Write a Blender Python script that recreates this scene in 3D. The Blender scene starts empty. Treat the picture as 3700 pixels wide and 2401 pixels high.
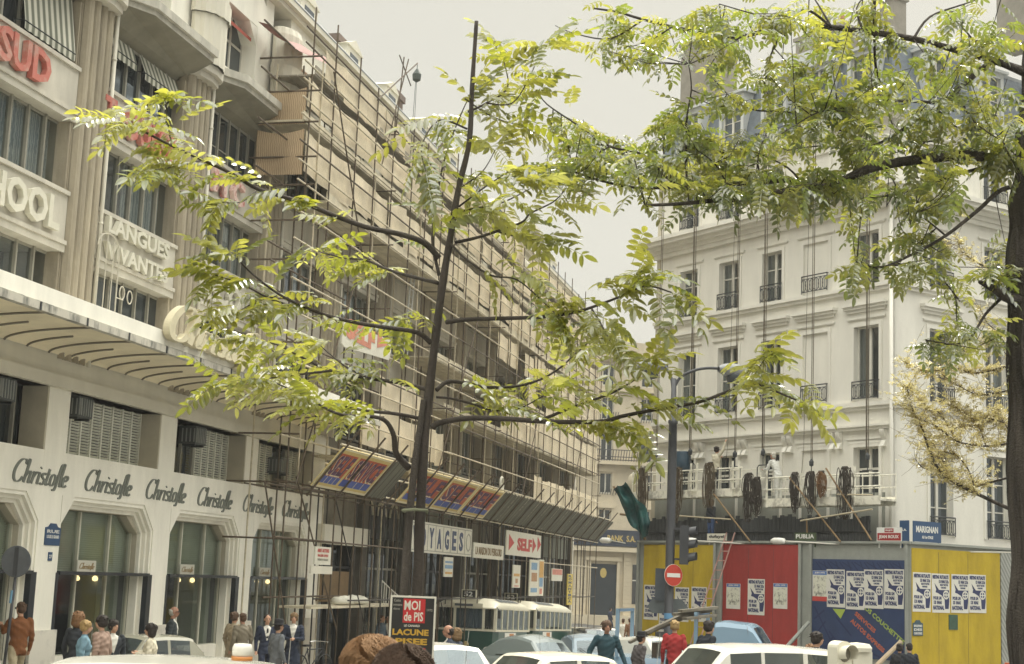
import bpy, math, random
import numpy as np
from mathutils import Vector, Matrix
R_=math.radians
# ------------------------------------------------------------------ camera
FPX, PW, PH = 5494.0, 3700.0, 2401.0
PITCH, ROLL = R_(9.1927), R_(2.2875)
CAM = np.array([0,0,1.7])
_fw=np.array([0,math.cos(PITCH),math.sin(PITCH)]); _rt=np.array([1.,0,0]); _up=np.array([0,-math.sin(PITCH),math.cos(PITCH)])
_c,_s=math.cos(ROLL),math.sin(ROLL); RT=_c*_rt+_s*_up; UP=-_s*_rt+_c*_up
scene=bpy.context.scene
cam_d=bpy.data.cameras.new('camera'); cam=bpy.data.objects.new('camera',cam_d); scene.collection.objects.link(cam)
cam.matrix_world=Matrix(((RT[0],UP[0],-_fw[0],CAM[0]),(RT[1],UP[1],-_fw[1],CAM[1]),(RT[2],UP[2],-_fw[2],CAM[2]),(0,0,0,1)))
cam_d.sensor_width=36; cam_d.lens=FPX/PW*36; cam_d.clip_start=.1; cam_d.clip_end=3000
scene.camera=cam
cam_d.dof.use_dof=True; cam_d.dof.focus_distance=36; cam_d.dof.aperture_fstop=9
# ------------------------------------------------------------------ sky, sun
SUN_EL, SUN_AZ = R_(50), R_(28)
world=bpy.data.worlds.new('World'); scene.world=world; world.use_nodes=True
nt=world.node_tree; nt.nodes.clear()
def N(nt,t,**k):
    n=nt.nodes.new(t)
    for a,b in k.items(): setattr(n,a,b)
    return n
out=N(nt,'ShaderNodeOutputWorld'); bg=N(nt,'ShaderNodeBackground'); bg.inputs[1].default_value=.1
sky=N(nt,'ShaderNodeTexSky',sky_type='NISHITA'); sky.sun_disc=False; sky.sun_elevation=SUN_EL; sky.sun_rotation=SUN_AZ; sky.dust_density=6; sky.air_density=1.2
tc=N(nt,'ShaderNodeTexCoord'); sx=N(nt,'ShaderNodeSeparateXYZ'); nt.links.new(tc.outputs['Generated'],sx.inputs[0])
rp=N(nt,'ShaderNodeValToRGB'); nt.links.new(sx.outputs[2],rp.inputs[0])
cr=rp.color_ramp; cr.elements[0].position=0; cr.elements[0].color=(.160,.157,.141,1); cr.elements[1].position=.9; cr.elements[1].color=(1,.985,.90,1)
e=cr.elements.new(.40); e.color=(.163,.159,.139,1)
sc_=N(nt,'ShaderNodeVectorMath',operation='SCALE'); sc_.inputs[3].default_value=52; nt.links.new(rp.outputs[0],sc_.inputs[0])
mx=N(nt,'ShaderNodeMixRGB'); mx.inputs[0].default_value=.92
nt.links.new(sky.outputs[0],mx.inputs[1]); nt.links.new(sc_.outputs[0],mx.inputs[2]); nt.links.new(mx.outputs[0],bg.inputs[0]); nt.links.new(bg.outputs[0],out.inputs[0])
sun_d=bpy.data.lights.new('sun','SUN'); sun_d.energy=2.6; sun_d.angle=R_(2); sun_d.color=(1,.955,.82)
sun=bpy.data.objects.new('sun',sun_d); scene.collection.objects.link(sun)
_sd=Vector((math.cos(SUN_EL)*math.sin(SUN_AZ),math.cos(SUN_EL)*math.cos(SUN_AZ),math.sin(SUN_EL)))
sun.rotation_euler=_sd.to_track_quat('Z','Y').to_euler(); sun.location=(0,0,60)
vs=scene.view_settings; scene.display_settings.display_device='sRGB'; vs.view_transform='Standard'; vs.look='None'; vs.exposure=-.2; vs.gamma=1
scene.cycles.max_bounces=6; scene.cycles.transparent_max_bounces=10; scene.cycles.use_denoising=True
# ------------------------------------------------------------------ frames of the place
def unit(az): return np.array([math.sin(az),math.cos(az),0.])
dA=unit(R_(13.257)); nA=np.array([dA[1],-dA[0],0]); DA=16.7
dB=unit(R_(-33.669)); nB=np.array([-dB[1],dB[0],0]); 
PC=np.array([12.385,48.7,0.]); dC=unit(R_(56.33)); nC=np.array([dC[1],-dC[0],0])
def FA(s,w,z): return nA*(w-DA)+dA*s+np.array([0,0,z])           # department store front: along, out, up
def FB(u,w,z): return PC+dB*u+nB*w+np.array([0,0,z])             # cream corner house, left face
def FC(u,w,z): return PC+dC*u+nC*w+np.array([0,0,z])             # cream corner house, right face
def FW(x,y,z): return np.array([x,y,z],float)
def rot(loc,az):                                                 # local x right, y forward, turned by az
    c,s=math.cos(az),math.sin(az)
    return lambda x,y,z: np.array([loc[0]+x*c+y*s,loc[1]-x*s+y*c,loc[2]+z])
def gz(y,x=3.0): return -.0262*min(max(y,-20),95)-.030*min(max(2-x,0),14)-.06*min(max(x-8,0),4)
def ray(x,y): return _fw+RT*(x-PW/2)/FPX-UP*(y-PH/2)/FPX
def at(x,y,Y):
    d=ray(x,y); return CAM+d*(Y/d[1])
VS=3700/2379.
def av(x,y,Y): return at(x*VS,y*VS,Y)
# ------------------------------------------------------------------ materials
MATS={}
def mat(name,col=(.5,.5,.5),rough=.7,noise=.12,scale=3.0,metal=0,bump=0,spec=.4,stain=None,trans=0,streak=0,coat=0):
    if name in MATS: return MATS[name]
    m=bpy.data.materials.new(name); m.use_nodes=True; t=m.node_tree; b=t.nodes['Principled BSDF']
    b.inputs['Roughness'].default_value=rough; b.inputs['Metallic'].default_value=metal; b.inputs['Specular IOR Level'].default_value=spec
    if coat: b.inputs['Coat Weight'].default_value=coat
    col=tuple(col)+(1,)
    if noise or streak or stain:
        tc=N(t,'ShaderNodeTexCoord'); n=N(t,'ShaderNodeTexNoise'); n.inputs['Scale'].default_value=scale; n.inputs['Detail'].default_value=6; n.inputs['Roughness'].default_value=.65
        src=tc.outputs['Object']
        if streak:
            mp=N(t,'ShaderNodeMapping'); mp.inputs['Scale'].default_value=(1,1,streak); t.links.new(src,mp.inputs[0]); t.links.new(mp.outputs[0],n.inputs['Vector'])
        else: t.links.new(src,n.inputs['Vector'])
        r=N(t,'ShaderNodeValToRGB'); r.color_ramp.elements[0].position=.3; r.color_ramp.elements[1].position=.7
        lo=tuple(c*(1-noise) for c in col[:3])+(1,) if stain is None else tuple(stain)+(1,)
        hi=tuple(min(1,c*(1+noise*.6)) for c in col[:3])+(1,)
        r.color_ramp.elements[0].color=lo; r.color_ramp.elements[1].color=hi
        if stain is not None:
            r.color_ramp.elements[0].position=.34; r.color_ramp.elements[1].position=.52
        t.links.new(n.outputs[0],r.inputs[0]); t.links.new(r.outputs[0],b.inputs['Base Color'])
        if bump:
            bp=N(t,'ShaderNodeBump'); bp.inputs['Strength'].default_value=bump; bp.inputs['Distance'].default_value=.02
            n2=N(t,'ShaderNodeTexNoise'); n2.inputs['Scale'].default_value=scale*5; n2.inputs['Detail'].default_value=5; t.links.new(src,n2.inputs['Vector'])
            t.links.new(n2.outputs[0],bp.inputs['Height']); t.links.new(bp.outputs[0],b.inputs['Normal'])
    else: b.inputs['Base Color'].default_value=col
    MATS[name]=m; return m
def glassy(name,tint=(.05,.06,.065),see=.0,rough=.06,refl=(.8,.85,.9)):
    if name in MATS: return MATS[name]
    m=bpy.data.materials.new(name); m.use_nodes=True; t=m.node_tree; t.nodes.remove(t.nodes['Principled BSDF']); o=t.nodes['Material Output']
    g=N(t,'ShaderNodeBsdfGlossy'); g.inputs['Roughness'].default_value=rough; g.inputs['Color'].default_value=tuple(refl)+(1,)
    tr=N(t,'ShaderNodeBsdfTransparent'); tr.inputs[0].default_value=(.84,.88,.86,1)
    d=N(t,'ShaderNodeBsdfDiffuse'); d.inputs[0].default_value=tuple(tint)+(1,)
    a=N(t,'ShaderNodeMixShader'); a.inputs[0].default_value=see; t.links.new(d.outputs[0],a.inputs[1]); t.links.new(tr.outputs[0],a.inputs[2])
    lw=N(t,'ShaderNodeLayerWeight'); lw.inputs[0].default_value=.25
    tc=N(t,'ShaderNodeTexCoord'); nz=N(t,'ShaderNodeTexNoise'); nz.inputs['Scale'].default_value=.6; nz.inputs['Detail'].default_value=1; bp=N(t,'ShaderNodeBump'); bp.inputs['Strength'].default_value=.25; bp.inputs['Distance'].default_value=.03
    t.links.new(tc.outputs['Object'],nz.inputs['Vector']); t.links.new(nz.outputs[0],bp.inputs['Height']); t.links.new(bp.outputs[0],g.inputs['Normal'])
    ma=N(t,'ShaderNodeMath',operation='MULTIPLY_ADD'); ma.inputs[1].default_value=.6; ma.inputs[2].default_value=.045; t.links.new(lw.outputs[1],ma.inputs[0])
    b=N(t,'ShaderNodeMixShader'); t.links.new(ma.outputs[0],b.inputs[0]); t.links.new(a.outputs[0],b.inputs[1]); t.links.new(g.outputs[0],b.inputs[2]); t.links.new(b.outputs[0],o.inputs[0])
    MATS[name]=m; return m
def wavy(name,c1,c2,scale=8,axis='X',rough=.8,dist=1.5,frame=None,trans=0,offset=0):
    """stripes running across one axis of a facade frame (curtains, corrugation, slats, planks)"""
    if name in MATS: return MATS[name]
    m=bpy.data.materials.new(name); m.use_nodes=True; t=m.node_tree; b=t.nodes['Principled BSDF']; b.inputs['Roughness'].default_value=rough
    tc=N(t,'ShaderNodeTexCoord'); mp=N(t,'ShaderNodeMapping',vector_type='TEXTURE'); mp.inputs['Rotation'].default_value=(0,0,frame or 0)
    t.links.new(tc.outputs['Object'],mp.inputs[0]); w=N(t,'ShaderNodeTexWave'); w.bands_direction=axis; w.inputs['Scale'].default_value=scale; w.inputs['Distortion'].default_value=dist; w.inputs['Detail'].default_value=2
    t.links.new(mp.outputs[0],w.inputs[0]); r=N(t,'ShaderNodeValToRGB'); r.color_ramp.elements[0].color=tuple(c1)+(1,); r.color_ramp.elements[1].color=tuple(c2)+(1,)
    r.color_ramp.elements[0].position=.25; r.color_ramp.elements[1].position=.75
    t.links.new(w.outputs[0],r.inputs[0])
    n=N(t,'ShaderNodeTexNoise'); n.inputs['Scale'].default_value=1.3; n.inputs['Detail'].default_value=5; t.links.new(tc.outputs['Object'],n.inputs['Vector'])
    mr=N(t,'ShaderNodeMapRange'); mr.inputs[3].default_value=.65; mr.inputs[4].default_value=1.3; t.links.new(n.outputs[0],mr.inputs[0])
    mm=N(t,'ShaderNodeVectorMath',operation='SCALE'); t.links.new(r.outputs[0],mm.inputs[0]); t.links.new(mr.outputs[0],mm.inputs[3]); t.links.new(mm.outputs[0],b.inputs['Base Color'])
    MATS[name]=m; return m
azA=-(math.pi/2-R_(0))  # placeholder for frames: rotation of x axis onto a facade direction
def frot(d): return math.atan2(d[1],d[0])
def leafmat(name,c,ct,gl=.28):
    if name in MATS: return MATS[name]
    m=bpy.data.materials.new(name); m.use_nodes=True; t=m.node_tree; t.nodes.remove(t.nodes['Principled BSDF']); o=t.nodes['Material Output']
    tc=N(t,'ShaderNodeTexCoord'); n=N(t,'ShaderNodeTexNoise'); n.inputs['Scale'].default_value=2.2; n.inputs['Detail'].default_value=3; t.links.new(tc.outputs['Object'],n.inputs['Vector'])
    def ramp(a,b_):
        r=N(t,'ShaderNodeValToRGB'); r.color_ramp.elements[0].position=.35; r.color_ramp.elements[1].position=.65; r.color_ramp.elements[0].color=tuple(a)+(1,); r.color_ramp.elements[1].color=tuple(b_)+(1,); t.links.new(n.outputs[0],r.inputs[0]); return r
    r1=ramp([x*.75 for x in c],[x*1.25 for x in c]); r2=ramp([x*.72 for x in ct],[min(1,x*1.2) for x in ct])
    d=N(t,'ShaderNodeBsdfDiffuse'); tl=N(t,'ShaderNodeBsdfTranslucent'); g=N(t,'ShaderNodeBsdfGlossy'); g.inputs['Roughness'].default_value=gl
    t.links.new(r1.outputs[0],d.inputs[0]); t.links.new(r2.outputs[0],tl.inputs[0])
    a=N(t,'ShaderNodeMixShader'); a.inputs[0].default_value=.6; t.links.new(d.outputs[0],a.inputs[1]); t.links.new(tl.outputs[0],a.inputs[2])
    b=N(t,'ShaderNodeMixShader'); b.inputs[0].default_value=.17; t.links.new(a.outputs[0],b.inputs[1]); t.links.new(g.outputs[0],b.inputs[2]); t.links.new(b.outputs[0],o.inputs[0])
    MATS[name]=m; return m
# ------------------------------------------------------------------ mesh builder
COL=scene.collection
def world_loc(o):
    v=np.zeros(3)
    while o is not None: v=v+np.array(o.location); o=o.parent
    return v
class MB:
    def __init__(s,F=FW): s.v=[]; s.f=[]; s.m=[]; s.F=F; s.mi=0; s.smooth=False
    def add(s,vs,fs,F=None):
        F=F or s.F; b=len(s.v); s.v+= [F(*p) for p in vs]; s.f+=[tuple(i+b for i in f) for f in fs]; s.m+=[s.mi]*len(fs); return s
    def box(s,x0,x1,y0,y1,z0,z1,F=None):
        return s.add([(x0,y0,z0),(x1,y0,z0),(x1,y1,z0),(x0,y1,z0),(x0,y0,z1),(x1,y0,z1),(x1,y1,z1),(x0,y1,z1)],
            [(0,3,2,1),(4,5,6,7),(0,1,5,4),(1,2,6,5),(2,3,7,6),(3,0,4,7)],F)
    def quad(s,*p,F=None): return s.add(p,[tuple(range(len(p)))],F)
    def prism(s,poly,lo,hi,axis='w',F=None):
        """polygon in (a,z) extruded along the middle axis (axis w), or in (a,b) extruded in z"""
        n=len(poly)
        mk=(lambda q,t:(q[0],t,q[1])) if axis=='w' else ((lambda q,t:(q[0],q[1],t)) if axis=='z' else (lambda q,t:(t,q[0],q[1])))
        vs=[mk(q,lo) for q in poly]+[mk(q,hi) for q in poly]
        return s.add(vs,[tuple(range(n))[::-1],tuple(range(n,2*n))]+[(i,(i+1)%n,n+(i+1)%n,n+i) for i in range(n)],F)
    def tube(s,pts,r,n=6,cap=True,F=None):
        F=F or s.F; P=[np.array(F(*p),float) for p in pts]; k=len(P); rs=r if hasattr(r,'__len__') else [r]*k
        b=len(s.v); u=None
        for i in range(k):
            d=P[min(i+1,k-1)]-P[max(i-1,0)]; L=np.linalg.norm(d); d=d/L if L>1e-9 else np.array([0,0,1.])
            if u is None: u=np.cross(d,[0,0,1.]) if abs(d[2])<.9 else np.cross(d,[1.,0,0])
            u=u-d*(u@d); u/=np.linalg.norm(u)+1e-12; v=np.cross(d,u)
            for j in range(n):
                a=2*math.pi*j/n; s.v.append(P[i]+(u*math.cos(a)+v*math.sin(a))*rs[i])
        for i in range(k-1):
            for j in range(n):
                s.f.append((b+i*n+j,b+i*n+(j+1)%n,b+(i+1)*n+(j+1)%n,b+(i+1)*n+j)); s.m.append(s.mi)
        if cap:
            s.f.append(tuple(b+j for j in range(n))[::-1]); s.f.append(tuple(b+(k-1)*n+j for j in range(n))); s.m+=[s.mi]*2
        return s
    def lathe(s,prof,c,n=16,F=None,sx=1,sy=1):
        vs=[];fs=[]
        for (r,z) in prof:
            for j in range(n):
                a=2*math.pi*j/n; vs.append((c[0]+r*sx*math.cos(a),c[1]+r*sy*math.sin(a),c[2]+z))
        for i in range(len(prof)-1):
            for j in range(n): fs.append((i*n+j,i*n+(j+1)%n,(i+1)*n+(j+1)%n,(i+1)*n+j))
        fs.append(tuple(range(n))[::-1]); fs.append(tuple((len(prof)-1)*n+j for j in range(n)))
        return s.add(vs,fs,F)
    def grid(s,P,F=None,closed=False):
        n=len(P);m=len(P[0]); vs=[p for row in P for p in row]; fs=[]
        for i in range(n-1):
            for j in range(m-(0 if closed else 1)): fs.append((i*m+j,i*m+(j+1)%m,(i+1)*m+(j+1)%m,(i+1)*m+j))
        return s.add(vs,fs,F)
    def text(s,txt,a0,z0,width,height,w=0,depth=.012,F=None,shear=0,bold=0,fit=True,flip=False,rot=0):
        V,Fc=text_mesh(txt,shear,bold)
        if not V: return s
        xs=[v[0] for v in V]; ys=[v[1] for v in V]; x0,x1,y0,y1=min(xs),max(xs),min(ys),max(ys)
        kx=width/(x1-x0); ky=height/(y1-y0)
        cr,sr=math.cos(rot),math.sin(rot); sg=-1 if flip else 1
        vs=[]
        for v in V:
            X=(v[0]-x0)*kx; Y=(v[1]-y0)*ky; X,Y=X*cr-Y*sr,X*sr+Y*cr
            vs.append((a0+sg*X,w+(depth if v[2]>.5 else 0),z0+Y))
        return s.add(vs,Fc,F)
    def build(s,name,mats,parent=None,loc=None,smooth=False,**tags):
        if not s.f: return None
        if not isinstance(mats,(list,tuple)): mats=[mats]
        me=bpy.data.meshes.new(name)
        V=np.array(s.v,float)
        if loc is None:
            loc=np.zeros(3) if parent is not None else np.array([(V[:,0].min()+V[:,0].max())/2,(V[:,1].min()+V[:,1].max())/2,V[:,2].min()])
            wl=world_loc(parent) if parent is not None else loc
        else: wl=np.array(loc)
        me.from_pydata((V-wl).tolist(),[],s.f); 
        for m in mats: me.materials.append(m)
        if len(mats)>1: me.polygons.foreach_set('material_index',s.m)
        if smooth or s.smooth: me.polygons.foreach_set('use_smooth',[True]*len(me.polygons))
        me.update()
        o=bpy.data.objects.new(name,me); COL.objects.link(o)
        o.location=(0,0,0) if parent is not None else tuple(loc)
        if parent is not None: o.parent=parent
        for k,v in tags.items():
            if v: o[k]=v
        return o
_TC={}
def text_mesh(txt,shear=0,bold=0):
    key=(txt,shear,bold)
    if key in _TC: return _TC[key]
    c=bpy.data.curves.new('lettering','FONT'); c.body=txt; c.size=1; c.shear=shear; c.offset=bold; c.resolution_u=2; c.extrude=.5
    o=bpy.data.objects.new('lettering',c); me=bpy.data.meshes.new_from_object(o)
    V=[tuple(v.co) for v in me.vertices]; Fc=[tuple(p.vertices) for p in me.polygons]
    V=[(v[0],v[1],v[2]+.5) for v in V]
    bpy.data.objects.remove(o); bpy.data.curves.remove(c); bpy.data.meshes.remove(me)
    _TC[key]=(V,Fc); return _TC[key]
def thing(name,label,cat,loc,group=None):
    o=bpy.data.objects.new(name,None); COL.objects.link(o); o.location=tuple(loc); o['label']=label; o['category']=cat
    if group: o['group']=group
    o.empty_display_size=.2; return o
def tags(label,cat,group=None): 
    d=dict(label=label,category=cat)
    if group: d['group']=group
    return d
def smoothline(pts,k=4):
    P=[np.array(p,float) for p in pts]; out=[]
    for i in range(len(P)-1):
        a=P[max(i-1,0)];b=P[i];c=P[i+1];d=P[min(i+2,len(P)-1)]
        for j in range(k):
            t=j/k; out.append(.5*((2*b)+(c-a)*t+(2*a-5*b+4*c-d)*t*t+(3*b-a-3*c+d)*t**3))
    out.append(P[-1]); return out
# ================================================================== MATERIAL LIST
M_white=mat('painted_render_white',(.87,.845,.745),.75,.13,1.6,bump=.2,streak=.22)
M_cream=mat('cream_plaster',(.66,.63,.53),.8,.10,1.1,bump=.2,streak=.25)
M_beige=mat('beige_and_shaded_plaster',(.50,.46,.36),.8,.14,1.5,bump=.2)  # beige walls; on the shop reveals the tone stands for shade
M_stone=mat('soot_stained_stone',(.38,.335,.25),.85,.42,1.7,bump=.5,streak=.18)
M_stone2=mat('pale_spandrel_stone',(.56,.53,.45),.85,.20,1.3,bump=.3,streak=.2)
M_soffit=mat('cove_soffit_paint',(.86,.78,.57),.8,.18,.7,bump=.2)
M_dirty=mat('stained_gutter',(.42,.40,.34),.8,.45,3.5,streak=.3,stain=(.16,.16,.14))
M_dark=mat('dark_recess',(.045,.048,.05),.8,.3,2)
M_black=mat('black_marble',(.035,.042,.05),.25,.2,2)
M_win=mat('white_window_frame',(.62,.60,.53),.6,.08,3)
M_mul=mat('grey_metal_mullion',(.30,.29,.24),.5,.15,3)
M_iron=mat('black_ironwork',(.035,.04,.045),.5,.1,4)
M_zinc=mat('zinc_roof',(.36,.38,.39),.45,.2,1.2,streak=.3)
M_rust=mat('rusty_scaffold_tube',(.105,.078,.050),.7,.45,5,streak=.5)
M_steel=mat('galvanised_tube',(.58,.51,.37),.5,.35,4)
M_plank=mat('scaffold_board',(.62,.56,.42),.85,.3,1.5)
M_glass=glassy('window_glass',(.03,.038,.042),.0,refl=(.6,.65,.7))
M_glassc=glassy('curtained_glass',(.03,.038,.042),.66,refl=(.6,.65,.7))
M_clear=glassy('clear_glass',(.04,.05,.05),.96,refl=(.5,.55,.6)); M_shop=glassy('shop_glass',(.03,.035,.04),.72,refl=(.5,.55,.6))
M_curt=wavy('net_curtain',(.42,.48,.50),(.78,.82,.80),9,'X',frame=frot(dA),dist=3)
M_reed=wavy('reed_screen',(.50,.42,.29),(.88,.78,.58),4.5,'X',frame=frot(dA),dist=4)
M_asph=mat('asphalt',(.10,.097,.09),.9,.3,2,bump=.3)
M_pave=mat('pavement_slabs',(.33,.31,.27),.85,.25,1.5)
# ================================================================== GROUND
def strip(name,x0,x1,ys,dz,m,F=None):
    mb=MB(); rows=[]
    for y in ys: rows.append([(x,y,gz(y,x)+dz) for x in [x0]+[v for v in (-12,-6,2,8,12) if x0<v<x1]+[x1]])
    mb.grid(rows); o=mb.build(name,m,loc=(0,0,0)); o['kind']='structure'; return o
YS=[-20,0,20,40,60,80,90,95,100,130,170,400,900]
strip('ground',-900,900,YS,-.03,mat('far_ground',(.12,.12,.11),.95,.2,.5))
strip('road',-60,60,YS,0,M_asph)
# pavement in front of the department store, with a kerb step
mb=MB()
for a,b in zip(range(-20,92,4),range(-16,96,4)):
    p=[FA(a,-.6,0),FA(a,5.2,0),FA(b,5.2,0),FA(b,-.6,0)]
    for q in p: q[2]=gz(q[1],q[0])+.14
    mb.add(p,[(0,1,2,3)]); lo=[x.copy() for x in (p[1],p[2])]
    for q in lo: q[2]-=.16
    mb.add([p[1],lo[0],lo[1],p[2]],[(0,1,2,3)])
o=mb.build('pavement',M_pave,loc=(0,0,0)); o['kind']='structure'
mb=MB()
for a,b in zip(range(-6,16,2),range(-4,18,2)):
    p=[FB(a,-1,0),FB(a,3.4,0),FB(b,3.4,0),FB(b,-1,0)]
    for q in p: q[2]=gz(q[1],q[0])+.145
    mb.add(p,[(0,1,2,3)]); lo=[x.copy() for x in (p[1],p[2])]
    for q in lo: q[2]-=.17
    mb.add([p[1],lo[0],lo[1],p[2]],[(0,1,2,3)])
o=mb.build('pavement',M_pave,loc=(0,0,0)); o['kind']='structure'
# zebra markings on the road
mb=MB()
for i in range(9):
    x=-3+i*1.1; mb.add([(x,46,gz(46)+.004),(x+.5,46,gz(46)+.004),(x+.5,50,gz(50)+.004),(x,50,gz(50)+.004)],[(0,1,2,3)])
o=mb.build('road_markings',mat('road_paint',(.7,.7,.66),.8,.2,4),loc=(0,0,0)); o['kind']='structure'
# ================================================================== DEPARTMENT STORE
PITCHA=5.3; S_L,S_R=18.2,88.6
store=thing('department_store_building','long stone commercial building with fluted pilasters and curved canopy over white shopfronts','building',FA(28,0,gz(25)))
def bay(k): return 28.74+PITCHA*k          # left edge of pilaster k ; window bay from +1.28 to +5.3
ZTOP=18.3
# body behind the openings
mb=MB(FA); mb.box(S_L,S_R,-14,-1.3,3.2,ZTOP-.3); mb.box(S_L,S_R,-14,-2.7,-3,3.19); mb.build('core_wall',M_dark,store)
mb=MB(FA); mb.box(S_R-.02,S_R+.3,-14,.0,-3,ZTOP); mb.build('end_wall',M_stone2,store)
# upper wall, spandrels and windows
FLO=[(6.45,8.33),(9.48,11.2),(12.25,13.75)]; SPN=[(8.33,9.48),(11.2,12.25)]
def upwindow(k,z0,z1,kind,top=None):
    a,b=bay(k)+1.28,bay(k)+5.3; seed=random.Random(k*17+int(z0*10))
    mb=MB(FA); w=mb; 
    w.box(a,b,-.34,-.28,z0,z0+.06); w.box(a,b,-.34,-.28,z1-.06,z1)
    n=6
    for i in range(n+1):
        x=a+(b-a)*i/n; w.box(x-.03,x+.03,-.36,-.24,z0,z1)
    if kind!='dim':
        w.box(a,b,-.335,-.285,z0+.35*(z1-z0),z0+.35*(z1-z0)+.03) if seed.random()<.3 else None
    fr=mb.build('window',M_mul,store)
    mb=MB(FA); mb.quad((a,-.31,z0),(b,-.31,z0),(b,-.31,z1),(a,-.31,z1)); mb.build('pane',M_glassc if kind=='curtain' else M_glass,fr)
    if kind=='curtain':
        mb=MB(FA)
        for i in range(n):
            if seed.random()<.2: continue
            x0=a+(b-a)*i/n; x1=a+(b-a)*(i+(.9 if seed.random()<.5 else 1))/n
            R=[];m=14
            for j in range(m+1):
                x=x0+(x1-x0)*j/m; R.append([(x,-.5+.04*math.sin(j*2.1+i),z0),(x,-.5+.04*math.sin(j*2.1+i),z1)])
            mb.grid(R)
        mb.build('curtain',M_curt,fr,smooth=True)
    # reveal
    return fr
KS=list(range(-2,11))
for k in KS:
    a,b=bay(k)+1.28,bay(k)+5.3
    near = k<=2
    mb=MB(FA)
    for z0,z1 in FLO:
        for e0,e1 in ((a-.02,a+.12),(b-.12,b)): mb=MB(FA); mb.box(e0,e1,-1.3,.0,z0,z1); mb.build('reveal',M_stone,store)
    for si,(z0,z1) in enumerate(SPN):
        mb=MB(FA); mb.box(a,b,-1.3,.03,z0,z1); mb.box(a,b,.03,.10,z0+.0,z0+.09); mb.box(a,b,-1.3,.06,z0-.16,z0-.002); mb.box(a,b,.03,.09,z1-.07,z1+.02)
        mb.build('spandrel',M_stone2,store)
    for fi,(z0,z1) in enumerate(FLO):
        kind='curtain' if (fi==1 or (fi==0 and k in(-1,5,6))or k>4 and (k+fi)%2) else ('glass' if near else 'dim')
        upwindow(k,z0 if fi else 6.1,z1-.16 if fi<2 else z1,kind)
for k in KS:
    a=bay(k); prof=[(a-.06,-.2),(a-.06,.02)]
    for i in range(4):
        x0=a+.02+i*.30
        prof.append((x0-.004,-.16))
        for j in range(7):
            t=j/6; prof.append((x0+.005+.265*t,.02+.15*math.sin(math.pi*t)**.55 if 0<j<6 else .02))
        prof.append((x0+.275,-.16))
    prof+=[(a+1.26,.03),(a+1.26,-.2)]
    mb=MB(FA); mb.grid([[(p[0],p[1],z) for z in (5.9,7,8.3,9.5,11.2,12.25,14.25)] for p in prof]); o=mb.build('pilaster',M_stone,store)
    mb=MB(FA); mb.tube([(a+1.33,.12,5.9),(a+1.33,.12,14.2)],.05,8); 
    for z in (7.2,9.1,11,12.9): mb.tube([(a+1.33,.12,z),(a+1.33,.12,z+.05)],.062,8)
    mb.build('downpipe',M_cream,o,smooth=True)
    # rounded capital at slab level and the column stub above
    mb=MB(FA); mb.prism([(a-.12,0),(a-.12,.25),(a+.1,.42),(a+.66,.5),(a+1.2,.42),(a+1.42,.25),(a+1.42,0)],14.12,14.32,'z'); mb.prism([(a-.05,0),(a+.1,.3),(a+.66,.38),(a+1.2,.3),(a+1.35,0)],13.95,14.118,'z'); mb.build('capital',M_stone2,o)
    pr=[]
    for j in range(33):
        t=j/32; ang=math.pi*t; rr=1+.05*math.sin(t*8*math.pi)**2
        pr.append((a+.65-.72*math.cos(ang)*rr,.02+.55*math.sin(ang)*rr))
    mb=MB(FA); mb.grid([[(p[0],p[1],z) for z in (14.32,15.6)] for p in pr]); mb.grid([[(a+.65+(p[0]-a-.65)*1.1,p[1]*1.12,z) for z in (15.6,16.0,16.05)] for p in pr])
    mb.grid([[(a+.65+(p[0]-a-.65)*q,p[1]*q,z) for q,z in ((1,16.0),(1,17.0),(.9,17.2),(.5,17.32),(0,17.34))] for p in pr]); mb.build('column_stub',M_cream,o)
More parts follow.
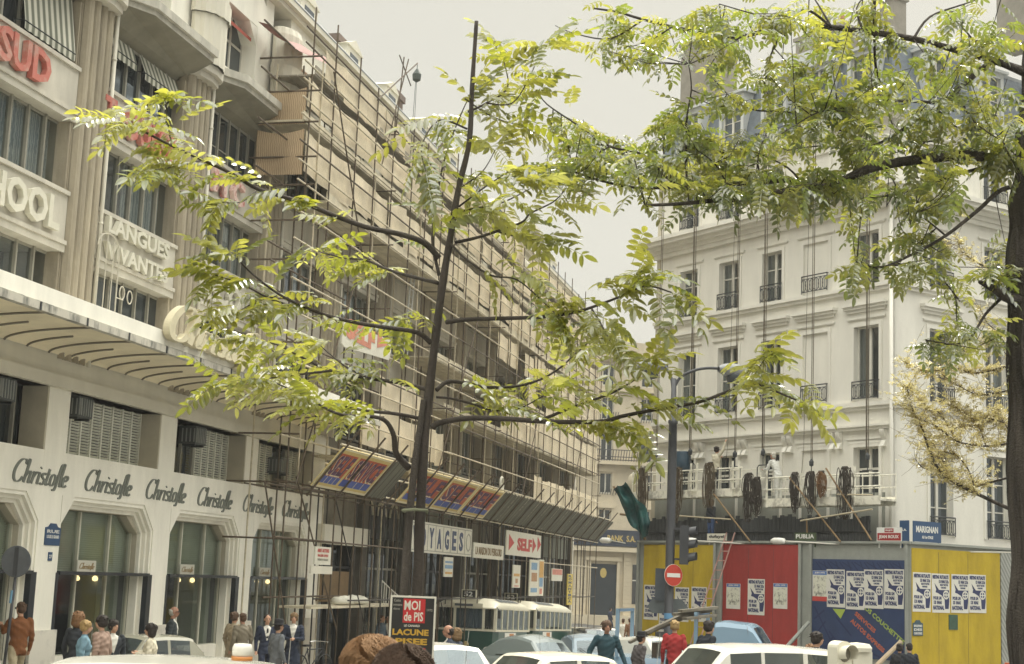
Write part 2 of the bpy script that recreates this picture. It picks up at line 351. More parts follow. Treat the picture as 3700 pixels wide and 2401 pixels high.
# attic storey: white bays with chamfered windows over a projecting polygonal slab
for k in KS:
    a,b=bay(k)+1.28,bay(k)+5.3
    mb=MB(FA); A0,B0=a-.05,b+.05
    out=[(A0,0),(A0+.02,.38),(A0+.75,.78),(B0-.0,.78),(B0+.02,0)]
    mb.prism(out,14.36,14.56,'z'); mb.prism([(A0+.02,0),(A0+.05,.3),(A0+.8,.68),(B0-.05,.68),(B0,0)],14.22,14.358,'z')
    o=mb.build('slab',mat('slab_edge',(.50,.48,.41),.8,.3,2.5,streak=.3),store)
    mb=MB(FA); mb.add([(A0,-.3,13.76),(B0,-.3,13.76),(B0,-.05,13.9),(A0,-.05,13.9),(A0+.05,.3,14.22),(A0+.8,.68,14.22),(B0-.05,.68,14.22)],[(0,1,2,3),(3,2,6,5,4)]); mb.build('soffit',mat('shade_toned_soffit',(.235,.22,.165),.85,.2,1.5),o)  # shade under the slab put into the soffit colour
    # white wall with octagonal opening
    x0,x1=a-.1,b-.55; wa,wb=a+.35,a+2.75; zb,zt=14.9,16.7; ch=.55
    mb=MB(FA)
    mb.prism([(x0,14.56),(x1,14.56),(x1,zb),(x0,zb)],-.6,.04); mb.prism([(x0,zb),(wa,zb),(wa,zt),(x0,zt)],-.6,.04)
    mb.prism([(wb,zb),(x1,zb),(x1,zt),(wb,zt)],-.6,.04)
    mb.prism([(x0,zt),(x1,zt),(x1-.2,17.5),(x1-.9,18.0),(x0,18.0)],-.6,.04)
    mb.prism([(wb-ch,zt-.002),(wb,zt-ch),(wb,zt-.002)],-.6,.03); mb.prism([(wa,zt-ch*.4),(wa+ch*.4,zt-.002),(wa,zt-.002)],-.6,.03)
    mb.box(x1,b+.05,-.6,-.05,14.56,18.0)
    o=mb.build('attic_wall',M_white if k<3 else M_cream,store)
    mb=MB(FA)
    for i in range(4):
        x=wa+(wb-wa)*i/3; mb.box(x-.035,x+.035,-.46,-.38,zb,zt)
    mb.box(wa,wb,-.45,-.39,zt-.75,zt-.69); mb.box(wa,wb,-.45,-.39,zb,zb+.06)
    f=mb.build('window',M_win,o); mb=MB(FA); mb.quad((wa,-.42,zb),(wb,-.42,zb),(wb,-.42,zt),(wa,-.42,zt)); mb.build('pane',M_glass,f)
    if k in(1,2):
        mb=MB(FA); mb.add([(wa+.05,-.36,zt-.12),(wb-.25,-.36,zt-.12),(wb-.25,-.02,zt-.42),(wa+.05,-.02,zt-.42),(wb-.25,-.02,zt-.52),(wa+.05,-.02,zt-.52)],[(0,1,2,3),(3,2,4,5)]); mb.build('blind',mat('red_canvas',(.33,.07,.045),.8,.15,3),f)
# cornice, roof and chimneys
mb=MB(FA); mb.box(S_L,S_R,-.7,.35,18.0,18.16); mb.box(S_L,S_R,-.7,.22,17.85,17.998); mb.build('cornice',M_cream,store)
mb=MB(FA); mb.prism([(-.55,18.16),(-1.6,20.0),(-4,20.6),(-10,20.6),(-14,18.16)],S_L,S_R,'x'); 
rf=mb.F; o=mb.build('roof',M_zinc,store)
mb=MB(FA); mb.tube([(S_L,.3,18.2),(S_R,.3,18.2)],.07,6); mb.build('gutter',M_zinc,o)
for i,s0 in enumerate([36.5,40.3,47,53.6,60.2,66.5]):
    mb=MB(FA); mb.box(s0,s0+1.0,-2.4,-.9,18.2,20.6+.2*(i%2)-(1.0 if i>1 else 0)); mb.box(s0-.08,s0+1.08,-2.48,-.82,20.6+.2*(i%2)-(1.0 if i>1 else 0),20.85+.2*(i%2)-(1.0 if i>1 else 0))
    mb.build('chimney',mat('sooty_brick',(.17,.13,.11),.9,.3,4),o)
# dormer windows in the roof
for i in range(11):
    s0=38.2+i*4.4
    mb=MB(FA); mb.box(s0,s0+1.5,-1.4,-.55,18.16,19.5); mb.prism([(s0-.1,19.5),(s0+1.6,19.5),(s0+.75,19.85)],-1.6,-.5); d=mb.build('dormer',M_cream,o)
    mb=MB(FA); mb.box(s0+.35,s0+1.15,-.549,-.53,18.35,19.3); mb.build('pane',M_glass,d)
# taller pavilion toward the far end
mb=MB(FA); mb.box(73.5,76.5,-5,.1,18.0,19.3); mb.box(73.3,76.7,-5.2,.35,19.3,19.5); mb.prism([(-.1,19.5),(-1.2,20.2),(-4.5,20.2),(-5,19.5)],73.6,76.4,'x'); mb.build('pavilion',M_cream,store)
mb=MB(FA)
for s0,r in ((79.0,1.2),(81.2,1.0),(84,.9)): mb.lathe([(r*1.0,0),(r*.98,.5),(r*.8,1.0),(r*.45,1.35),(.05,1.5)],(s0,-2,18.1),12)
mb.build('roof_dome',M_zinc,store,smooth=True)
# ---- mezzanine and ground floor wall
def opening_octo(k): return bay(k)+.92, bay(k)+5.32
GK=[-2,-1,0,1,2]
mb=MB(FA)
zg=-3
for k in GK+[3]:
    a=bay(k); mb.box(a+.02,a+.9 if k<3 else a+1.2,-.55,0,zg,5.3)       # pillars
mb.box(bay(-2),bay(3)+1.2,-.55,0,5.3,5.6)
for k in GK:
    a,b=opening_octo(k); mb.box(a-.02,b+.1,-.55,-.002,3.07,3.97)
    z0=2.5
    mb.prism([(a,z0),(a+.52,3.07),(a,3.07)],-.55,-.001); mb.prism([(b,z0),(b,3.07),(b-.55,3.07)],-.55,-.001)
gw=mb.build('ground_floor_wall',M_white,store)
mb=MB(FA); mb.box(bay(-2),bay(3)+1.1,-.55,.16,5.3,5.56); mb.box(bay(-2),bay(3)+1.1,-.5,.08,5.562,6.0); mb.build('beam',M_cream,store)
for k in GK+[3]: mb=MB(FA); mb.box(bay(k)-.02,bay(k)+1.02,-.0,.08,zg,.25); mb.build('plinth',mat('white_stone_plinth',(.66,.63,.55),.6,.1,1.5,stain=(.5,.48,.42)),store)
for k in GK:
    a,b=opening_octo(k)
    # nested moulding steps
    for st in range(3):
        d0=.0+.085*st; d1=d0+.085; w1=-.03-.09*st
        def octo(d): return [(a+d*.9,2.5-d*.4),(a+.52+d*.4,3.07-d),(b-.55-d*.4,3.07-d),(b-d*.9,2.5-d*.4)]
        O,I=octo(d0),octo(d1); mb=MB(FA)
        for i in range(3): mb.prism([O[i],O[i+1],I[i+1],I[i]],w1-.2,w1)
        mb.prism([(O[0][0],-3),O[0],I[0],(I[0][0],-3)],w1-.2,w1); mb.prism([(O[3][0],-3),O[3],I[3],(I[3][0],-3)],w1-.2,w1)
        mb.build('moulding',M_white,gw)
    a2,b2=a+.24,b-.24
    # reveal toward the glass, its shade put in as beige; black marble below the transom
    mb=MB(FA); mb.box(b2,b2+.06,-.60,-.3,1.46,2.5); mb.box(a2-.06,a2,-.60,-.3,1.46,2.5); mb.prism([(b2-.6,2.78),(b2,2.38),(b2+.05,2.42),(b2-.5,2.86)],-.60,-.3); mb.box(a2,b2,-.60,-.3,2.8,2.86); mb.build('reveal',M_beige,gw)
    mb=MB(FA); mb.box(b-.12,b+.1,-.85,.012,-3,1.44); mb.build('marble_cheek',M_black,gw); mb=MB(FA); mb.box(a-.02,a+.1,-.85,.004,-3,1.44); mb.build('marble_cheek',M_black,gw)
    FS=lambda s_,w_,z_: FA(s_,w_+.27,z_)
    # shop window: frame, blinds, glass, bulkhead, display
    mb=MB(FS)
    for t in (0,.36,.72,1):
        x=a2+(b2-a2)*t; mb.box(x-.03,x+.03,-.8,-.7,-.35,2.79)
    mb.box(a2,b2,-.81,-.69,-.42,-.34)
    fr=mb.build('shop_window',mat('ivory_metal',(.55,.54,.44),.4,.1,3),gw)
    mb=MB(FS); mb.box(a2-.1,b2+.2,-.84,-.25,1.40,1.47); mb.build('transom',M_black,fr)
    mb=MB(FS); nb=26
    for i in range(nb):
        z=1.5+i*(1.28/nb); mb.add([(a2,-.86,z),(b2,-.86,z),(b2,-.83,z+.040),(a2,-.83,z+.040)],[(0,1,2,3)])
    mb.quad((a2,-.9,1.45),(b2,-.9,1.45),(b2,-.9,2.85),(a2,-.9,2.85))
    mb.build('blind',mat('olive_blind_slats',(.58,.62,.50),.55,.12,1.0),fr)
    mb=MB(FS); mb.quad((a2,-.74,-.35),(b2,-.74,-.35),(b2,-.74,1.42),(a2,-.74,1.42)); mb.build('pane',M_shop,fr); mb=MB(FS); mb.quad((a2,-.76,1.47),(b2,-.76,1.47),(b2,-.76,2.8),(a2,-.76,2.8)); mb.build('pane',M_clear,fr)
    mb=MB(FS); mb.box(a2 if k!=1 else a2+1.9,b2,-.9,-.66,-3,-.36); mb.build('bulkhead',M_white,fr)
    mb=MB(FS); mb.box(b2-1.1,b2-.05,-1.5,-.92,-.35,1.4); mb.build('display_panel',mat('sage_display',(.36,.39,.29),.8,.1,3),fr)
    mb=MB(FS)
    for j,x in enumerate((a2+.5,a2+1.9,a2+2.75)): mb.lathe([(.0,-.05),(.06,-.03),(.07,.02),(.04,.07),(0,.08)],(x,-.95,1.3),10)
    lm=bpy.data.materials.get('spot_bulb') or bpy.data.materials.new('spot_bulb')
    if not lm.use_nodes:
        lm.use_nodes=True; bs=lm.node_tree.nodes['Principled BSDF']; bs.inputs['Emission Color'].default_value=(1,.75,.35,1); bs.inputs['Emission Strength'].default_value=4
    mb.build('spotlight',lm,fr)
    mb=MB(FS); mb.box(a2+1.35,a2+2.2,-.69,-.66,1.47,1.72); sgn=mb.build('window_sign',mat('ivory_card',(.62,.60,.50),.6,.05,3),fr)
# louvred and glazed mezzanine windows
def mezz(k,segs):
    a,b=bay(k)+.92,bay(k)+5.32; b2=b-.5*0
    mb=MB(FA); mb.box(a,b,-.62,-.5,3.97,4.02); mb.box(b-.52,b+.02,-.56,-.5,3.97,5.3) if False else None
    fr=mb.build('mezzanine_window',M_mul,gw)
    mb=MB(FA); mb.quad((a,-.66,3.97),(b,-.66,3.97),(b,-.66,5.4),(a,-.66,5.4)); mb.build('pane',M_glass,fr)
    for (t0,t1,kind) in segs:
        x0,x1=a+(b-a)*t0,a+(b-a)*t1
        if kind=='louvre':
            n=max(2,int(round((x1-x0)/.47)))
            for i in range(n):
                y0=x0+(x1-x0)*i/n; y1=x0+(x1-x0)*(i+1)/n
                mb=MB(FA); mb.box(y0,y0+.03,-.56,-.5,4.0,5.5); mb.box(y1-.03,y1-.001,-.56,-.5,4.0,5.5); mb.box(y0+.03,y1-.03,-.555,-.505,4.0,4.04)
                for j in range(21):
                    z=4.05+j*.066; mb.add([(y0+.03,-.555,z),(y1-.03,-.555,z),(y1-.03,-.51,z+.043),(y0+.03,-.51,z+.043)],[(0,1,2,3)])
                mb.build('shutter',mat('aluminium_louvre',(.78,.78,.68),.45,.1,3),fr)
        else:
            mb=MB(FA)
            n=max(1,int((x1-x0)/.6))
            for i in range(n+1):
                x=x0+(x1-x0)*i/n; mb.box(x-.025,x+.025,-.6,-.52,4.0,5.3)
            mb.build('mullion',M_mul,fr)
mezz(-2,[(0,1,'g')]); mezz(-1,[(0,.9,'g')]); mezz(0,[(0,.985,'louvre')]); mezz(1,[(0,.48,'g'),(.50,.985,'louvre')]); mezz(2,[(0,.5,'louvre'),(.52,.76,'g'),(.78,.985,'louvre')])
for k in GK:
    b=bay(k)+5.32; mb=MB(FA); mb.box(b-.06,b+.03,-.6,-.005,3.97,5.3); mb.build('reveal',M_beige,gw)  # side reveals coloured darker than the white wall, as if shaded
# ---- the curved canopy
CE=44.3
mb=MB(FA)
prof=[]
for j in range(13):
    t=j/12*math.pi/2; prof.append((.1+2.0*(1-math.cos(t)),5.98+.22*math.sin(t)*1.0+.0)) 
prof=[(.1+2.02*(math.sin(j/12*math.pi/2)**1.5 if j else 0),5.60+.42*0+ (.38+.2*math.sin(j/12*math.pi/2))) for j in range(13)]
prof=[(.1,5.98)]+[(.1+2.02*(1-math.cos(t)),5.98+.24*math.sin(t)) for t in [i/12*math.pi/2 for i in range(1,13)]]
mb.grid([[(s,p[0],p[1]) for p in prof] for s in (bay(-2),30,36,CE)]); cn=mb.build('canopy_soffit',M_soffit,store,smooth=True)
s=bay(-2)
while s<CE-.2:
    mb=MB(FA); mb.tube([(s,p[0],p[1]-.015) for p in (prof if int(round((s-bay(-2))/.855))%2==0 else prof[:9])],.028,5); mb.build('rib',mat('dark_rib_metal',(.20,.18,.14),.7,.2,4),cn,smooth=True); s+=.855  # ribs in one dark brown metal tone
mb=MB(FA); mb.box(bay(-2),CE,2.12,2.26,6.13,6.27); mb.box(bay(-2),CE,.0,2.2,6.272,6.30); cg=mb.build('gutter_lip',M_dirty,cn)
s=bay(-2)+1.0
while s<CE: mb=MB(FA); mb.box(s,s+.05,2.26,2.275,6.12,6.275); mb.build('joint',M_dark,cg); s+=1.71
mb=MB(FA); mb.box(bay(-2),CE,2.06,2.20,6.302,6.60); mb.box(bay(-2),CE,.0,2.06,6.302,6.42); mb.build('fascia',M_white,cn)
mb=MB(FA); mb.prism([(0,5.6)]+[(p[0],p[1]) for p in prof]+[(2.12,6.27),(0,6.3)],CE,CE+.1,'x'); mb.build('canopy_end',M_cream,cn)
# ---- calligraphic shop name: a broad nib swept along strokes
def nib(strokes,F,a0,z0,sc,w,depth,nibw=.09,shear=.28,mb=None,thin=.014):
    mb=mb or MB(F)
    for st in strokes:
        L=smoothline([(x,y,0) for x,y in st],5)
        pts=[(p[0]+p[1]*shear,p[1]) for p in L]
        up=[];lo=[]
        for i,p in enumerate(pts):
            q=pts[min(i+1,len(pts)-1)]; o=pts[max(i-1,0)]; dx,dy=q[0]-o[0],q[1]-o[1]; l=math.hypot(dx,dy)+1e-9
            nx,ny=-dy/l,dx/l
            hw=nibw/2*abs(nx)+thin
            up.append((p[0]+nx*hw,p[1]+ny*hw)); lo.append((p[0]-nx*hw,p[1]-ny*hw))
        n=len(pts); V=[];Fc=[]
        for ww in (w,w+depth):
            for a,b in zip(up,lo): V.append((a0+a[0]*sc,ww,z0+a[1]*sc)); V.append((a0+b[0]*sc,ww,z0+b[1]*sc))
        k=2*n
        for i in range(n-1):
            Fc.append((2*i,2*i+1,2*i+3,2*i+2)); Fc.append((k+2*i,k+2*i+2,k+2*i+3,k+2*i+1)); Fc.append((2*i,2*i+2,k+2*i+2,k+2*i)); Fc.append((2*i+1,k+2*i+1,k+2*i+3,2*i+3))
        Fc.append((0,k,k+1,1)); Fc.append((2*n-2,2*n-1,k+2*n-1,k+2*n-2)); mb.add(V,Fc)
    return mb
LET={ # x-height .5, cap/ascender 1 ; (strokes, advance)
'C':([[(.62,.80),(.60,.94),(.48,1.0),(.30,.95),(.14,.72),(.08,.42),(.16,.12),(.34,0),(.52,.06),(.62,.22)],[(.62,.80),(.66,.90)]],.70),
'h':([[(.05,1.0),(.08,.98),(.07,.5),(.05,0)],[(.08,.30),(.18,.48),(.29,.50),(.32,.38),(.31,.1),(.34,.01),(.42,.06)],[(-.01,.97),(.08,1.0)]],.45),
'r':([[(.02,.44),(.08,.5),(.07,.2),(.05,0)],[(.09,.3),(.17,.46),(.25,.51),(.29,.45)]],.32),
'i':([[(.02,.44),(.08,.5),(.07,.25),(.08,.02),(.16,.05)],[(.07,.70),(.09,.74)]],.20),
's':([[(.27,.44),(.2,.51),(.09,.47),(.07,.36),(.15,.28),(.25,.2),(.25,.07),(.15,0),(.04,.05)]],.32),
't':([[(.09,.72),(.08,.4),(.07,.1),(.12,0),(.21,.06)],[(-.01,.49),(.2,.49)]],.25),
'o':([[(.18,.5),(.08,.44),(.04,.25),(.08,.06),(.18,0),(.28,.06),(.32,.25),(.28,.44),(.18,.5)]],.37),
'f':([[(.30,.93),(.24,1.01),(.16,.96),(.13,.75),(.11,.3),(.08,-.12),(.0,-.2),(-.05,-.14)],[(.02,.49),(.24,.49)]],.24),
'l':([[(.05,.98),(.08,1.0),(.07,.5),(.07,.06),(.12,0),(.17,.04)]],.19),
'e':([[(.06,.24),(.2,.28),(.29,.38),(.25,.49),(.15,.5),(.06,.38),(.04,.2),(.1,.03),(.2,0),(.30,.08)]],.34)}
def shopname(F,a0,z0,length,h,w,depth,mb=None,nibw=.12,thin=.014):
    tot=sum(LET[c][1] for c in 'Christofle'); kx=length/tot; mb=mb or MB(F); x=a0
    for c in 'Christofle':
        st,adv=LET[c]
        def FF(a,ww,z,x=x): return F(x+(a-x)*kx/h,ww,z)
        old=mb.F; mb.F=FF; nib(st,FF,x,z0,h,w,depth,nibw,mb=mb,thin=thin); mb.F=old; x+=adv*kx
    return mb
M_let=mat('grey_green_lettering',(.17,.185,.16),.6,.15,3)
mb=MB(FA)
for s0 in (24.55,27.53,30.48,33.43,36.35,39.32,42.25): 
    pass
for s0 in (24.55,27.53,30.48,33.43,36.35,39.32,42.25):
    m1=shopname(FA,s0,3.24,2.22,.47,-.001,.02,nibw=.10,thin=.017); m1.build('shop_name',M_let,gw)
for s0 in (bay(-2),bay(-1),bay(0),bay(1),bay(2)):
    m1=shopname(FA,s0+.92+.24+1.42,1.53,.68,.13,-.387,.004,nibw=.13,thin=.02); m1.build('shop_name',mat('tan_lettering',(.33,.24,.12),.6,.1,3),gw)
m1=shopname(FA,29.12,6.44,5.2,.80,2.22,.16,nibw=.13,thin=.025); 
big=m1.build('rooftop_letters',mat('cream_gilt_letters',(.66,.60,.42),.5,.15,2),None,**tags('large cream three-dimensional letters standing on the edge of the curved canopy','sign'))
# upper sign letters fixed to the spandrels
def signtext(name,txt,a0,z0,width,h,m,label,depth=.13,bold=.03,w=.05,F=FA,flip=False):
    mb=MB(F); mb.text(txt,a0,z0,width,h,w,depth,bold=bold,flip=flip); return mb.build(name,m,None,**tags(label,'sign'))
M_red=mat('faded_red_letters',(.42,.13,.10),.6,.3,2.5,stain=(.50,.33,.27)); M_gl=mat('pale_stone_letters',(.62,.60,.50),.6,.1,3)
signtext('sign_letters','SUD',25.45,11.36,1.95,.72,M_red,'red letters SUD fixed high on the leftmost spandrel')
signtext('sign_letters',"T  OUEST",29.75,11.33,3.6,.70,M_red,'red letters half hidden by leaves on the spandrel right of SUD')
signtext('sign_letters','SCHOOL',24.35,8.52,3.9,.72,M_gl,'pale raised letters SCHOOL on the lower left spandrel')
signtext('sign_letters','LANGUES',30.35,9.0,3.1,.38,M_gl,'pale raised letters LANGUES, upper of the two words between the pilasters')
signtext('sign_letters','VIVANTES',30.35,8.42,3.1,.38,M_gl,'pale raised letters VIVANTES, lower of the two words between the pilasters')
signtext('sign_letters','ECOLE',35.8,8.5,3.3,.62,M_gl,'pale raised letters ECOLE on the spandrel left of the scaffold')
signtext('sign_letters','M C',35.7,11.35,2.0,.65,mat('white_red_letters',(.6,.45,.4),.6,.4,6,stain=(.45,.08,.07)),'white and red letters beginning with M on the upper right spandrel')
# striped awnings and sun blinds on the third floor
M_str=wavy('striped_canvas',(.15,.16,.12),(.60,.59,.50),1.35,'X',frame=frot(dA),dist=0)
def awn(a,b,z0,z1,w0,w1,label):
    mb=MB(FA); n=16; mb.grid([[(a+(b-a)*i/n,w0,z1),(a+(b-a)*i/n,w1,z0),(a+(b-a)*i/n,w1,z0-.16-.02*(i%2))] for i in range(n+1)])
    o=mb.build('window_awning',M_str,None,**tags(label,'awning','striped canvas awnings')); mb=MB(FA); mb.tube([(a,w1,z0),(b,w1,z0)],.015,5); mb.tube([(a,w1,z0),(a,-.25,z0+.05)],.012,5); mb.tube([(b,w1,z0),(b,-.25,z0+.05)],.012,5); mb.build('frame',M_iron,o)
awn(26.5,28.55,12.52,13.9,-.2,.02,'large striped blind lowered over the window at the top left')
awn(30.1,31.6,13.35,13.72,-.25,-.12,'short striped awning, left of two under the slab')
awn(31.9,34.0,13.25,13.72,-.25,-.05,'wider striped awning, right of two under the slab')
# air conditioners in the mezzanine windows
def acbox(s,z,label):
    t=thing('air_conditioner',label,'air conditioner',FA(s,-.2,z),'window air conditioners')
    mb=MB(FA); mb.box(s,s+.66,-.6,-.12,z,z+.46); mb.build('casing',mat('grey_ac_casing',(.09,.10,.10),.6,.2,4),t)
    mb=MB(FA)
    for i in range(6): mb.box(s+.04+i*.10,s+.07+i*.10,-.119,-.105,z+.04,z+.42)
    for i in range(5): mb.box(s-.012,s-.001,-.5+i*.11,-.47+i*.11,z+.05,z+.4)
    mb.build('grille',mat('ac_grille',(.30,.31,.29),.5,.1,4),t)
    mb=MB(FA); mb.box(s+.05,s+.1,-.5,-.15,z-.05,z-.001); mb.box(s+.56,s+.61,-.5,-.15,z-.05,z-.001); mb.build('bracket',M_iron,t)
acbox(27.0,4.83,'air conditioner at the far left in the dark mezzanine window'); acbox(30.2,4.83,'air conditioner above the louvred shutters'); acbox(36.3,4.8,'air conditioner in the half glazed mezzanine window'); acbox(42.3,4.5,'air conditioner behind the scaffold tubes')
# arched neon frame between two floors
mb=MB(FA)
for ds in (0,.32,.64): mb.tube([(29.95+ds,.22,6.5),(29.95+ds,.22,8.75+.25*math.sin((ds/.9+.15)*math.pi))],.014,5)
mb.tube([(29.85+.5-.5*math.cos(t),.22,8.6+.35*math.sin(t)) for t in [i/10*math.pi for i in range(11)]],.018,5); mb.tube([(30.85,.22,6.5),(30.85,.22,8.6)],.018,5)
for z in (7.0,7.6,8.1): mb.tube([(30.85,.22,z),(31.2,.22,z)],.012,5)
for dx,z in ((.12,7.75),(.5,7.72)): mb.tube([(31.0+dx+.12*math.cos(t),.22,z+.15*math.sin(t)) for t in [i/12*2*math.pi for i in range(13)]],.016,5)
mb.build('neon_sign_frame',mat('old_white_metal',(.55,.52,.43),.5,.2,3),None,**tags('arched white tubular sign frame with two small rings before the dark window','sign'))

# things shown in the shop windows
def display(k):
    a=bay(k)+1.2
    mb=MB(FA); mb.lathe([(.42,.0),(.40,.35),(.40,.36),(0,.37)],(a+.75,-1.5,-.32),14); mb.build('draped_table',mat('table_linen',(.72,.70,.62),.9,.1,4),None,smooth=True,**tags('round table under white cloth in '+['the left','the second','the third'][k]+' full shop window','table'))
    t=thing('table_lamp','lamp with pleated cream shade in '+['the left','the second','the third'][k]+' full shop window','lamp',FA(a+1.7,-1.6,-.3))
    mb=MB(FA); mb.lathe([(.12,-.3),(.03,-.25),(.03,.55),(0,.56)],(a+1.7,-1.6,0),10); mb.build('stem',M_chr0,t); mb=MB(FA); mb.lathe([(.42,.55),(.24,.95),(.0,.96)],(a+1.7,-1.6,0),18); mb.build('lamp_shade',mat('pleated_shade',(.62,.55,.38),.8,.1,6),t,smooth=True)
    for j in range(2):
        x=a+.3+j*2.3; mb=MB(FA); h=.15+.12*((j*7+k)%3); mb.lathe([(.06,0),(.09,h*.4),(.05,h*.8),(.07,h)],(x,-.95,-.30),10); mb.build('silver_vase',M_chr0,None,smooth=True,**tags(('left','right')[j]+' silver vessel at the foot of '+['the left','the second','the third'][k]+' full shop window','vase','silver vessels in the shop windows'))
    mb=MB(FA); mb.box(a-.2,a+3.5,-2.6,-2.55,-.4,1.44); mb.box(a-.2,a+3.5,-2.55,-.9,-.42,-.36); mb.build('display_back',mat('dark_display_lining',(.07,.075,.07),.8,.4,2.5),gw)
M_chr0=mat('polished_silver',(.6,.6,.56),.2,.1,5,metal=.9)
for k in (0,1,2): display(k)
# ================================================================== SCAFFOLD
rnd=random.Random(5)
def tubeo(name,p0,p1,parent,m,r=.026,F=FA,n=6):
    mb=MB(F); mb.tube([p0,p1],r,n); return mb.build(name,m,parent)
sc=thing('scaffold','rusty tube scaffold with tan reed screens climbing the long stone facade','scaffold',FA(62,1.2,gz(60)))
S0,S1=38.4,87.4
n=26
for i in range(n):
    s=S0+(S1-S0)*i/(n-1); j=rnd.uniform(-.08,.08)
    top=16.6+rnd.uniform(.1,1.0)
    tubeo('standard',(s+j,1.6,gz(FA(s,0,0)[1])),(s+j+rnd.uniform(-.1,.1),1.6,top),sc,M_rust,.025)
    tubeo('standard',(s+j+.3,.45,gz(FA(s,0,0)[1])),(s+j+.3,.45,top-rnd.uniform(.6,1.6)),sc,M_rust if i%3 else M_steel,.026)
for i in range(10):
    s=S0+1+(S1-S0-2)*i/9
    tubeo('standard',(s,1.55,4.2),(s+rnd.uniform(-.1,.1),1.55,rnd.uniform(12,17)),sc,M_steel,.024)
LZ=[2.5,3.95,5.2,6.2,7.3,7.8,8.6,9.5,10.6,11.4,12.2,12.75,13.3,14.05,14.55,15.05,15.6,16.1,16.55]
for z in LZ:
    for c in range(3):
        a=S0-.6+(S1-S0)*c/3; b=S0+.3+(S1-S0)*(c+1)/3
        tubeo('ledger',(a,1.63,z+rnd.uniform(-.03,.03)),(b,1.63,z+rnd.uniform(-.03,.03)),sc,M_steel if rnd.random()<.6 else M_rust,.027)
for z in (3.95,6.2,7.8,9.5,12.2,14.05):
    tubeo('ledger',(S0,.42,z),(S1,.42,z),sc,M_rust,.025)
for z in (2.5,4,5.3,6.6,7.8,9.0,10.1,11.2,12.2,13,14,14.9,15.9):
    tubeo('transom',(S0,-.1,z),(S0,1.9,z),sc,M_rust,.028)
    for s in (46,54,62,70,78,87.3): tubeo('transom',(s,.2,z),(s,1.8,z),sc,M_rust,.022) if z in(4,6.6,7.8,10.1,12.2,14,15.9) else None
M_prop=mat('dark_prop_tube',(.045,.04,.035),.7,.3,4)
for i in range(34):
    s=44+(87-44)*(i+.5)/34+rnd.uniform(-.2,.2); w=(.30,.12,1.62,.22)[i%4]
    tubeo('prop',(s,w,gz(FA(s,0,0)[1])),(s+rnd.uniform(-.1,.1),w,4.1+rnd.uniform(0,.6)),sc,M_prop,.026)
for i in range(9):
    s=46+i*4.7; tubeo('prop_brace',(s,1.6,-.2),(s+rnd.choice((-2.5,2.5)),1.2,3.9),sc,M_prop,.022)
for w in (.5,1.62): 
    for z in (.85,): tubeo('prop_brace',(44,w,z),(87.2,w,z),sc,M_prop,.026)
# end-face tubes next to the store
for z in (12.2,13.5,14.9,16.2):
    tubeo('ledger',(S0-2.1,1.0,z),(S0+.1,1.0,z),sc,M_rust,.028)
# loose horizontals sticking out at the left
for z,a in ((10.2,36.5),(9.75,36.8),(7.4,37.0),(6.9,37.3),(2.5,37.7),(.95,37.8),(3.9,37.5)): tubeo('ledger',(a,1.4,z),(a+6,1.4,z+.03),sc,M_rust,.027)
# diagonal braces
for a,za,b,zb in ((39,4,43,10.5),(44,10.5,40,16),(52,4,58,12),(66,4,72,12),(78,5,84,12),(39.5,-.8,36.8,3.9),(43,0,39,4.2)): tubeo('brace',(a,1.66,za),(b,1.66,zb),sc,M_rust,.024)
# platforms and toe boards
for z,a,b in ((15.55,39,87.4),(14.0,38.3,87.4),(12.25,40.5,87.4),(9.42,52,87.4),(7.72,54,87.4),(5.15,44,87.4)):
    m=10; 
    for c in range(m):
        x0=a+(b-a)*c/m; x1=a+(b-a)*(c+1)/m-.06
        mb=MB(FA); 
        for q in range(5): mb.box(x0,x1,.15+q*.27,.15+q*.27+.25,z,z+.045)
        mb.box(x0,x1,1.46,1.50,z+.05,z+.30); mb.build('platform',M_plank if z<15 else mat('weathered_board',(.33,.30,.24),.85,.3,2),sc)
# reed screens, tier by tier, hanging a little unevenly
def screens(z0,z1,a,b,gap=.0,w=1.52):
    s=a
    while s<b-.3:
        L=min(rnd.uniform(1.7,2.3),b-s)
        if rnd.random()>gap:
            dz0,dz1=rnd.uniform(-.12,.05),rnd.uniform(-.10,.06); e0,e1=dz0+rnd.uniform(-.05,.05),dz1+rnd.uniform(-.05,.05)
            ww=w+rnd.uniform(-.02,.02); mb=MB(FA); R=[]
            for j in range(9):
                t=j/8; k=.03*math.sin(t*math.pi*2+s); R.append([(s+L*t,ww+k,z0+dz0*(1-t)+e0*t),(s+L*t,ww+k+.02,(z0+z1)/2),(s+L*t,ww+k,z1+dz1*(1-t)+e1*t-.05*math.sin(t*math.pi))])
            mb.grid(R); mb.build('reed_screen',M_reed,sc,smooth=True)
        s+=L-.02
screens(15.62,16.55,39.6,87.4,.06); screens(14.45,15.35,38.4,87.4,.05); screens(12.62,13.80,38.4,87.3,.06)
screens(10.9,12.05,62,87.3,.08); screens(9.55,10.85,68,87.3,.3); screens(7.82,9.35,63,87.3,.08); screens(5.3,6.5,70,87.4,.02); screens(5.7,6.9,44.5,54,.1); screens(6.95,8.0,44.2,51,.15)
# the turned end of the screens at the corner
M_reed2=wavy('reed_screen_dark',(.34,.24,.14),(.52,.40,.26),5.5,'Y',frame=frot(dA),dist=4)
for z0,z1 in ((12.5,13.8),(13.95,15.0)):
    mb=MB(FA); mb.grid([[(S0+.03,.1+1.4*j/6,z0),(S0+.05*math.sin(j),.1+1.4*j/6,(z0+z1)/2),(S0,.1+1.4*j/6,z1-.12*math.sin(j/6*math.pi))] for j in range(7)]); mb.build('reed_screen',M_reed2,sc,smooth=True)
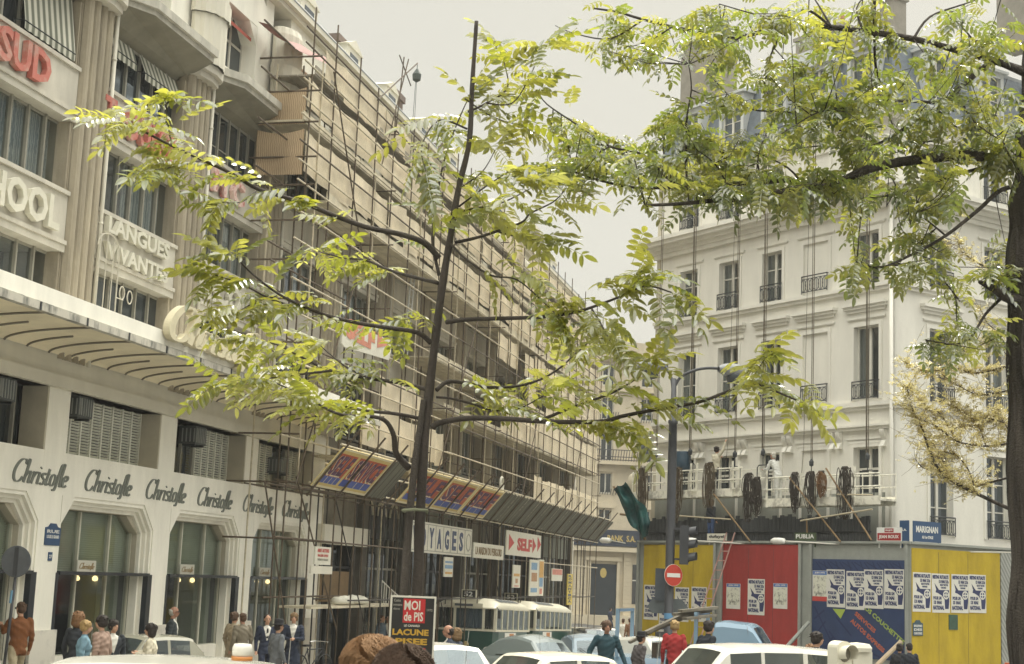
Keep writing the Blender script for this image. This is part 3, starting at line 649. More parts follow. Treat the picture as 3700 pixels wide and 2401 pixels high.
# inner ladders, bundles and clutter on the decks
def ladder(p0,p1,wv,m,name='ladder',parent=None,r=.03,rungs=10,F=FA,**tg):
    mb=MB(F); p0=np.array(p0,float); p1=np.array(p1,float); wv=np.array(wv,float)
    mb.tube([p0-wv/2,p1-wv/2],r,5); mb.tube([p0+wv/2,p1+wv/2],r,5)
    for i in range(1,rungs+1):
        c=p0+(p1-p0)*i/(rungs+1); mb.tube([c-wv/2,c+wv/2],r*.7,5)
    return mb.build(name,m,parent,**tg)
for (s,z,l) in ((50.5,9.3,'pale ladder standing inside the scaffold beside the trunk of the near tree'),(53.5,3.4,'light metal ladder leaning under the protective fan')):
    ladder((s,1.0,z),(s+.5,1.0,z+3.4),(.42,0,0),mat('aluminium',(.5,.5,.46),.4,.1,4),rungs=12,**tags(l,'ladder'))
M_tarp=mat('red_tarpaulin',(.20,.05,.035),.6,.2,2)
mb=MB(FA); R=[]
for i in range(19):
    t=i/18; s_=37.7+3.6*t; w=.2+.35*t; z=16.72-.28*math.sin(min(1,t*2)*math.pi/2)+.62*t
    R.append([(s_,w,z),(s_-.1,w+.35,z-.13-.06*math.sin(t*9)),(s_-.1,w+.55,z-.30-.15*t)])
mb.grid(R); mb.build('tarpaulin',M_tarp,None,smooth=True,**tags('dark red tarpaulin sagging under the roof edge at the near end of the scaffold','tarpaulin'))
# roof hoist: crossed poles with a pulley
t=thing('hoist','spindly roof hoist of crossed poles with a hanging pulley block','hoist',FA(44.5,1.5,16.6))
for p,q in (((44.2,1.6,16.5),(47.6,1.8,18.9)),((46.2,1.6,15.9),(46.4,1.7,18.7)),((45.0,1.6,14.6),(46.9,1.7,18.8)),((46.2,1.6,18.7),(47.3,1.7,18.0))): tubeo('pole',p,q,t,M_rust,.022)
mb=MB(FA); mb.tube([(47.6,1.8,18.85),(47.6,1.8,18.5)],.012,5); mb.lathe([(.03,.3),(.16,.1),(.14,-.1),(.02,-.18)],(47.6,1.8,18.4),8); mb.build('pulley_block',mat('green_grey_iron',(.07,.09,.08),.6,.1,3),t)
mb=MB(FA); mb.tube([(47.6,1.8,18.3),(47.62,1.8,15)],.008,4); mb.tube([(47.5,1.8,18.3),(47.3,1.8,15)],.008,4); mb.build('rope',M_iron,t)
# ---- protective fan: sheets rising outward from the scaffold
M_fan=wavy('corrugated_fan',(.085,.088,.066),(.185,.18,.135),2.4,'X',frame=frot(dA),dist=.6)
fan=thing('protective_fan','long row of grey corrugated sheets tilted outward on poles over the shopfronts','protective fan',FA(62,1.6,4.0))
def fanpt(s,t,dz=0,up=0): return (s,1.62+.90*t+up*.75,4.05+1.08*t-up*.65+dz)
FW0=[(46.9,49.4)]+[(52.3+i*3.95-.0,52.3+(i+1)*3.95-.08) for i in range(0,9)]
F_ST=[(44.95,46.85)]+[(60.2+i*2.3,60.2+(i+1)*2.3-.03) for i in range(12)]
for a,b in F_ST:
    b=min(b,88.3); mb=MB(FA); m=12
    mb.grid([[fanpt(a+(b-a)*j/m,t,.03*math.sin(j*2.1)) for t in (-.02,.5,1.0)] for j in range(m+1)]); mb.build('fan_sheet',M_fan,fan)
for i in range(22):
    s=40.3+i*2.3
    if s>88: break
    if 47.5<s<48.2: continue
    mb=MB(FA); mb.tube([(s,1.5,3.75),(s,2.98,5.62)],.03,6); mb.build('pole',M_rust,fan)
    mb=MB(FA); mb.tube([(s,.5,4.2),(s,1.62,4.02)],.025,5); mb.build('strut',M_rust,fan)
for t in (0,.5,1.0):
    mb=MB(FA); p=fanpt(40.2,t); q=fanpt(88,t); mb.tube([(p[0],p[1]-.05,p[2]+.07),(q[0],q[1]-.05,q[2]+.07)],.03,6); mb.build('rail',M_steel,fan)
# poster boards fastened on the fan
M_py=mat('yellow_poster_board',(.66,.52,.20),.7,.1,2); M_po=mat('orange_red_ink',(.50,.10,.03),.6,.25,5); M_pb=mat('blue_ink',(.06,.10,.38),.6,.2,4); M_pc=mat('cream_ink',(.78,.70,.48),.6,.1,3)
def fanposter(a,b,txt,label):
    def F(x,w,z): p=fanpt(x,z/1.40); return FA(p[0],p[1]+.77*(-.0)+w*.77,p[2]-w*.64)
    mb=MB(F); mb.mi=0; mb.box(a,b,0,.03,0,1.4); mb.mi=3; 
    for e in ((a,b,0,.07),(a,b,1.33,1.4)): mb.box(e[0],e[1],.031,.034,e[2],e[3])
    mb.box(a,a+.1,.031,.034,.071,1.329); mb.box(b-.1,b,.031,.034,.071,1.329)
    words=txt.split(); W=(b-a)-.5; tot=sum(len(w) for w in words)+.6*(len(words)-1); x=a+.25
    for wd in words:
        L=W*len(wd)/tot
        mb.mi=1; mb.box(x,x+L,.032,.036,.42,1.22); mb.mi=2; mb.box(x,x+L,.032,.036,.17,.415)
        mb.mi=3; mb.text(wd,x+.06,.42,L-.12,.74,.037,.004,bold=.02); mb.mi=4; mb.text(wd,x+.09,.47,L-.14,.70,.043,.004,bold=.03); mb.mi=3; 
        for q in range(3): mb.box(x+L*(q+1)/4,x+L*(q+1)/4+.035,.037,.039,.17,.40)
        x+=W*(len(wd)+.6)/tot
    mb.build('poster_board',[M_py,M_po,M_pb,M_pc,mat('plum_ink',(.11,.035,.10),.6,.3,5)],None,**tags(label,'poster board','yellow poster boards on the protective fan'))
fanposter(40.2,44.9,'SELF SERVICE','wide yellow board reading SELF SERVICE on the near end of the fan')
for i,(a,b) in enumerate(((48.2,52.0),(52.1,55.9),(56.0,60.0))): fanposter(a,b,'SELF',['yellow SELF board on the fan directly behind the tree trunk','yellow SELF board on the fan just right of the tree trunk','rightmost yellow SELF board on the fan, beside the bare grey sheets'][i])
mb=MB(FA); mb.tube([fanpt(49.6,0),fanpt(49.6,1.1)],.03,6)
# ---- shopfronts in the shade behind the scaffold
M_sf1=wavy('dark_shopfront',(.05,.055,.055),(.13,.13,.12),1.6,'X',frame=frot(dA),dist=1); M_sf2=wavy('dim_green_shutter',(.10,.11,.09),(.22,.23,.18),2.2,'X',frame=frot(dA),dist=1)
shops=[(45.3,50.2,'beige','brown'),(50.2,55.6,'green','dark'),(55.7,63.6,'dark','dark'),(63.6,70.0,'beige','green'),(70.0,78.2,'dark','dark'),(78.2,88.6,'green','dark')]
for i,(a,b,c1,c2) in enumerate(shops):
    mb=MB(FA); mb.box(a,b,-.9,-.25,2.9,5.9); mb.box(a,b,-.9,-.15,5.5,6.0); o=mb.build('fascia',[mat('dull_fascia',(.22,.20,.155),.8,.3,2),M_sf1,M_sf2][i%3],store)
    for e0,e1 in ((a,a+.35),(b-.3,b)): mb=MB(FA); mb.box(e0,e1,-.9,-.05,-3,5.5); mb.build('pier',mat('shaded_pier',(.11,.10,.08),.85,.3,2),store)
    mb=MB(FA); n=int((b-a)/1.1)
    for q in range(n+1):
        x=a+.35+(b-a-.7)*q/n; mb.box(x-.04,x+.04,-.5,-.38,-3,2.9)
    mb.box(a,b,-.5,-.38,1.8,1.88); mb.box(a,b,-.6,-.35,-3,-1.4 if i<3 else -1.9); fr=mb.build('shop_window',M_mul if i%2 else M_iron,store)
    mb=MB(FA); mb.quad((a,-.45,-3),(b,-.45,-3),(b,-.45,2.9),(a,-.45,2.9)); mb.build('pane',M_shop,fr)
    mb=MB(FA)
    for q in range(7):
        x=a+.5+(b-a-1)*q/6; h=rnd.uniform(.3,1.2); mb.box(x,x+rnd.uniform(.3,.7),-1.1,-.8,-1.2,-1.2+h); mb.box(x,x+.4,-1.1,-.9,.6,.6+h*.7)
    mb.build('display_goods',mat('assorted_goods',(.26,.22,.15),.8,.6,3,stain=(.10,.14,.17)),fr)
# half-round window heads above the second shop
for c in (50.9,52.4,53.9):
    mb=MB(FA); mb.prism([(c-.5,2.9)]+[(c+.5*math.cos(math.pi-t),3.7+.5*math.sin(math.pi-t)) for t in [q/10*math.pi for q in range(11)]]+[(c+.5,2.9)],-.24,-.2); o=mb.build('arched_window',M_dark,store)
    mb=MB(FA); mb.tube([(c+.5*math.cos(t),-.18,3.7+.5*math.sin(t)) for t in [q/10*math.pi for q in range(11)]],.05,5); mb.build('frame',M_beige,o)
mb=MB(FA); mb.box(45.4,49.9,-.2,.25,2.55,3.15); mb.build('balcony_parapet',M_cream,store)
# shop signs
M_sw=mat('sign_white',(.68,.66,.56),.6,.08,3); M_nv=mat('sign_navy',(.04,.06,.13),.6,.1,3); M_sr=mat('sign_red',(.50,.06,.05),.6,.15,3); M_bd=mat('dull_brown',(.22,.15,.08),.8,.2,3)
FAm=lambda s,w,z: FA(s*.916,w-.35+1.72,1.7+(z-1.7)*.916)
def board(name,a,b,z0,z1,w,draw,mats,label,F=FAm,cat='sign',group=None,th=.05):
    mb=MB(F); mb.box(min(a,b),max(a,b),w-th,w,z0,z1); draw(mb); return mb.build(name,mats,None,**tags(label,cat,group))
def d(mb):
    w=.352
    L='VOYAGES'
    for i,c in enumerate(L+'O'):
        x=54.55+i*1.12; mb.mi=1; 
        for e in ((x-.08,x+1.0,2.60,2.63),(x-.08,x+1.0,3.60,3.63)): mb.box(e[0],e[1],w-.001,w+.004,e[2],e[3])
        for e in (x-.08,x+.98): mb.box(e,e+.02,w-.001,w+.004,2.63,3.6)
        mb.mi=2 if i<7 else 1; mb.text(c,x+.12,2.72,.62 if i<7 else .8,.78,w,.01,bold=.04 if i<7 else -.02)
board('shop_sign',54.3,63.5,2.53,3.69,.35,d,[M_sw,M_mul,M_nv],'long white sign spelling VOYAGES in dark blue, behind the tree trunk')
def d(mb): mb.mi=1; mb.text('LA MAISON DU PERIGORD',64.2,2.66,4.9,.34,.352,.01,bold=.01)
board('shop_sign',63.87,69.5,2.51,3.16,.35,d,[M_sw,M_bd],'white sign reading LA MAISON DU PERIGORD between the VOYAGES and SELF signs')
def arrow(mb,x,z,h,dirn=1,w=0): mb.prism([(x,z),(x+.55*dirn,z+h/2),(x,z+h)],w,w+.01)
def d(mb): 
    mb.mi=1; mb.text('SELF',72.3,3.03,3.3,.62,.352,.01,bold=.05); arrow(mb,70.5,3.0,.75,2,.351); arrow(mb,75.8,3.0,.75,1.5,.351); arrow(mb,77.0,3.1,.75,1.5,.351)
board('shop_sign',70.0,77.9,2.78,3.93,.35,d,[M_sw,M_sr],'white sign with red SELF and red arrows under the fan')
mb=MB(FA)
def d(mb):
    mb.mi=1; mb.text('SELF',42.25,8.55,2.7,.62,1.702,.01,bold=.06); arrow(mb,45.2,8.7,.5,2.0,1.701)
mb=MB(FA); mb.prism([(41.9,8.32),(42.0,8.98),(46.55,9.16),(46.65,8.80),(46.5,8.5),(42.2,8.25)],1.65,1.70); d(mb); mb.build('hanging_sign',[M_sw,mat('faded_red_paint',(.62,.25,.17),.6,.15,3)],None,**tags('white sign with faded red SELF and arrow tied to the upper scaffold','sign'))
def d(mb):
    mb.mi=1; mb.text('ARRET AUTOBUS',44.55,2.26,1.05,.11,.362,.005,bold=.02); mb.text('MAGASIN OUVERT',44.6,2.12,.95,.08,.362,.005)
    mb.mi=2; mb.text('PENDANT LES TRAVAUX',44.6,2.0,.95,.07,.362,.005)
board('notice_board',44.37,45.8,1.88,2.43,.36,d,[M_sw,M_sr,M_mul],'small white notice on the pale pier at the corner of the store',cat='notice')
board('notice_board',44.1,46.0,1.60,1.84,.36,lambda mb:None,[M_cream],'blank cream strip directly below the small white notice',cat='notice')
def colorposter(a,b,z0,z1,label,blocks,w=.35):
    def d(mb):
        for i,(m,x0,x1,y0,y1) in enumerate(blocks): mb.mi=m; mb.box(a+(b-a)*x0,a+(b-a)*x1,w+.001,w+.004+.0015*i,z0+(z1-z0)*y0,z0+(z1-z0)*y1)
    board('shop_poster',a,b,z0,z1,w,d,[M_sw,mat('poster_orange',(.62,.36,.10),.6,.3,5),mat('poster_sky',(.20,.34,.50),.6,.2,5),mat('poster_rose',(.60,.24,.18),.6,.2,5),mat('poster_tan',(.45,.25,.12),.6,.4,8)],label,cat='poster')
colorposter(75.4,77.6,.86,2.67,'tall white poster with a brown dish under the SELF sign',[(2,.15,.8,.72,.92),(4,.2,.8,.4,.64),(2,.15,.85,.1,.22)])
colorposter(77.65,78.9,.86,2.72,'narrow yellow and blue poster beside the brown dish poster',[(1,.05,.9,.5,.95),(2,.1,.8,.25,.5),(3,.2,.7,.05,.2)])
colorposter(71.65,73.25,1.26,2.34,'small narrow white poster left of the dish poster',[(1,.1,.9,.5,.62),(3,.2,.8,.05,.1),(4,.35,.65,.2,.4)])
colorposter(59.3,60.6,1.65,2.44,'blue and cream banner hanging below the VOYAGES sign',[(2,.05,.95,.7,.8),(2,.05,.95,.42,.6),(1,.1,.9,.15,.25)])
colorposter(81.0,83.95,1.65,2.31,'rose coloured notice near the far end of the scaffold',[(3,.04,.96,.5,.95)])
def d(mb):
    mb.mi=1
    for i,c in enumerate('ROMANTICA'): mb.text(c,84.95,1.88-i*.175,.9,.13,.502,.01,bold=.03)
board('vertical_sign',84.7,86.2,.35,2.07,.5,d,[mat('sign_yellow',(.55,.42,.08),.6,.1,3),M_black],'narrow vertical yellow sign reading ROMANTICA at the far shop')
mb=MB(FA); mb.box(45.7,48.4,-.1,.1,.87,1.7); mb.box(45.6,48.5,-.12,.35,.75,.868); mb.build('site_hut_panel',M_bd,None,**tags('brown wooden panel standing on the gantry behind the scaffold tubes','panel'))
# gantry deck with a white handrail above the pavement
g=thing('gantry_deck','low scaffold deck with white railing and sacks over the pavement','gantry',FA(47.5,1.2,.7))
mb=MB(FA); mb.box(41.2,51.2,.5,1.5,.62,.68); mb.build('deck',M_plank,g)
mb=MB(FA)
for i in range(10): mb.tube([(47.6+i*.28,1.5,.68),(47.6+i*.28,1.5,1.45-.075*i)],.014,5)
mb.tube([(47.5,1.5,1.48),(50.3,1.5,.75)],.02,5); mb.build('railing',M_win,g)
mb=MB(FA); mb.box(50.2,51.3,1.45,1.5,.6,.98); mb.build('kick_board',M_sw,g)
for i,(s,z,r) in enumerate(((45.2,.68,.35),(45.9,.70,.3),(46.6,.68,.38),(44.6,.68,.28))):
    mb=MB(FA); mb.lathe([(.0,0),(r,.05),(r*.95,.18),(r*.5,.27),(0,.3)],(s,1.1,z),10,sx=1.2,sy=.8); mb.build('cement_sack',M_sw,None,smooth=True,**tags(['pale sack on the gantry deck, second from the left','small pale sack on the gantry deck, third from the left','largest pale sack, nearest the white railing','leftmost pale sack on the gantry deck'][i],'sack','pale sacks on the gantry deck'))
# pulley wheel on the fan
mb=MB(FA)
for q in (1,): mb.tube([(62.8+.28*math.cos(t),1.72,5.62+.28*math.sin(t)) for t in [i/16*2*math.pi for i in range(17)]],.05,6)
for t in range(4): mb.tube([(62.8,1.72,5.62),(62.8+.28*math.cos(t*1.57),1.72,5.62+.28*math.sin(t*1.57))],.025,5)
mb.build('spoked_pulley',M_sw,None,**tags('pale spoked wheel fixed above the grey fan sheets','wheel'))
# ================================================================== CREAM CORNER HOUSE
house=thing('corner_apartment_house','tall cream plastered corner house with slate mansard roof and iron window railings','building',FB(0,0,gz(48)))
HU,HV=11.95,14.0
M_hp=mat('fresh_cream_paint',(.75,.73,.655),.8,.10,1.4,bump=.2,streak=.2)
M_hp2=mat('grimy_plaster',(.30,.31,.27),.85,.25,1.3,streak=.3)
M_slate=mat('slate',(.13,.155,.18),.6,.25,7)
rows=[(11.80,13.62),(7.95,10.42),(3.6,6.4)]
UW=[(9.71,10.72),(7.41,8.48),(5.16,6.16),(2.9,4.08),(.6,1.7)]     # blind one is index 3
VW=[(1.70,2.81),(4.5,5.68),(7.6,8.75),(10.5,11.6)]
def facade(F,W,wins,blindi,name):
    # wall with openings
    edges=[]
    mb=MB(F)
    zb,zt=-1.8,17.55
    prev=0
    ops=sorted(wins)
    x=0
    for a,b in ops:
        mb.box(x,a,-.45,0,zb,zt)
        z=zb
        for (z0,z1) in sorted([(3.6,6.4),(7.95,10.42),(11.80,13.62),(15.25,16.75)]):
            mb.box(a,b,-.45,-.001,z,z0); z=z1
        mb.box(a,b,-.45,-.001,z,zt); x=b
    mb.box(x,W,-.45,0,zb,zt)
    w=mb.build(name,M_hp,house)
    return w
wB=facade(FB,HU,UW,3,'wall'); wC=facade(FC,HV,VW,-1,'wall')
mb=MB(FB); mb.box(.5,HU-.3,-13.5,-.5,-1.8,17.5); mb.build('inner_core',M_dark,house)
mb=MB(FB); mb.box(HU-.02,HU+.25,-13.5,-.002,-1.8,17.4); mb.build('end_wall',M_beige,house)
def house_window(F,a,b,z0,z1,parent,blind=False,tall=False,style='balconet',bars=2,open_=False):
    mb=MB(F); t=.13
    # surround moulding
    mb.box(a-t,a,0,.04,z0,z1+t); mb.box(b,b+t,0,.04,z0,z1+t); mb.box(a,b,0,.04,z1,z1+t); mb.box(a-.3,b+.3,0,.07,z1+t+.12,z1+t+.18); mb.box(a-.26,b+.26,0,.05,z1+t+.09,z1+t+.118)
    mb.build('surround',M_hp,parent)
    fr=None
    if blind:
        mb=MB(F); mb.box(a-.001,b+.001,-.2,-.05,z0,z1); fr=mb.build('blind_panel',M_hp,parent)
    else:
        mb=MB(F); c=(a+b)/2
        mb.box(a,a+.05,-.26,-.18,z0,z1); mb.box(b-.05,b,-.26,-.18,z0,z1); mb.box(c-.055,c+.055,-.26,-.17,z0,z1); mb.box(a+.05,b-.05,-.26,-.18,z1-.05,z1); mb.box(a+.05,b-.05,-.26,-.18,z0,z0+.08)
        if tall: mb.box(a+.05,b-.05,-.26,-.18,z1-.75,z1-.67)
        for i in range(1,bars+1):
            z=z0+(z1-z0)*i/(bars+1); mb.box(a+.05,c-.055,-.235,-.20,z-.018,z+.018); mb.box(c+.055,b-.05,-.235,-.20,z-.018,z+.018)
        fr=mb.build('window',M_win,parent)
        mb=MB(F); mb.quad((a,-.22,z0),(b,-.22,z0),(b,-.22,z1),(a,-.22,z1)); mb.build('pane',M_glassc if not tall else M_glass,fr)
        if random.Random(a*7+z0).random()<.55:
            mb=MB(F); mb.grid([[(a+.07+(b-a)*.22*j/8,-.32+.03*math.sin(j*2),z) for z in (z0,z1)] for j in range(9)]); mb.grid([[(b-.07-(b-a)*.22*j/8,-.32+.03*math.sin(j*2),z) for z in (z0,z1)] for j in range(9)]); mb.build('curtain',mat('white_curtain',(.42,.43,.40),.9,.1,3),fr,smooth=True)
    return fr
def railing(F,a,b,z0,parent,h=.62,w=.10,rings=True):
    mb=MB(F); a-=.02;b+=.02
    mb.tube([(a,w,z0+h),(b,w,z0+h)],.022,5); mb.tube([(a,w,z0+h-.1),(b,w,z0+h-.1)],.012,4); mb.tube([(a,w,z0+.06),(b,w,z0+.06)],.016,4)
    mb.tube([(a,w,z0),(a,w,z0+h)],.016,4); mb.tube([(b,w,z0),(b,w,z0+h)],.016,4); mb.tube([(a,0,z0+h),(a,w,z0+h)],.015,4); mb.tube([(b,0,z0+h),(b,w,z0+h)],.015,4)
    n=6; p=(b-a)/n
    for i in range(n):
        c=a+p*(i+.5); hh=(h-.18)/2
        mb.tube([(c+p*.56*math.cos(t),w,z0+.07+hh+hh*math.sin(t)) for t in [q/10*2*math.pi for q in range(11)]],.011,4)
        mb.tube([(c,w,z0+.07),(c,w,z0+h-.1)],.009,4)
    return mb.build('railing',M_iron,parent)
for fi,(F,wins,par) in enumerate(((FB,UW,wB),(FC,VW,wC))):
    for i,(a,b) in enumerate(wins):
        bl=(fi==0 and i==3)
        for ri,(z0,z1) in enumerate(((3.6,6.4),(7.95,10.42),(11.80,13.62),(15.25,16.75))):
            house_window(F,a,b,z0,z1,par,blind=bl,tall=ri==0,bars=(2 if ri==0 else (0 if i==4 or fi else 1) if ri==1 else (2 if i<3 and fi==0 else 0)))
            if ri>0 or fi==1: railing(F,a,b,z0+(.0 if not bl else .05),par,h=.62 if ri<3 else .5)
            if ri==1:
                mb=MB(F); mb.box(a-.42,b+.42,0,.22,11.10,11.2); mb.box(a-.38,b+.38,0,.15,11.0,11.099); mb.box(a-.3,b+.3,0,.08,10.9,10.999); mb.build('window_hood',M_hp,par)
# storey bands and cornices
for F,W,par in ((FB,HU+.2,wB),(FC,HV,wC)):
    for (z0,z1,w) in ((11.55,11.66,.12),(11.66,11.78,.2),(7.62,7.72,.10),(7.72,7.86,.18),(7.05,7.12,.22),(6.95,7.05,.14)):
        mb=MB(F); mb.box(-(w if F is FC else .0),W if z0>7.2 or F is FC else HU-.15,0,w,z0,z1-.001) if not (F is FC and z0<7.2) else mb.box(0,.0001,0,.0001,z0,z0+.0001)
        if mb.f: mb.build('band',M_hp,par)
    st=[(14.30,.06),(14.45,.16),(14.6,.24),(14.72,.42),(14.86,.62),(15.02,.72)]
    for (z,w),(z2,w2) in zip(st[:-1],st[1:]):
        mb=MB(F); mb.box(-(w2 if F is FC else 0),W+(w2*.6 if F is FB else 0),0,w2,z,z2-.001); mb.build('cornice',M_hp,par)
    for (z0,z1,w) in ((17.3,17.42,.15),(17.421,17.6,.35)):
        mb=MB(F); mb.box(-(w if F is FC else 0),W,0,w,z0,z1); mb.build('cornice',M_hp,par)
# rainwater pipe on the corner, corner pilaster
mb=MB(FB); mb.tube([(-.05,.16,-1.2),(-.05,.16,14.3)],.06,8); mb.build('downpipe',M_hp,wB,smooth=True)
mb=MB(FB); mb.box(-.0,.22,.001,.05,7.9,14.3); mb.box(.0,.3,.001,.04,-1,6.95); mb.build('corner_strip',M_hp,wB)
# scrolled brackets under the first floor ledge
for c in (10.95,9.45,9.2,7.15,6.9,4.85,4.6,2.6,2.3,.35):
    mb=MB(FB); pr=[]
    for j in range(14):
        t=j/13; pr.append((.02+.16*abs(math.cos(t*2.6))**.8+.02,6.93-.55*t))
    mb.prism([(0.0,6.93)]+pr+[(0,6.36)],c-.09,c+.09,'x'); mb.build('bracket',M_hp,wB)
mb=MB(FB)
for a,b in UW: 
    mb.box(a-.35,b+.35,.0,.03,3.4,6.9) if False else None
for a,b in UW: mb.box(a-.2,b+.2,0,.05,6.52,6.60)
mb.build('lintel_band',M_hp,wB)
mb=MB(FB); mb.box(.35,HU,.002,.02,-1.5,4.9); mb.build('grimy_plinth',M_hp2,wB)
# mansard roof
mb=MB(FB); 
rp_=[(-.15,17.6),(-.75,20.3),(-2.6,21.4),(-6.5,22.2)]
Hn=lambda u,w,z: (u,w,z)
def mans(F,W,sgn):
    return None
# hip geometry on both streets: offsets inward from each wall
def P2(du,dw,z): return FB(0,0,0)*0+PC+nB*du+nC*dw+np.array([0,0,z])
lev=[(.10,17.6),(-.55,20.25),(-.50,20.35),(-2.6,21.5),(-6.5,22.4)]
mb=MB(lambda a,b,c: np.array([a,b,c]))
ringB=[];
for o_,z in lev:
    cor=PC+0; 
    # corner point where both offset planes meet
    M2=np.array([[nB[0],nB[1]],[nC[0],nC[1]]]); xy=np.linalg.solve(M2,np.array([o_,o_])); c=np.array([PC[0]+xy[0],PC[1]+xy[1],z])
    L=PC+dB*(HU+.2)+nB*o_; L[2]=z; Rr=PC+dC*HV+nC*o_; Rr=Rr.copy(); Rr[2]=z
    ringB.append([tuple(L),tuple(c),tuple(Rr)])
mb.grid([r for r in ringB[:2]]); ms=mb.build('mansard_slope',M_slate,house)
mb=MB(lambda a,b,c: np.array([a,b,c])); mb.grid([r for r in ringB[1:]]); mb.build('zinc_roof',M_zinc,house)
mb=MB(FB); mb.prism([(-.55,17.6),(-.55,20.3),(-2.6,21.45),(-6.5,22.35),(-13,22.35),(-13,17.6)],HU+.15,HU+.3,'x'); mb.build('gable_wall',M_beige,house)
mb=MB(FB); mb.tube([(0,.02,20.22),(HU,-.45,20.22)],.001,4); 
def dormer(F,a,b,tall=False):
    mb=MB(F); z0,z1=18.15,19.85
    mb.box(a-.16,a,-1.6,.02,z0-.1,z1); mb.box(b,b+.16,-1.6,.02,z0-.1,z1); mb.box(a-.16,b+.16,-1.6,.02,z1,z1+.18); mb.box(a-.28,b+.28,-1.6,.16,z1+.181,z1+.28); mb.box(a,b,-1.6,.0,z0-.12,z0)
    d=mb.build('dormer',mat('pale_grey_woodwork',(.52,.54,.53),.6,.08,2),ms)
    mb=MB(F); c=(a+b)/2; mb.box(c-.05,c+.05,-.16,-.08,z0,z1); mb.box(a,a+.05,-.16,-.09,z0,z1); mb.box(b-.05,b,-.16,-.09,z0,z1)
    for i in (1,2,3): mb.box(a+.05,b-.05,-.14,-.10,z0+(z1-z0)*i/4-.012,z0+(z1-z0)*i/4+.012)
    mb.build('sash',M_win,d); mb=MB(F); mb.quad((a,-.12,z0),(b,-.12,z0),(b,-.12,z1),(a,-.12,z1)); mb.build('pane',M_glassc,d)
for a,b in ((9.9,10.8),(7.45,8.5),(5.2,6.2),(3.0,4.0),(.9,1.9)): dormer(FB,a,b)
for a,b in ((1.7,2.7),(4.5,5.5),(7.6,8.6)): dormer(FC,a,b)
mb=MB(FB); mb.box(.2,HU,.02,.1,17.6,17.85); 
for q in range(30): mb.tube([(.3+q*.39,.06,17.85),(.3+q*.39,.06,18.2)],.012,4)
mb.tube([(.2,.06,18.2),(HU,.06,18.2)],.018,4); mb.build('roof_railing',M_iron,ms)
for (a,b,w0,w1,z0,z1,pots) in ((11.7,14.0,-3.6,-2.5,16,24.2,2),(6.1,8.5,-4.8,-3.8,21,23.2,3),(4.4,5.1,-5.6,-4.9,21,24.1,1),(-1.5,.2,-6.6,-5.6,21,23.6,3)):
    mb=MB(FB); mb.box(a,b,w0,w1,z0,z1); mb.box(a-.08,b+.08,w0-.08,w1+.08,z1+.001,z1+.14); ch=mb.build('chimney_stack',mat('grey_rendered_chimney',(.27,.25,.21),.9,.2,2),house)
    mb=MB(FB)
    for i in range(pots):
        mb.lathe([(.13,0),(.11,.35),(.14,.36),(.12,.5)],(a+(b-a)*(i+.5)/pots,(w0+w1)/2,z1+.14),8)
    mb.build('chimney_pot',mat('terracotta',(.38,.20,.12),.8,.2,4),ch)
mb=MB(FB); mb.prism([(-2.5,21.2),(-2.5,22.0),(-3.6,22.5),(-3.6,21.2)],6.3,8.2,'x'); mb.build('roof_skylight_house',mat('pale_grey_woodwork',(.52,.54,.53)),house)
# ================================================================== BANK HOUSE at the far end of the street
YB=155.; XB=2.0; 
_ab=R_(84); dK=unit(_ab); nK=np.array([dK[1],-dK[0],0]); PK=np.array([2.,YB,0])
def FK(u,w,z): return PK+dK*u+nK*w+np.array([0,0,z])
bank=thing('bank_house','pale ornate stone bank building with arched pediment closing the far end of the street','building',FK(10,0,gz(150)))
M_bk=mat('warm_limestone',(.56,.49,.36),.85,.16,.5,bump=.3)
bw=[(3.5,4.75),(7.6,8.85),(11.7,12.95),(15.8,17.05),(19.9,21.15)]
fl=[(7.7,8.95),(10.6,12.65),(14.0,16.7),(18.2,20.45),(21.7,23.95)]
mb=MB(FK); x=0
for a,b in bw:
    mb.box(x,a,-1,0,-5,24.9)
    z=-5
    for z0,z1 in fl: mb.box(a,b,-1,-.002,z,z0); z=z1
    mb.box(a,b,-1,-.002,z,24.9); x=b
mb.box(x,26,-1,0,-5,24.9); bkw=mb.build('wall',M_bk,bank)
mb=MB(FK); mb.box(0,26,-12,-1.001,-5,24.8); mb.build('inner_core',M_dark,bank)
for a,b in bw:
    for fi,(z0,z1) in enumerate(fl):
        mb=MB(FK); c=(a+b)/2; mb.box(a,a+.09,-.35,-.2,z0,z1); mb.box(b-.09,b,-.35,-.2,z0,z1); mb.box(c-.07,c+.07,-.35,-.2,z0,z1); mb.box(a+.09,b-.09,-.35,-.2,z0+.02,z0+.15)
        f=mb.build('window',M_win,bkw); mb=MB(FK); mb.quad((a,-.3,z0),(b,-.3,z0),(b,-.3,z1),(a,-.3,z1)); mb.build('pane',M_glass,f)
        mb=MB(FK); mb.box(a-.3,a-.02,0,.12,z0-.1,z1+.2); mb.box(b+.02,b+.3,0,.12,z0-.1,z1+.2); mb.box(a-.35,b+.35,0,.3,z1+.2,z1+.42)
        if fi<2: mb.prism([(a-.35,z1+.421),(c,z1+.95),(b+.35,z1+.421)],0,.25)
        mb.build('surround',M_bk,f)
    for z0,z1,w in ():
        pass
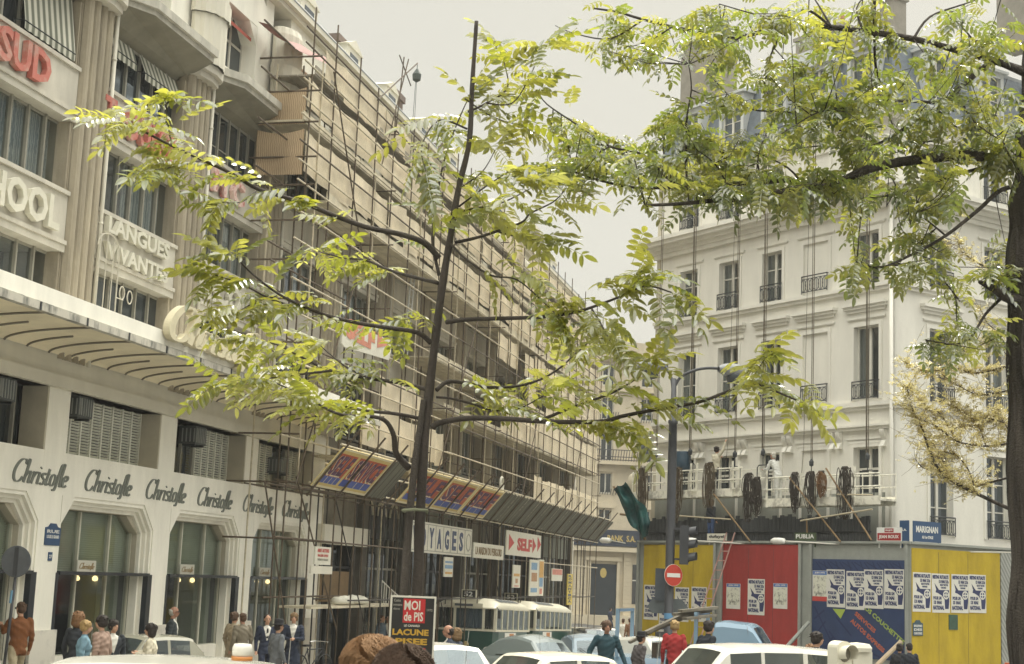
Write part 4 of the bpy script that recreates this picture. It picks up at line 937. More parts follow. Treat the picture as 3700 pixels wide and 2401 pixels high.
for z0,h in ((13.9,1.1),(18.0,1.0),(10.5,.6)):
    mb=MB(FK); 
    if h>1: mb.box(0,26,0,1.0,z0-.35,z0)
    mb.build('balcony_slab',M_bk,bkw)
    mb=MB(FK); xs=np.arange(0,26,.28) if h>1 else [a+q*.27 for a,b in bw for q in range(7)]
    for x in xs: mb.tube([(x,.92 if h>1 else .2,z0),(x+.12,.92 if h>1 else .2,z0+h)],.035,4)
    if h>1: mb.box(0,26,.88,.96,z0+h,z0+h+.08); mb.box(0,26,.88,.96,z0+.08,z0+.16); mb.box(0,26,.90,.93,z0+.4,z0+.48)
    mb.build('railing',M_iron,bkw)
mb=MB(FK); mb.box(0,26,0,.8,24.5,24.95); mb.box(0,26,0,.4,24.2,24.499); mb.box(0,26,0,.4,21.1,21.3)
mb.build('cornice',M_bk,bkw)
mb=MB(FK); mb.prism([(6.4,24.95)]+[(10.6+4.2*math.cos(t),24.95+1.35*math.sin(t)) for t in [math.pi*(1-q/16) for q in range(17)]],-1,.5); mb.build('pediment',M_bk,bkw)
mb=MB(FK); mb.prism([(0,24.95),(-2,26.2),(-8,26.2),(-12,24.95)],0,26,'x'); mb.build('roof',M_zinc,bkw)
# name band, doorway with roundel, rusticated piers
mb=MB(FK); mb.box(4,14.5,.3,.45,5.3,6.95); mb.mi=1; mb.text('BANK  S.A.',8.5,5.8,2.9,.62,.452,.03,bold=.02); mb.build('name_band',[mat('navy_enamel',(.015,.026,.05),.4,.1,3),mat('gold_leaf',(.5,.38,.12),.4,.1,3)],bkw)
mb=MB(FK); mb.box(0,26,.0,.9,4.75,5.2); mb.build('entablature',M_bk,bkw)
for a,b in ((5.2,6.5),(10.3,11.1),(12.5,13.4),(14.6,15.4)):
    mb=MB(FK); mb.box(a+.03,b-.03,0,.2,-1.6,4.7)
    for q in range(15): mb.box(a,b,.0,.28,-1.6+q*.42,-1.6+q*.42+.37)
    mb.build('rusticated_pier',M_bk,bkw)
mb=MB(FK); mb.box(6.95,9.6,0,.06,-1.6,3.5); mb.mi=1; mb.lathe([(.0,0),(.55,.0),(.55,.05),(0,.06)],(0,0,0),20,F=lambda x,y,z: FK(8.25+x*.6,.07+z,2.6+y*.9)); mb.build('door',[mat('navy_door',(.012,.022,.032),.5,.2,1.5),mat('gold_leaf',(.5,.38,.12))],bkw)
mb=MB(FK); mb.box(6.65,6.94,0,.3,-1.6,3.8); mb.box(9.61,9.9,0,.3,-1.6,3.8); mb.box(6.4,10.1,0,.4,3.801,4.2); mb.box(4.6,12,0,1.6,-4.6,-1.61); mb.build('door_frame',M_bk,bkw)
mb=MB(FK); mb.box(11.25,12.3,0,.05,-.4,3.55); mb.mi=1; mb.box(11.72,11.82,.05,.12,-.4,3.55); mb.box(11.25,12.3,.05,.12,1.9,2.02); mb.build('ground_window',[M_dark,M_win],bkw)
# house in the side street, far right of the corner house's back
# ================================================================== HOARDING around the corner house
HW=1.5
GC=2.0
hoard=thing('site_hoarding','tall painted timber hoarding in yellow, red and grey wrapping the corner house','hoarding',FB(-2,HW,gz(46)))
M_hy=mat('hoarding_yellow',(.46,.335,.022),.75,.22,2.2,bump=.25,streak=.3); M_hr=mat('hoarding_red',(.33,.04,.035),.75,.24,1.8,bump=.25,streak=.3); M_hg=mat('hoarding_grey',(.30,.315,.285),.8,.12,2.5,bump=.15); M_hb=mat('hoarding_blue',(.028,.05,.125),.6,.18,1.6)
def hp(F,a,b,z0,z1,w,m,nm='panel'): mb=MB(F); mb.box(a,b,w-.04,w,z0,z1); return mb.build(nm,m,hoard)
hp(FB,-2.0,11.0,-1.9,3.2,HW-.02,M_hg,'backing_panel')
hp(FB,6.82,10.68,-1.8,3.12,HW+.02,M_hy); hp(FB,2.66,6.32,-.50,3.15,HW+.02,M_hr); hp(FB,-1.8,2.05,-.30,2.70,HW+.02,M_hb); 
def FH(u,w,z): return FC(u,w,z)
hp(FH,-1.5,3.35,-2.2,3.2,GC-.02,M_hg,'backing_panel'); hp(FH,-1.44,2.62,-1.9,3.08,GC+.02,M_hy)
for F,a,b,w in ((FB,-2.05,11.05,HW),(FH,-1.5,3.35,GC)):
    mb=MB(F); mb.box(a,b,w-.08,w+.07,3.2,3.27); mb.build('capping',M_hg,hoard)
for u in (11.0,6.75,6.4,2.6,2.12,-1.9): mb=MB(FB); mb.box(u-.06,u+.06,HW+.021,HW+.06,-1.8,3.18); mb.build('batten',M_hg,hoard)
mb=MB(FH); mb.box(2.66,3.3,GC+.0,GC+.03,-1.9,3.15); mb.build('batten',wavy('corrugated_grey',(.22,.23,.21),(.36,.37,.34),3,'DIAGONAL',dist=0),hoard)
for F,w,us in ((FB,HW+.0205,(7.9,9.1,3.85,5.05)),(FH,GC+.0205,(-.25,1.1))):
    for u in us: mb=MB(F); mb.box(u-.006,u+.006,w-.003,w+.0015,-1.5,3.0); mb.build('seam',M_dark,hoard)
# woven strap picture on the blue board: dark criss-cross lines, words on the slant
mb=MB(FB); w=HW+.021
def clipline(x0,z0,x1,z1,t=.03):
    L=math.hypot(x1-x0,z1-z0); nx,nz=-(z1-z0)/L*t,(x1-x0)/L*t; mb.add([(x0-nx,w,z0-nz),(x1-nx,w,z1-nz),(x1+nx,w,z1+nz),(x0+nx,w,z0+nz)],[(0,1,2,3)])
random.seed(3)
for i in range(7):
    u=1.9-.52*i
    clipline(u,2.62,u-.32,2.30,.018); clipline(u-.1,2.62,u-.55,2.42,.015); clipline(u-.35,2.64,u-.5,2.35,.02)
for (a,b,c,d_) in ((1.95,1.2,1.25,.2),(1.9,.3,1.45,.75),(1.3,.45,.7,-.1),(.3,.1,-.9,-.25),(1.6,-.2,1.1,.3),(.9,.2,.2,-.25),(.35,.35,1.0,.9),(-.3,-.2,.2,.2),(1.95,.8,1.5,1.1)): clipline(a,b,c,d_,.03)
mb.build('strap_lines',mat('navy_line',(.02,.03,.09),.7,.1,3),hoard)
a=-R_(33); M_lime=mat('lime_paint',(.34,.44,.08),.6,.1,3); M_orp=mat('orange_paint',(.50,.13,.06),.6,.1,3)
def slant(txt,u,z,L,h,m): mb=MB(FB); mb.text(txt,u,z,L,h,HW+.022,.004,flip=True,bold=.03,rot=a); mb.build('slogan',m,hoard)
slant('VOS COUCHETTES',-.06,1.27,2.0,.15,M_lime); slant('SERVICES',.22,1.0,.98,.14,M_orp); slant('AUTOS EXPRESS',.40,.78,1.62,.145,M_orp)
mb=MB(FB); mb.add([(1.15,HW+.022,1.15),(.6,HW+.022,1.15),(.8,HW+.022,.85)],[(0,1,2)]); mb.build('lime_patch',M_lime,hoard)
# posters
M_pw=mat('poster_paper',(.66,.65,.59),.8,.06,5); M_pn=mat('poster_navy',(.035,.045,.12),.7,.15,5); M_pr=mat('poster_redband',(.5,.06,.05),.7,.1,4); M_pbl=mat('poster_blueband',(.10,.18,.42),.7,.1,4)
def meeting(F,u,z1,wd,h,w,label,flip,tilt=0):
    x0=u; sg=-1 if flip else 1
    def G(a,ww,z): # local 0..1 coordinates
        X=a*wd; Z=z*h; return F(x0+sg*(X+Z*tilt),ww,z1-h+Z+X*tilt*.0)
    mb=MB(G); mb.mi=0; mb.box(0,1,w,w+.006,0,1)
    q=w+.0062; 
    def T(t,x,z,a,b,m=1): mb.mi=m; mb.text(t,x,z,a,b,q+.0002,.002,bold=.075)
    mb.mi=1; mb.add([(.15,q,.76),(.22,q,.62),(.4,q,.585),(.97,q,.585),(.97,q,.30),(.92,q,.10),(.72,q,.10),(.70,q,.34),(.55,q,.44),(.34,q,.50),(.2,q,.52),(.24,q,.6)],[(0,1,2,10,11),(2,3,4,8,9,10),(4,5,6,7,8)])
    T('MEETING',.05,.865,.38,.10); T('MUTUALITE',.46,.865,.49,.10); T('13 MAI 21h',.40,.755,.55,.09); T('RUE ST VICTOR',.46,.685,.46,.055); T('ORDRE',.5,.62,.3,.045)
    T('POUR UN',.07,.33,.46,.09); T('13 MAI',.09,.215,.44,.095); T('NATIONAL',.05,.07,.62,.115)
    mb.mi=0; n=18
    R=[(.79+ .17*math.cos(t)*1.0,.46+.115*math.sin(t)) for t in [i/n*2*math.pi for i in range(n)]]; R2=[(.79+.115*math.cos(t),.46+.077*math.sin(t)) for t in [i/n*2*math.pi for i in range(n)]]
    mb.add([(a,q+.002,b) for a,b in R+R2],[(i,(i+1)%n,n+(i+1)%n,n+i) for i in range(n)])
    mb.add([(.768,q+.002,.35),(.812,q+.002,.35),(.812,q+.002,.57),(.768,q+.002,.57)],[(0,1,2,3)]); mb.add([(.63,q+.0025,.446),(.95,q+.0025,.446),(.95,q+.0025,.474),(.63,q+.0025,.474)],[(0,1,2,3)])
    mb.build('meeting_poster',[M_pw,M_pn],None,**tags(label,'poster','blue and white meeting posters pasted on the hoarding'))
def photoposter(F,u,z1,wd,h,w,label,flip,red=False):
    sg=-1 if flip else 1
    def G(a,ww,z): return F(u+sg*a*wd,ww,z1-h+z*h)
    mb=MB(G); mb.mi=0; mb.box(0,1,w,w+.006,0,1); mb.mi=1; mb.box(0.02,.98,w+.006,w+.008,.86,.99); mb.mi=3; mb.box(.06,.94,w+.006,w+.008,.16,.83)
    if red: mb.mi=2; mb.box(0,1,w+.006,w+.0085,0,.15)
    mb.mi=0; mb.text('JUIN 1972',.15,.89,.7,.07,w+.008,.002,bold=.04)
    mb.build('photo_poster',[M_pw,M_pbl,M_pr,mat('halftone_photo',(.48,.48,.40),.8,.6,6,stain=(.03,.03,.03))],None,**tags(label,'poster','small photo posters on the hoarding'))
wB_=HW+.022
meeting(FB,10.60,1.66,.82,1.25,wB_,'meeting poster at the left end of the left yellow panel',True)
meeting(FB,9.72,1.2,.80,1.2,wB_,'lower meeting poster beside the lamp pole on the left yellow panel',True)
meeting(FB,8.85,1.62,.42*1.8,1.2,wB_,'meeting poster right of the lamp pole, half hidden by the sign box',True)
meeting(FB,7.95,1.66,.80,1.2,wB_,'rightmost meeting poster on the left yellow panel, above the timber load',True)
meeting(FB,5.06,2.0,.82,1.19,wB_,'lone meeting poster in the middle of the red panel',True)
photoposter(FB,6.13,1.82,.70,.85,wB_,'photo poster on the red panel beside the ladder',True); photoposter(FB,3.83,1.88,.66,.82,wB_,'photo poster at the right of the red panel',True)
photoposter(FB,2.03,2.33,.64,.96,wB_,'photo poster with red footer at the left of the blue board',True,True)
for i,(u,z) in enumerate(((1.39,2.38),(.58,2.34),(-.2,2.40),(-1.0,2.43))):
    meeting(FB,u,z,.78,1.18,wB_+.003*i,['first','second','third','fourth'][i]+' meeting poster from the left in the row across the blue board',True,tilt=(-.02,.025,-.012,.018)[i])
for i,(u,z) in enumerate(((-1.42,2.36),(-.55,2.35),(.30,2.36),(1.13,2.38))):
    meeting(FH,u,z,.80,1.17,GC+.022+.003*i,['first','second','third','fourth'][i]+' meeting poster from the left in the row on the right yellow panel',False,tilt=(.015,-.025,.02,-.014)[i])
# small plaque shapes on the yellow panel
def plaque(F,u,z,wd,h,w,txt,label,mats,flip=False,dome=True,cat='street sign',ts=None):
    sg=-1 if flip else 1
    mb=MB(lambda a,ww,zz: F(u+sg*a,ww,z+zz)); mb.mi=0
    pts=[(0,0),(wd,0),(wd,h*.8)]+([(wd*.8,h*.85),(wd*.68,h),(wd*.32,h),(wd*.2,h*.85)] if dome else [(wd,h),(0,h)])+[(0,h*.8)]
    if not dome: pts=[(0,0),(wd,0),(wd,h),(0,h)]
    mb.prism(pts,w,w+.02); mb.mi=1
    for i,t in enumerate(txt): 
        zz=h*(.56 if dome else .62)-i*h*.24 if len(txt)>1 else h*.28
        mb.text(t,wd*.1,zz,wd*.8,h*(.15 if len(txt)>1 else .42),w+.021,.003,bold=.03)
    return mb.build('plaque' if cat!='sign' else 'sign_board',mats,None,**tags(label,cat))
M_enb=mat('blue_enamel',(.035,.08,.17),.35,.1,3); M_enw=mat('enamel_white',(.72,.72,.68),.5,.04,3)
plaque(FH,-1.42,.48,.44,.46,GC+.022,['BOULEVARD','DES','CAPUCINES'],'dark blue domed street plaque low on the right yellow panel',[mat('dark_enamel',(.05,.09,.12),.4,.1,3),M_enw])
plaque(FH,.19,.68,.4,.45,GC+.022,[],'small dark green bill stuck below the third poster on the yellow panel',[mat('green_bill',(.05,.10,.07),.6,.3,6),M_enw],dome=False,cat='poster')
plaque(FA,29.05,2.0,.62,.46,.0,['RUE','LOUIS LE GRAND'],'blue enamel street plaque on the white pillar',[M_enb,M_enw])
plaque(FA,29.26,1.68,.15,.18,.0,['27'],'tiny blue house number below the street plaque',[M_enb,M_enw],dome=False)
# boards standing on top of the hoarding
def topboard(F,u,z,wd,h,w,lines,mats,label,flip=True):
    sg=-1 if flip else 1
    mb=MB(lambda a,ww,zz: F(u+sg*a,ww,z+zz)); mb.box(0,wd,w-.03,w,0,h); 
    for (t,x,zz,a,b,m) in lines:
        mb.mi=m
        if t is None: mb.box(x,x+a,w+.001,w+.003,zz,zz+b)
        else: mb.text(t,x,zz,a,b,w+.004,.004,bold=.03)
    mb.mi=0; mb.box(.05,.09,w-.06,w-.031,-.2,h); mb.box(wd-.09,wd-.05,w-.06,w-.031,-.2,h)
    return mb.build('sign_board',mats,None,**tags(label,'sign'))
topboard(FB,7.15,3.28,1.0,.24,HW+.05,[('dufayel',.1,.06,.8,.13,1)],[M_sw,M_iron],'small cream board reading dufayel on top of the hoarding')
topboard(FB,2.83,3.28,.95,.26,HW+.05,[('PUBLIA',.06,.07,.82,.14,1)],[mat('bottle_green',(.08,.11,.06),.5,.1,3),M_enw],'dark green board reading PUBLIA on top of the hoarding')
topboard(FB,-.72,3.27,1.0,.42,HW+.05,[(None,.03,.02,.94,.23,1),('JEAN ROUX',.09,.06,.8,.13,0),(None,.32,.27,.36,.12,1),('PROJETS',.36,.295,.28,.06,0)],[M_enw,mat('maroon',(.33,.03,.03),.5,.1,3)],'white and dark red board reading JEAN ROUX on top of the hoarding')
topboard(FH,-1.35,3.28,1.25,.62,GC+.0,[('MARIGNAN',.12,.28,.98,.2,1),('AU 1er ETAGE',.38,.1,.5,.09,1)],[M_enb,M_enw],'blue board reading MARIGNAN on the corner of the hoarding',flip=False)
topboard(FB,-1.62,3.28,.36,.62,HW+.03,[('S.A.',.08,.3,.2,.07,1)],[M_enb,M_enw],'narrow blue side board next to the MARIGNAN board')
# floodlights on arms over the hoarding
def flood(F,u,z,w,du,label):
    t=thing('floodlight',label,'floodlight',F(u,w,z),'white floodlights along the top of the hoarding')
    mb=MB(F); mb.tube([(u,w,z),(u-du,w-1.15,z-.05)],.02,5); mb.build('arm',M_win,t)
    s=-1 if F is FB else 1
    mb=MB(F); c=(u,w,z)
    prof=[(.0,-.02),(.10,0),(.12,.18),(.12,.42),(.07,.55),(.0,.57)]
    mb.lathe([(r,zz) for r,zz in prof],(0,0,0),10,F=lambda x,y,zz: F(u+s*zz*-1+ (0),w+.05+x*.9,z+y*.9)); mb.build('lamp_housing',mat('white_lamp_enamel',(.74,.73,.68),.4,.05,3),t,smooth=True)
flood(FB,11.3,3.22,HW+1.1,-.6,'floodlight at the left end of the hoarding beside the bank')
flood(FB,6.5,3.22,HW+1.1,1.2,'floodlight above the ladder between yellow and red panels')
flood(FB,2.2,3.22,HW+1.1,1.3,'floodlight left of the blue board')
flood(FH,2.75,3.12,GC+1.1,1.6,'floodlight over the right yellow panel near the tree trunk')
ladder((6.75,HW+1.3,gz(50)),(5.85,HW+.12,3.55),(-.42,0,0),mat('red_white_ladder',(.46,.28,.24),.6,.3,4),rungs=14,F=FB,r=.025,**tags('long ladder leaning on the grey post between yellow and red panels','ladder'))
mb=MB(FB); mb.tube([(2.4,HW+2.2,gz(49)),(1.9,HW+.3,.7)],.06,6); mb.build('leaning_plank',M_hg,None,**tags('grey strut leaning on the hoarding left of the blue board','strut'))
mb=MB(FB); mb.tube([(-1.0,HW+1.5,gz(47)),(-1.75,HW+.1,.3)],.07,6); mb.build('leaning_plank',mat('raw_wood',(.5,.40,.28),.8,.2,3),None,**tags('pale wooden strut leaning at the right edge of the blue board','strut'))
# dark wooden fence above the hoarding, in front of the house
fe=thing('plank_fence','dark weathered plank fence standing behind the hoarding against the house','fence',FB(5,.7,1.6))
mb=MB(FB); u=.4; rr=random.Random(9)
while u<11.9: mb.box(u,u+.17,.62,.66,2.6,4.12+rr.uniform(-.1,.1)); u+=.185
mb.build('boards',wavy('sooty_boards',(.045,.05,.055),(.13,.14,.145),5,'X',frame=frot(dB),dist=2),fe)
mb=MB(FB); mb.tube([(.3,.7,3.6),(12,.7,3.6)],.03,5); mb.build('rail',M_iron,fe)
# ================================================================== SUSPENDED CRADLE
M_cr=mat('white_painted_timber',(.72,.70,.60),.7,.2,3,stain=(.38,.36,.30)); M_rope=mat('hemp_rope',(.12,.10,.07),.9,.3,8); M_ropeb=mat('dark_rope_coil',(.06,.05,.04),.95,.4,8)
def cradle(u0,u1,z,label,sl):
    t=thing('suspended_cradle',label,'cradle',FB((u0+u1)/2,1.0,z),'suspended painters cradles')
    mb=MB(FB); mb.box(u0,u1,.55,.75,z,z+.06); mb.box(u0,u1,.77,.97,z,z+.06); mb.box(u0,u1,.99,1.25,z,z+.06); mb.build('deck',M_cr,t)
    mb=MB(FB)
    for w in (.55,1.27): mb.box(u0,u1,w-.02,w+.02,z-.13,z+.15)
    mb.build('side_board',M_cr,t)
    for h in (.45,.85):
        mb=MB(FB); mb.tube([(u0,1.27,z+h),(u1,1.27,z+h)],.03,6); mb.tube([(u0,.55,z+h),(u1,.55,z+h)],.02,6); mb.build('rail',M_cr,t)
    n=max(2,int((u1-u0)/1.15))
    for i in range(n+1):
        u=u0+(u1-u0)*i/n; mb=MB(FB); mb.tube([(u,1.27,z),(u+.04*(-1)**i,1.27,z+.9)],.02,5); mb.tube([(u,.55,z),(u,.55,z+.9)],.018,5); mb.build('post',M_cr,t)
    for u in sl:
        for du in (-.16,.16):
            mb=MB(FB); mb.box(u+du-.03,u+du+.03,1.28,1.33,z-.15,z+1.1); 
            mb.build('upright',M_cr,t)
        mb=MB(FB)
        for q in range(3): mb.box(u-.2,u+.2,1.331,1.36,z+.1+q*.33,z+.16+q*.33)
        mb.build('cleat',M_cr,t)
    return t
cradle(5.7,11.8,4.95,'left white timber cradle hanging in front of the first floor windows',(11.3,8.2,6.0))
cradle(-.6,5.0,4.55,'right white timber cradle hanging lower, carrying the painter in white',(4.6,.6))
# suspension ropes up to the roof, with hooks, stirrups and hanging coils
for i,(u,zb,nm) in enumerate(((10.73,6.5,'leftmost pair of ropes down the corner house front'),(8.79,6.5,'second pair of ropes from the left on the corner house front'),(6.39,6.3,'third pair of ropes, right of the bare armed painter'),(4.96,6.3,'fourth pair of ropes, left of the seated white painter'),(2.65,5.85,'fifth pair of ropes, crossing the blind windows'),(.18,5.95,'rightmost pair of ropes, crossing the tall corner windows'))):
    t=thing('suspension_rope',nm,'rope',FB(u,1.0,zb),'pairs of ropes holding the cradles')
    for du in (-.045,.03,.075)[:3 if i%2 else 2]:
        mb=MB(FB); mb.tube([(u+du*1.3+.02,.95,17.9),(u+du,.98,12),(u+du*.8,1.0,zb)],.014,5); mb.build('rope_line',M_rope,t)
    if i in(2,4):
        mb=MB(FB); mb.tube([(u+.2,.95,17.8),(u+.26,1.1,zb+.5),(u+.35,1.15,zb-.8)],.008,4); mb.build('slack_line',M_rope,t)
    mb=MB(FB); mb.lathe([(.0,-.12),(.07,-.08),(.08,.05),(.03,.14),(0,.15)],(u,1.0,zb),8); mb.build('pulley_block',M_iron,t)
    mb=MB(FB); mb.tube([(u-.28,1.0,zb-1.3),(u-.28,1.0,zb-.5),(u-.2,1.0,zb-.42),(u+.2,1.0,zb-.42),(u+.28,1.0,zb-.5),(u+.28,1.0,zb-1.3)],.018,5); mb.tube([(u,1.0,zb-.1),(u,1.0,zb-.42)],.015,5); mb.build('stirrup',M_iron,t)
def coil(u,z,L,wd,label,seed,m=None):
    r=random.Random(seed); t=thing('rope_coil',label,'rope',FB(u,1.42,z-L),'rope hanks hanging from the cradles')
    mb=MB(FB)
    for q in range(16):
        x=u+r.uniform(-wd,wd)*.8; w=1.36+r.uniform(0,.22); l=L*r.uniform(.45,1.1); k=r.uniform(.02,.13)
        pts=[]
        for j in range(13):
            a=j/12*2*math.pi; pts.append((x+k*math.sin(a)*(1+.8*math.sin(a*.5))+r.uniform(-.022,.022),w,z-l/2+l/2*math.cos(a)))
        mb.tube(pts,.016,4,cap=False)
    for q in range(5):
        x=u+r.uniform(-wd,wd); pts=[(x+wd*.55*math.sin(a)*r.uniform(.5,1.5),1.5,z-L*.75+L*.36*math.cos(a)+r.uniform(-.04,.04)) for a in [j/12*6.283 for j in range(13)]]; mb.tube(pts,.010,4,cap=False)
    mb.build('hank',m or M_ropeb,t)
    mb=MB(FB); mb.tube([(u-.1,1.45,z),(u+.1,1.45,z)],.05,6); mb.build('knot',M_ropeb,t)
M_brope=mat('brown_rope',(.17,.09,.04),.9,.3,8)
coil(10.9,5.95,1.75,.17,'brown rope hank at the left end of the left cradle',1,mat('khaki_rope',(.11,.085,.055),.95,.4,8)); coil(8.95,5.9,1.8,.18,'rope hank beside the lamp pole',2,mat('khaki_rope')); coil(7.15,6.0,1.45,.22,'rope hank at the hips of the reaching painter',3,mat('khaki_rope'))
coil(5.15,5.55,1.5,.17,'dark rope hank at the left end of the right cradle',4); coil(4.75,5.4,1.2,.1,'thin dark rope hank beside the seated painter',5); coil(2.95,5.5,1.2,.09,'narrow dark hank, left of the two under the fifth ropes',6); coil(2.2,5.5,1.2,.09,'narrow dark hank, right of the two under the fifth ropes',7); coil(1.75,5.5,.75,.06,'short rusty brown hank between the leaning poles',8,M_brope); coil(.72,5.6,1.5,.24,'largest black hank at the right end of the right cradle',9)
mb=MB(FB); mb.tube([(2.45,1.4,5.5),(2.5,1.42,5.1),(2.62,1.42,4.85),(2.75,1.42,5.1),(2.72,1.4,5.5)],.04,6); mb.build('towel',M_sw,None,**tags('white cloth loop hanging between two narrow rope hanks','cloth'))
# loose poles
def pole(p,q,label,m=M_brope,r=.028,F=FB): mb=MB(F); mb.tube([p,q],r,6); return mb.build('timber_pole',m,None,**tags(label,'pole','loose timber poles in front of the corner house'))
M_pole=mat('brown_pole',(.24,.16,.08),.8,.25,4); M_pole2=mat('pale_pole',(.46,.40,.28),.8,.2,4)
pole((6.9,1.5,4.9),(4.9,1.6,3.25),'brown pole slanting below the reaching painter',M_pole); pole((3.1,1.55,5.35),(.75,1.6,3.25),'long brown pole, left of the two slanting to the JEAN ROUX board',M_pole); pole((1.45,1.55,5.6),(-.55,1.6,3.3),'long brown pole, right of the two slanting to the JEAN ROUX board',M_pole)
pole((8.6,1.6,4.15),(5.9,1.6,4.0),'pale horizontal pole at the left in front of the dark fence',M_pole2); pole((2.5,1.62,3.92),(-.6,1.62,4.25),'pale horizontal pole at the right, tilted up to the corner',M_pole2); pole((2.35,1.5,4.0),(2.3,1.5,3.3),'short upright brown pole behind the PUBLIA board',M_pole); pole((1.0,1.5,4.75),(-.5,1.5,4.7),'pale pole lashed to the lower edge of the right cradle',M_pole2)
# green tarpaulin on its frame by the left end, and lamp with dark shade
M_gt=mat('green_tarpaulin',(.012,.075,.07),.5,.3,2.5,stain=(.008,.04,.045))
P0=[(12.75,1.6,4.15+.95),(13.9,1.8,4.65),(12.0,1.7,3.2)]
Lf=[av(x,y,56) for x,y in ((1425,1138),(1440,1165),(1455,1195),(1470,1225),(1490,1252))]; Rt=[av(x,y,55.6) for x,y in ((1450,1120),(1478,1152),(1500,1180),(1509,1210),(1508,1245))]
rows=[]
for i in range(17):
    t=i/4; j=min(int(t),3); f=t-j; l=Lf[j]*(1-f)+Lf[j+1]*f; r_=Rt[j]*(1-f)+Rt[j+1]*f
    rows.append([tuple(l*(1-u)+r_*u+np.array([.05*math.sin(u*9+i*.5),.16*math.sin(u*11+i*.35)+.1*math.sin(i*.9),.06*math.sin(u*6.3+i)])) for u in [q/12 for q in range(13)]])
mb=MB(); mb.grid(rows); mb.build('tarpaulin',M_gt,None,smooth=True,**tags('torn green tarpaulin on a pole frame beside the left end of the hoarding','tarpaulin'))
for a,b,l in (((1425,1130),(1500,1255),'long brown pole carrying the green tarpaulin'),((1440,1195),(1478,1200),'short crosspiece under the green tarpaulin')):
    mb=MB(); mb.tube([tuple(av(*a,56.6)),tuple(av(*b,56.6))],.045,6); mb.build('timber_pole',M_pole,None,**tags(l,'pole','loose timber poles in front of the corner house'))
mb=MB(); mb.box(*[0]*0) if False else None
# sacks and a pale bundle on the cradle end
mb=MB(FB); mb.lathe([(0,0),(.22,.03),(.24,.4),(.17,.72),(.1,.78),(0,.8)],(12.1,1.0,5.02),10); mb.build('cement_sack',mat('pale_sack',(.55,.50,.38),.8,.15,3),None,smooth=True,**tags('pale upright sack at the left end of the left cradle','sack'))
mb=MB(FB); mb.lathe([(0,0),(.28,.02),(.31,.25),(.31,.6),(.25,.75),(.25,.78),(0,.78)],(9.15,1.05,5.75),14); o=mb.build('drum',mat('blue_black_drum',(.03,.06,.09),.35,.2,4),None,smooth=True,**tags('round dark blue winch drum beside the lamp pole','drum'))
# ================================================================== STREET LAMP with traffic lights
yp=46.5; pl=av(1552,1500,yp); px,py=pl[0],pl[1]; pz=gz(py)
M_pg=mat('dark_grey_pole_paint',(.055,.058,.065),.45,.2,2)
lamp=thing('street_lamp','tall dark grey street lamp with two curved arms carrying traffic lights','street lamp',(px,py,pz))
top=av(1565,880,yp); zt=top[2]
mb=MB(); 
zj=av(1560,985,yp)[2]; 
mb.lathe([(.19,0),(.19,.5),(.14,.55),(.135,zj-pz-1.2),(.125,zj-pz),(.15,zj-pz+.01),(.15,zj-pz+.1),(.095,zj-pz+.14),(.075,zt-pz),(0,zt-pz+.02)],(px,py,pz),16); mb.build('post',M_pg,lamp,smooth=True)
mb=MB(); z=av(1552,1432,yp)[2]; mb.lathe([(.142,0),(.142,.17)],(px,py,z-.08),16); mb.build('blue_band',mat('light_blue_band',(.13,.30,.50),.5,.1,3),lamp)
def arm(pts,name='arm'):
    mb=MB(); mb.tube([tuple(av(a,b,Y)) for a,b,Y in pts],.045,8); return mb.build(name,M_pg,lamp,smooth=True)
def lampl(pts): return [ (float(p[0]),float(p[1]),float(p[2])) for p in smoothline(pts,5)]
arm(lampl([(1565,905,46.5),(1580,878,46.5),(1610,862,46.4),(1640,856,46.3),(1670,857,46.2),(1695,864,46.1)]))
arm(lampl([(1563,905,46.5),(1560,880,46.6),(1552,862,46.8),(1545,850,47),(1538,845,47.2)]))
def lamphead(a,b,Y,L,label):
    c=av(a,b,Y); mb=MB(); F=rot((c[0],c[1],c[2]),R_(75 if L>0 else -70))
    n=12; rows=[]
    for i in range(9):
        t=i/8; r=.27*math.sin(math.pi*(t*.88+.06))**.55; rows.append([(r*math.cos(q/n*6.283),-.1+.95*t,.10+ (r*.8)*math.sin(q/n*6.283)) for q in range(n)])
    mb.grid(rows,F,closed=True); h=mb.build('lamp_head',mat('weathered_lamp_shell',(.30,.31,.31),.4,.2,3),lamp,smooth=True)
    mb=MB(); mb.lathe([(0,-.34),(.18,-.3),(.24,-.12),(.22,0),(0,.02)],(0,.4,.02),12,F=F); mb.build('bowl',mat('dark_glass_bowl',(.06,.07,.075),.2,.1,3),h,smooth=True)
lamphead(1676,866,46.1,1,''); lamphead(1543,858,47.1,-1,'')
# traffic light head on the right, sign and box
tl=thing('traffic_light','dark traffic light with three hooded lenses fixed on the lamp post','traffic light',(px+.45,py-.05,av(1585,1312,yp)[2]))
zb0,zt0=av(1585,1312,yp)[2],av(1585,1222,yp)[2]; H=zt0-zb0
F=rot((px+.42,py-.1,zb0),R_(100))
mb=MB(F); mb.box(-.16,.16,-.14,.12,0,H); mb.build('housing',M_pg,tl)
for i in range(3):
    zc=H*(i+.5)/3
    mb=MB(F); R=[]
    for j in range(13):
        a=-.25*math.pi+j/12*1.5*math.pi; R.append([(.15*math.cos(a),.12,zc+.15*math.sin(a)),(.15*math.cos(a),.36-.03*math.cos(a),zc+.05+.14*math.sin(a))])
    mb.grid(R); mb.build('hood',M_pg,tl,smooth=True)
    mb=MB(F); mb.lathe([(.13,0),(.12,.02),(.0,.04)],(0,0,0),14,F=lambda x,y,z: F(x,.125+z,zc+y)); mb.build('lens',mat(['green_lens','amber_lens','red_lens'][i],[(.03,.10,.06),(.25,.12,.02),(.40,.10,.06)][i],.2,.1,3),tl)
mb=MB(); 
for z in (zb0+.15,zt0-.1): mb.box(px+.1,px+.32,py-.12,py-.02,z-.03,z+.03)
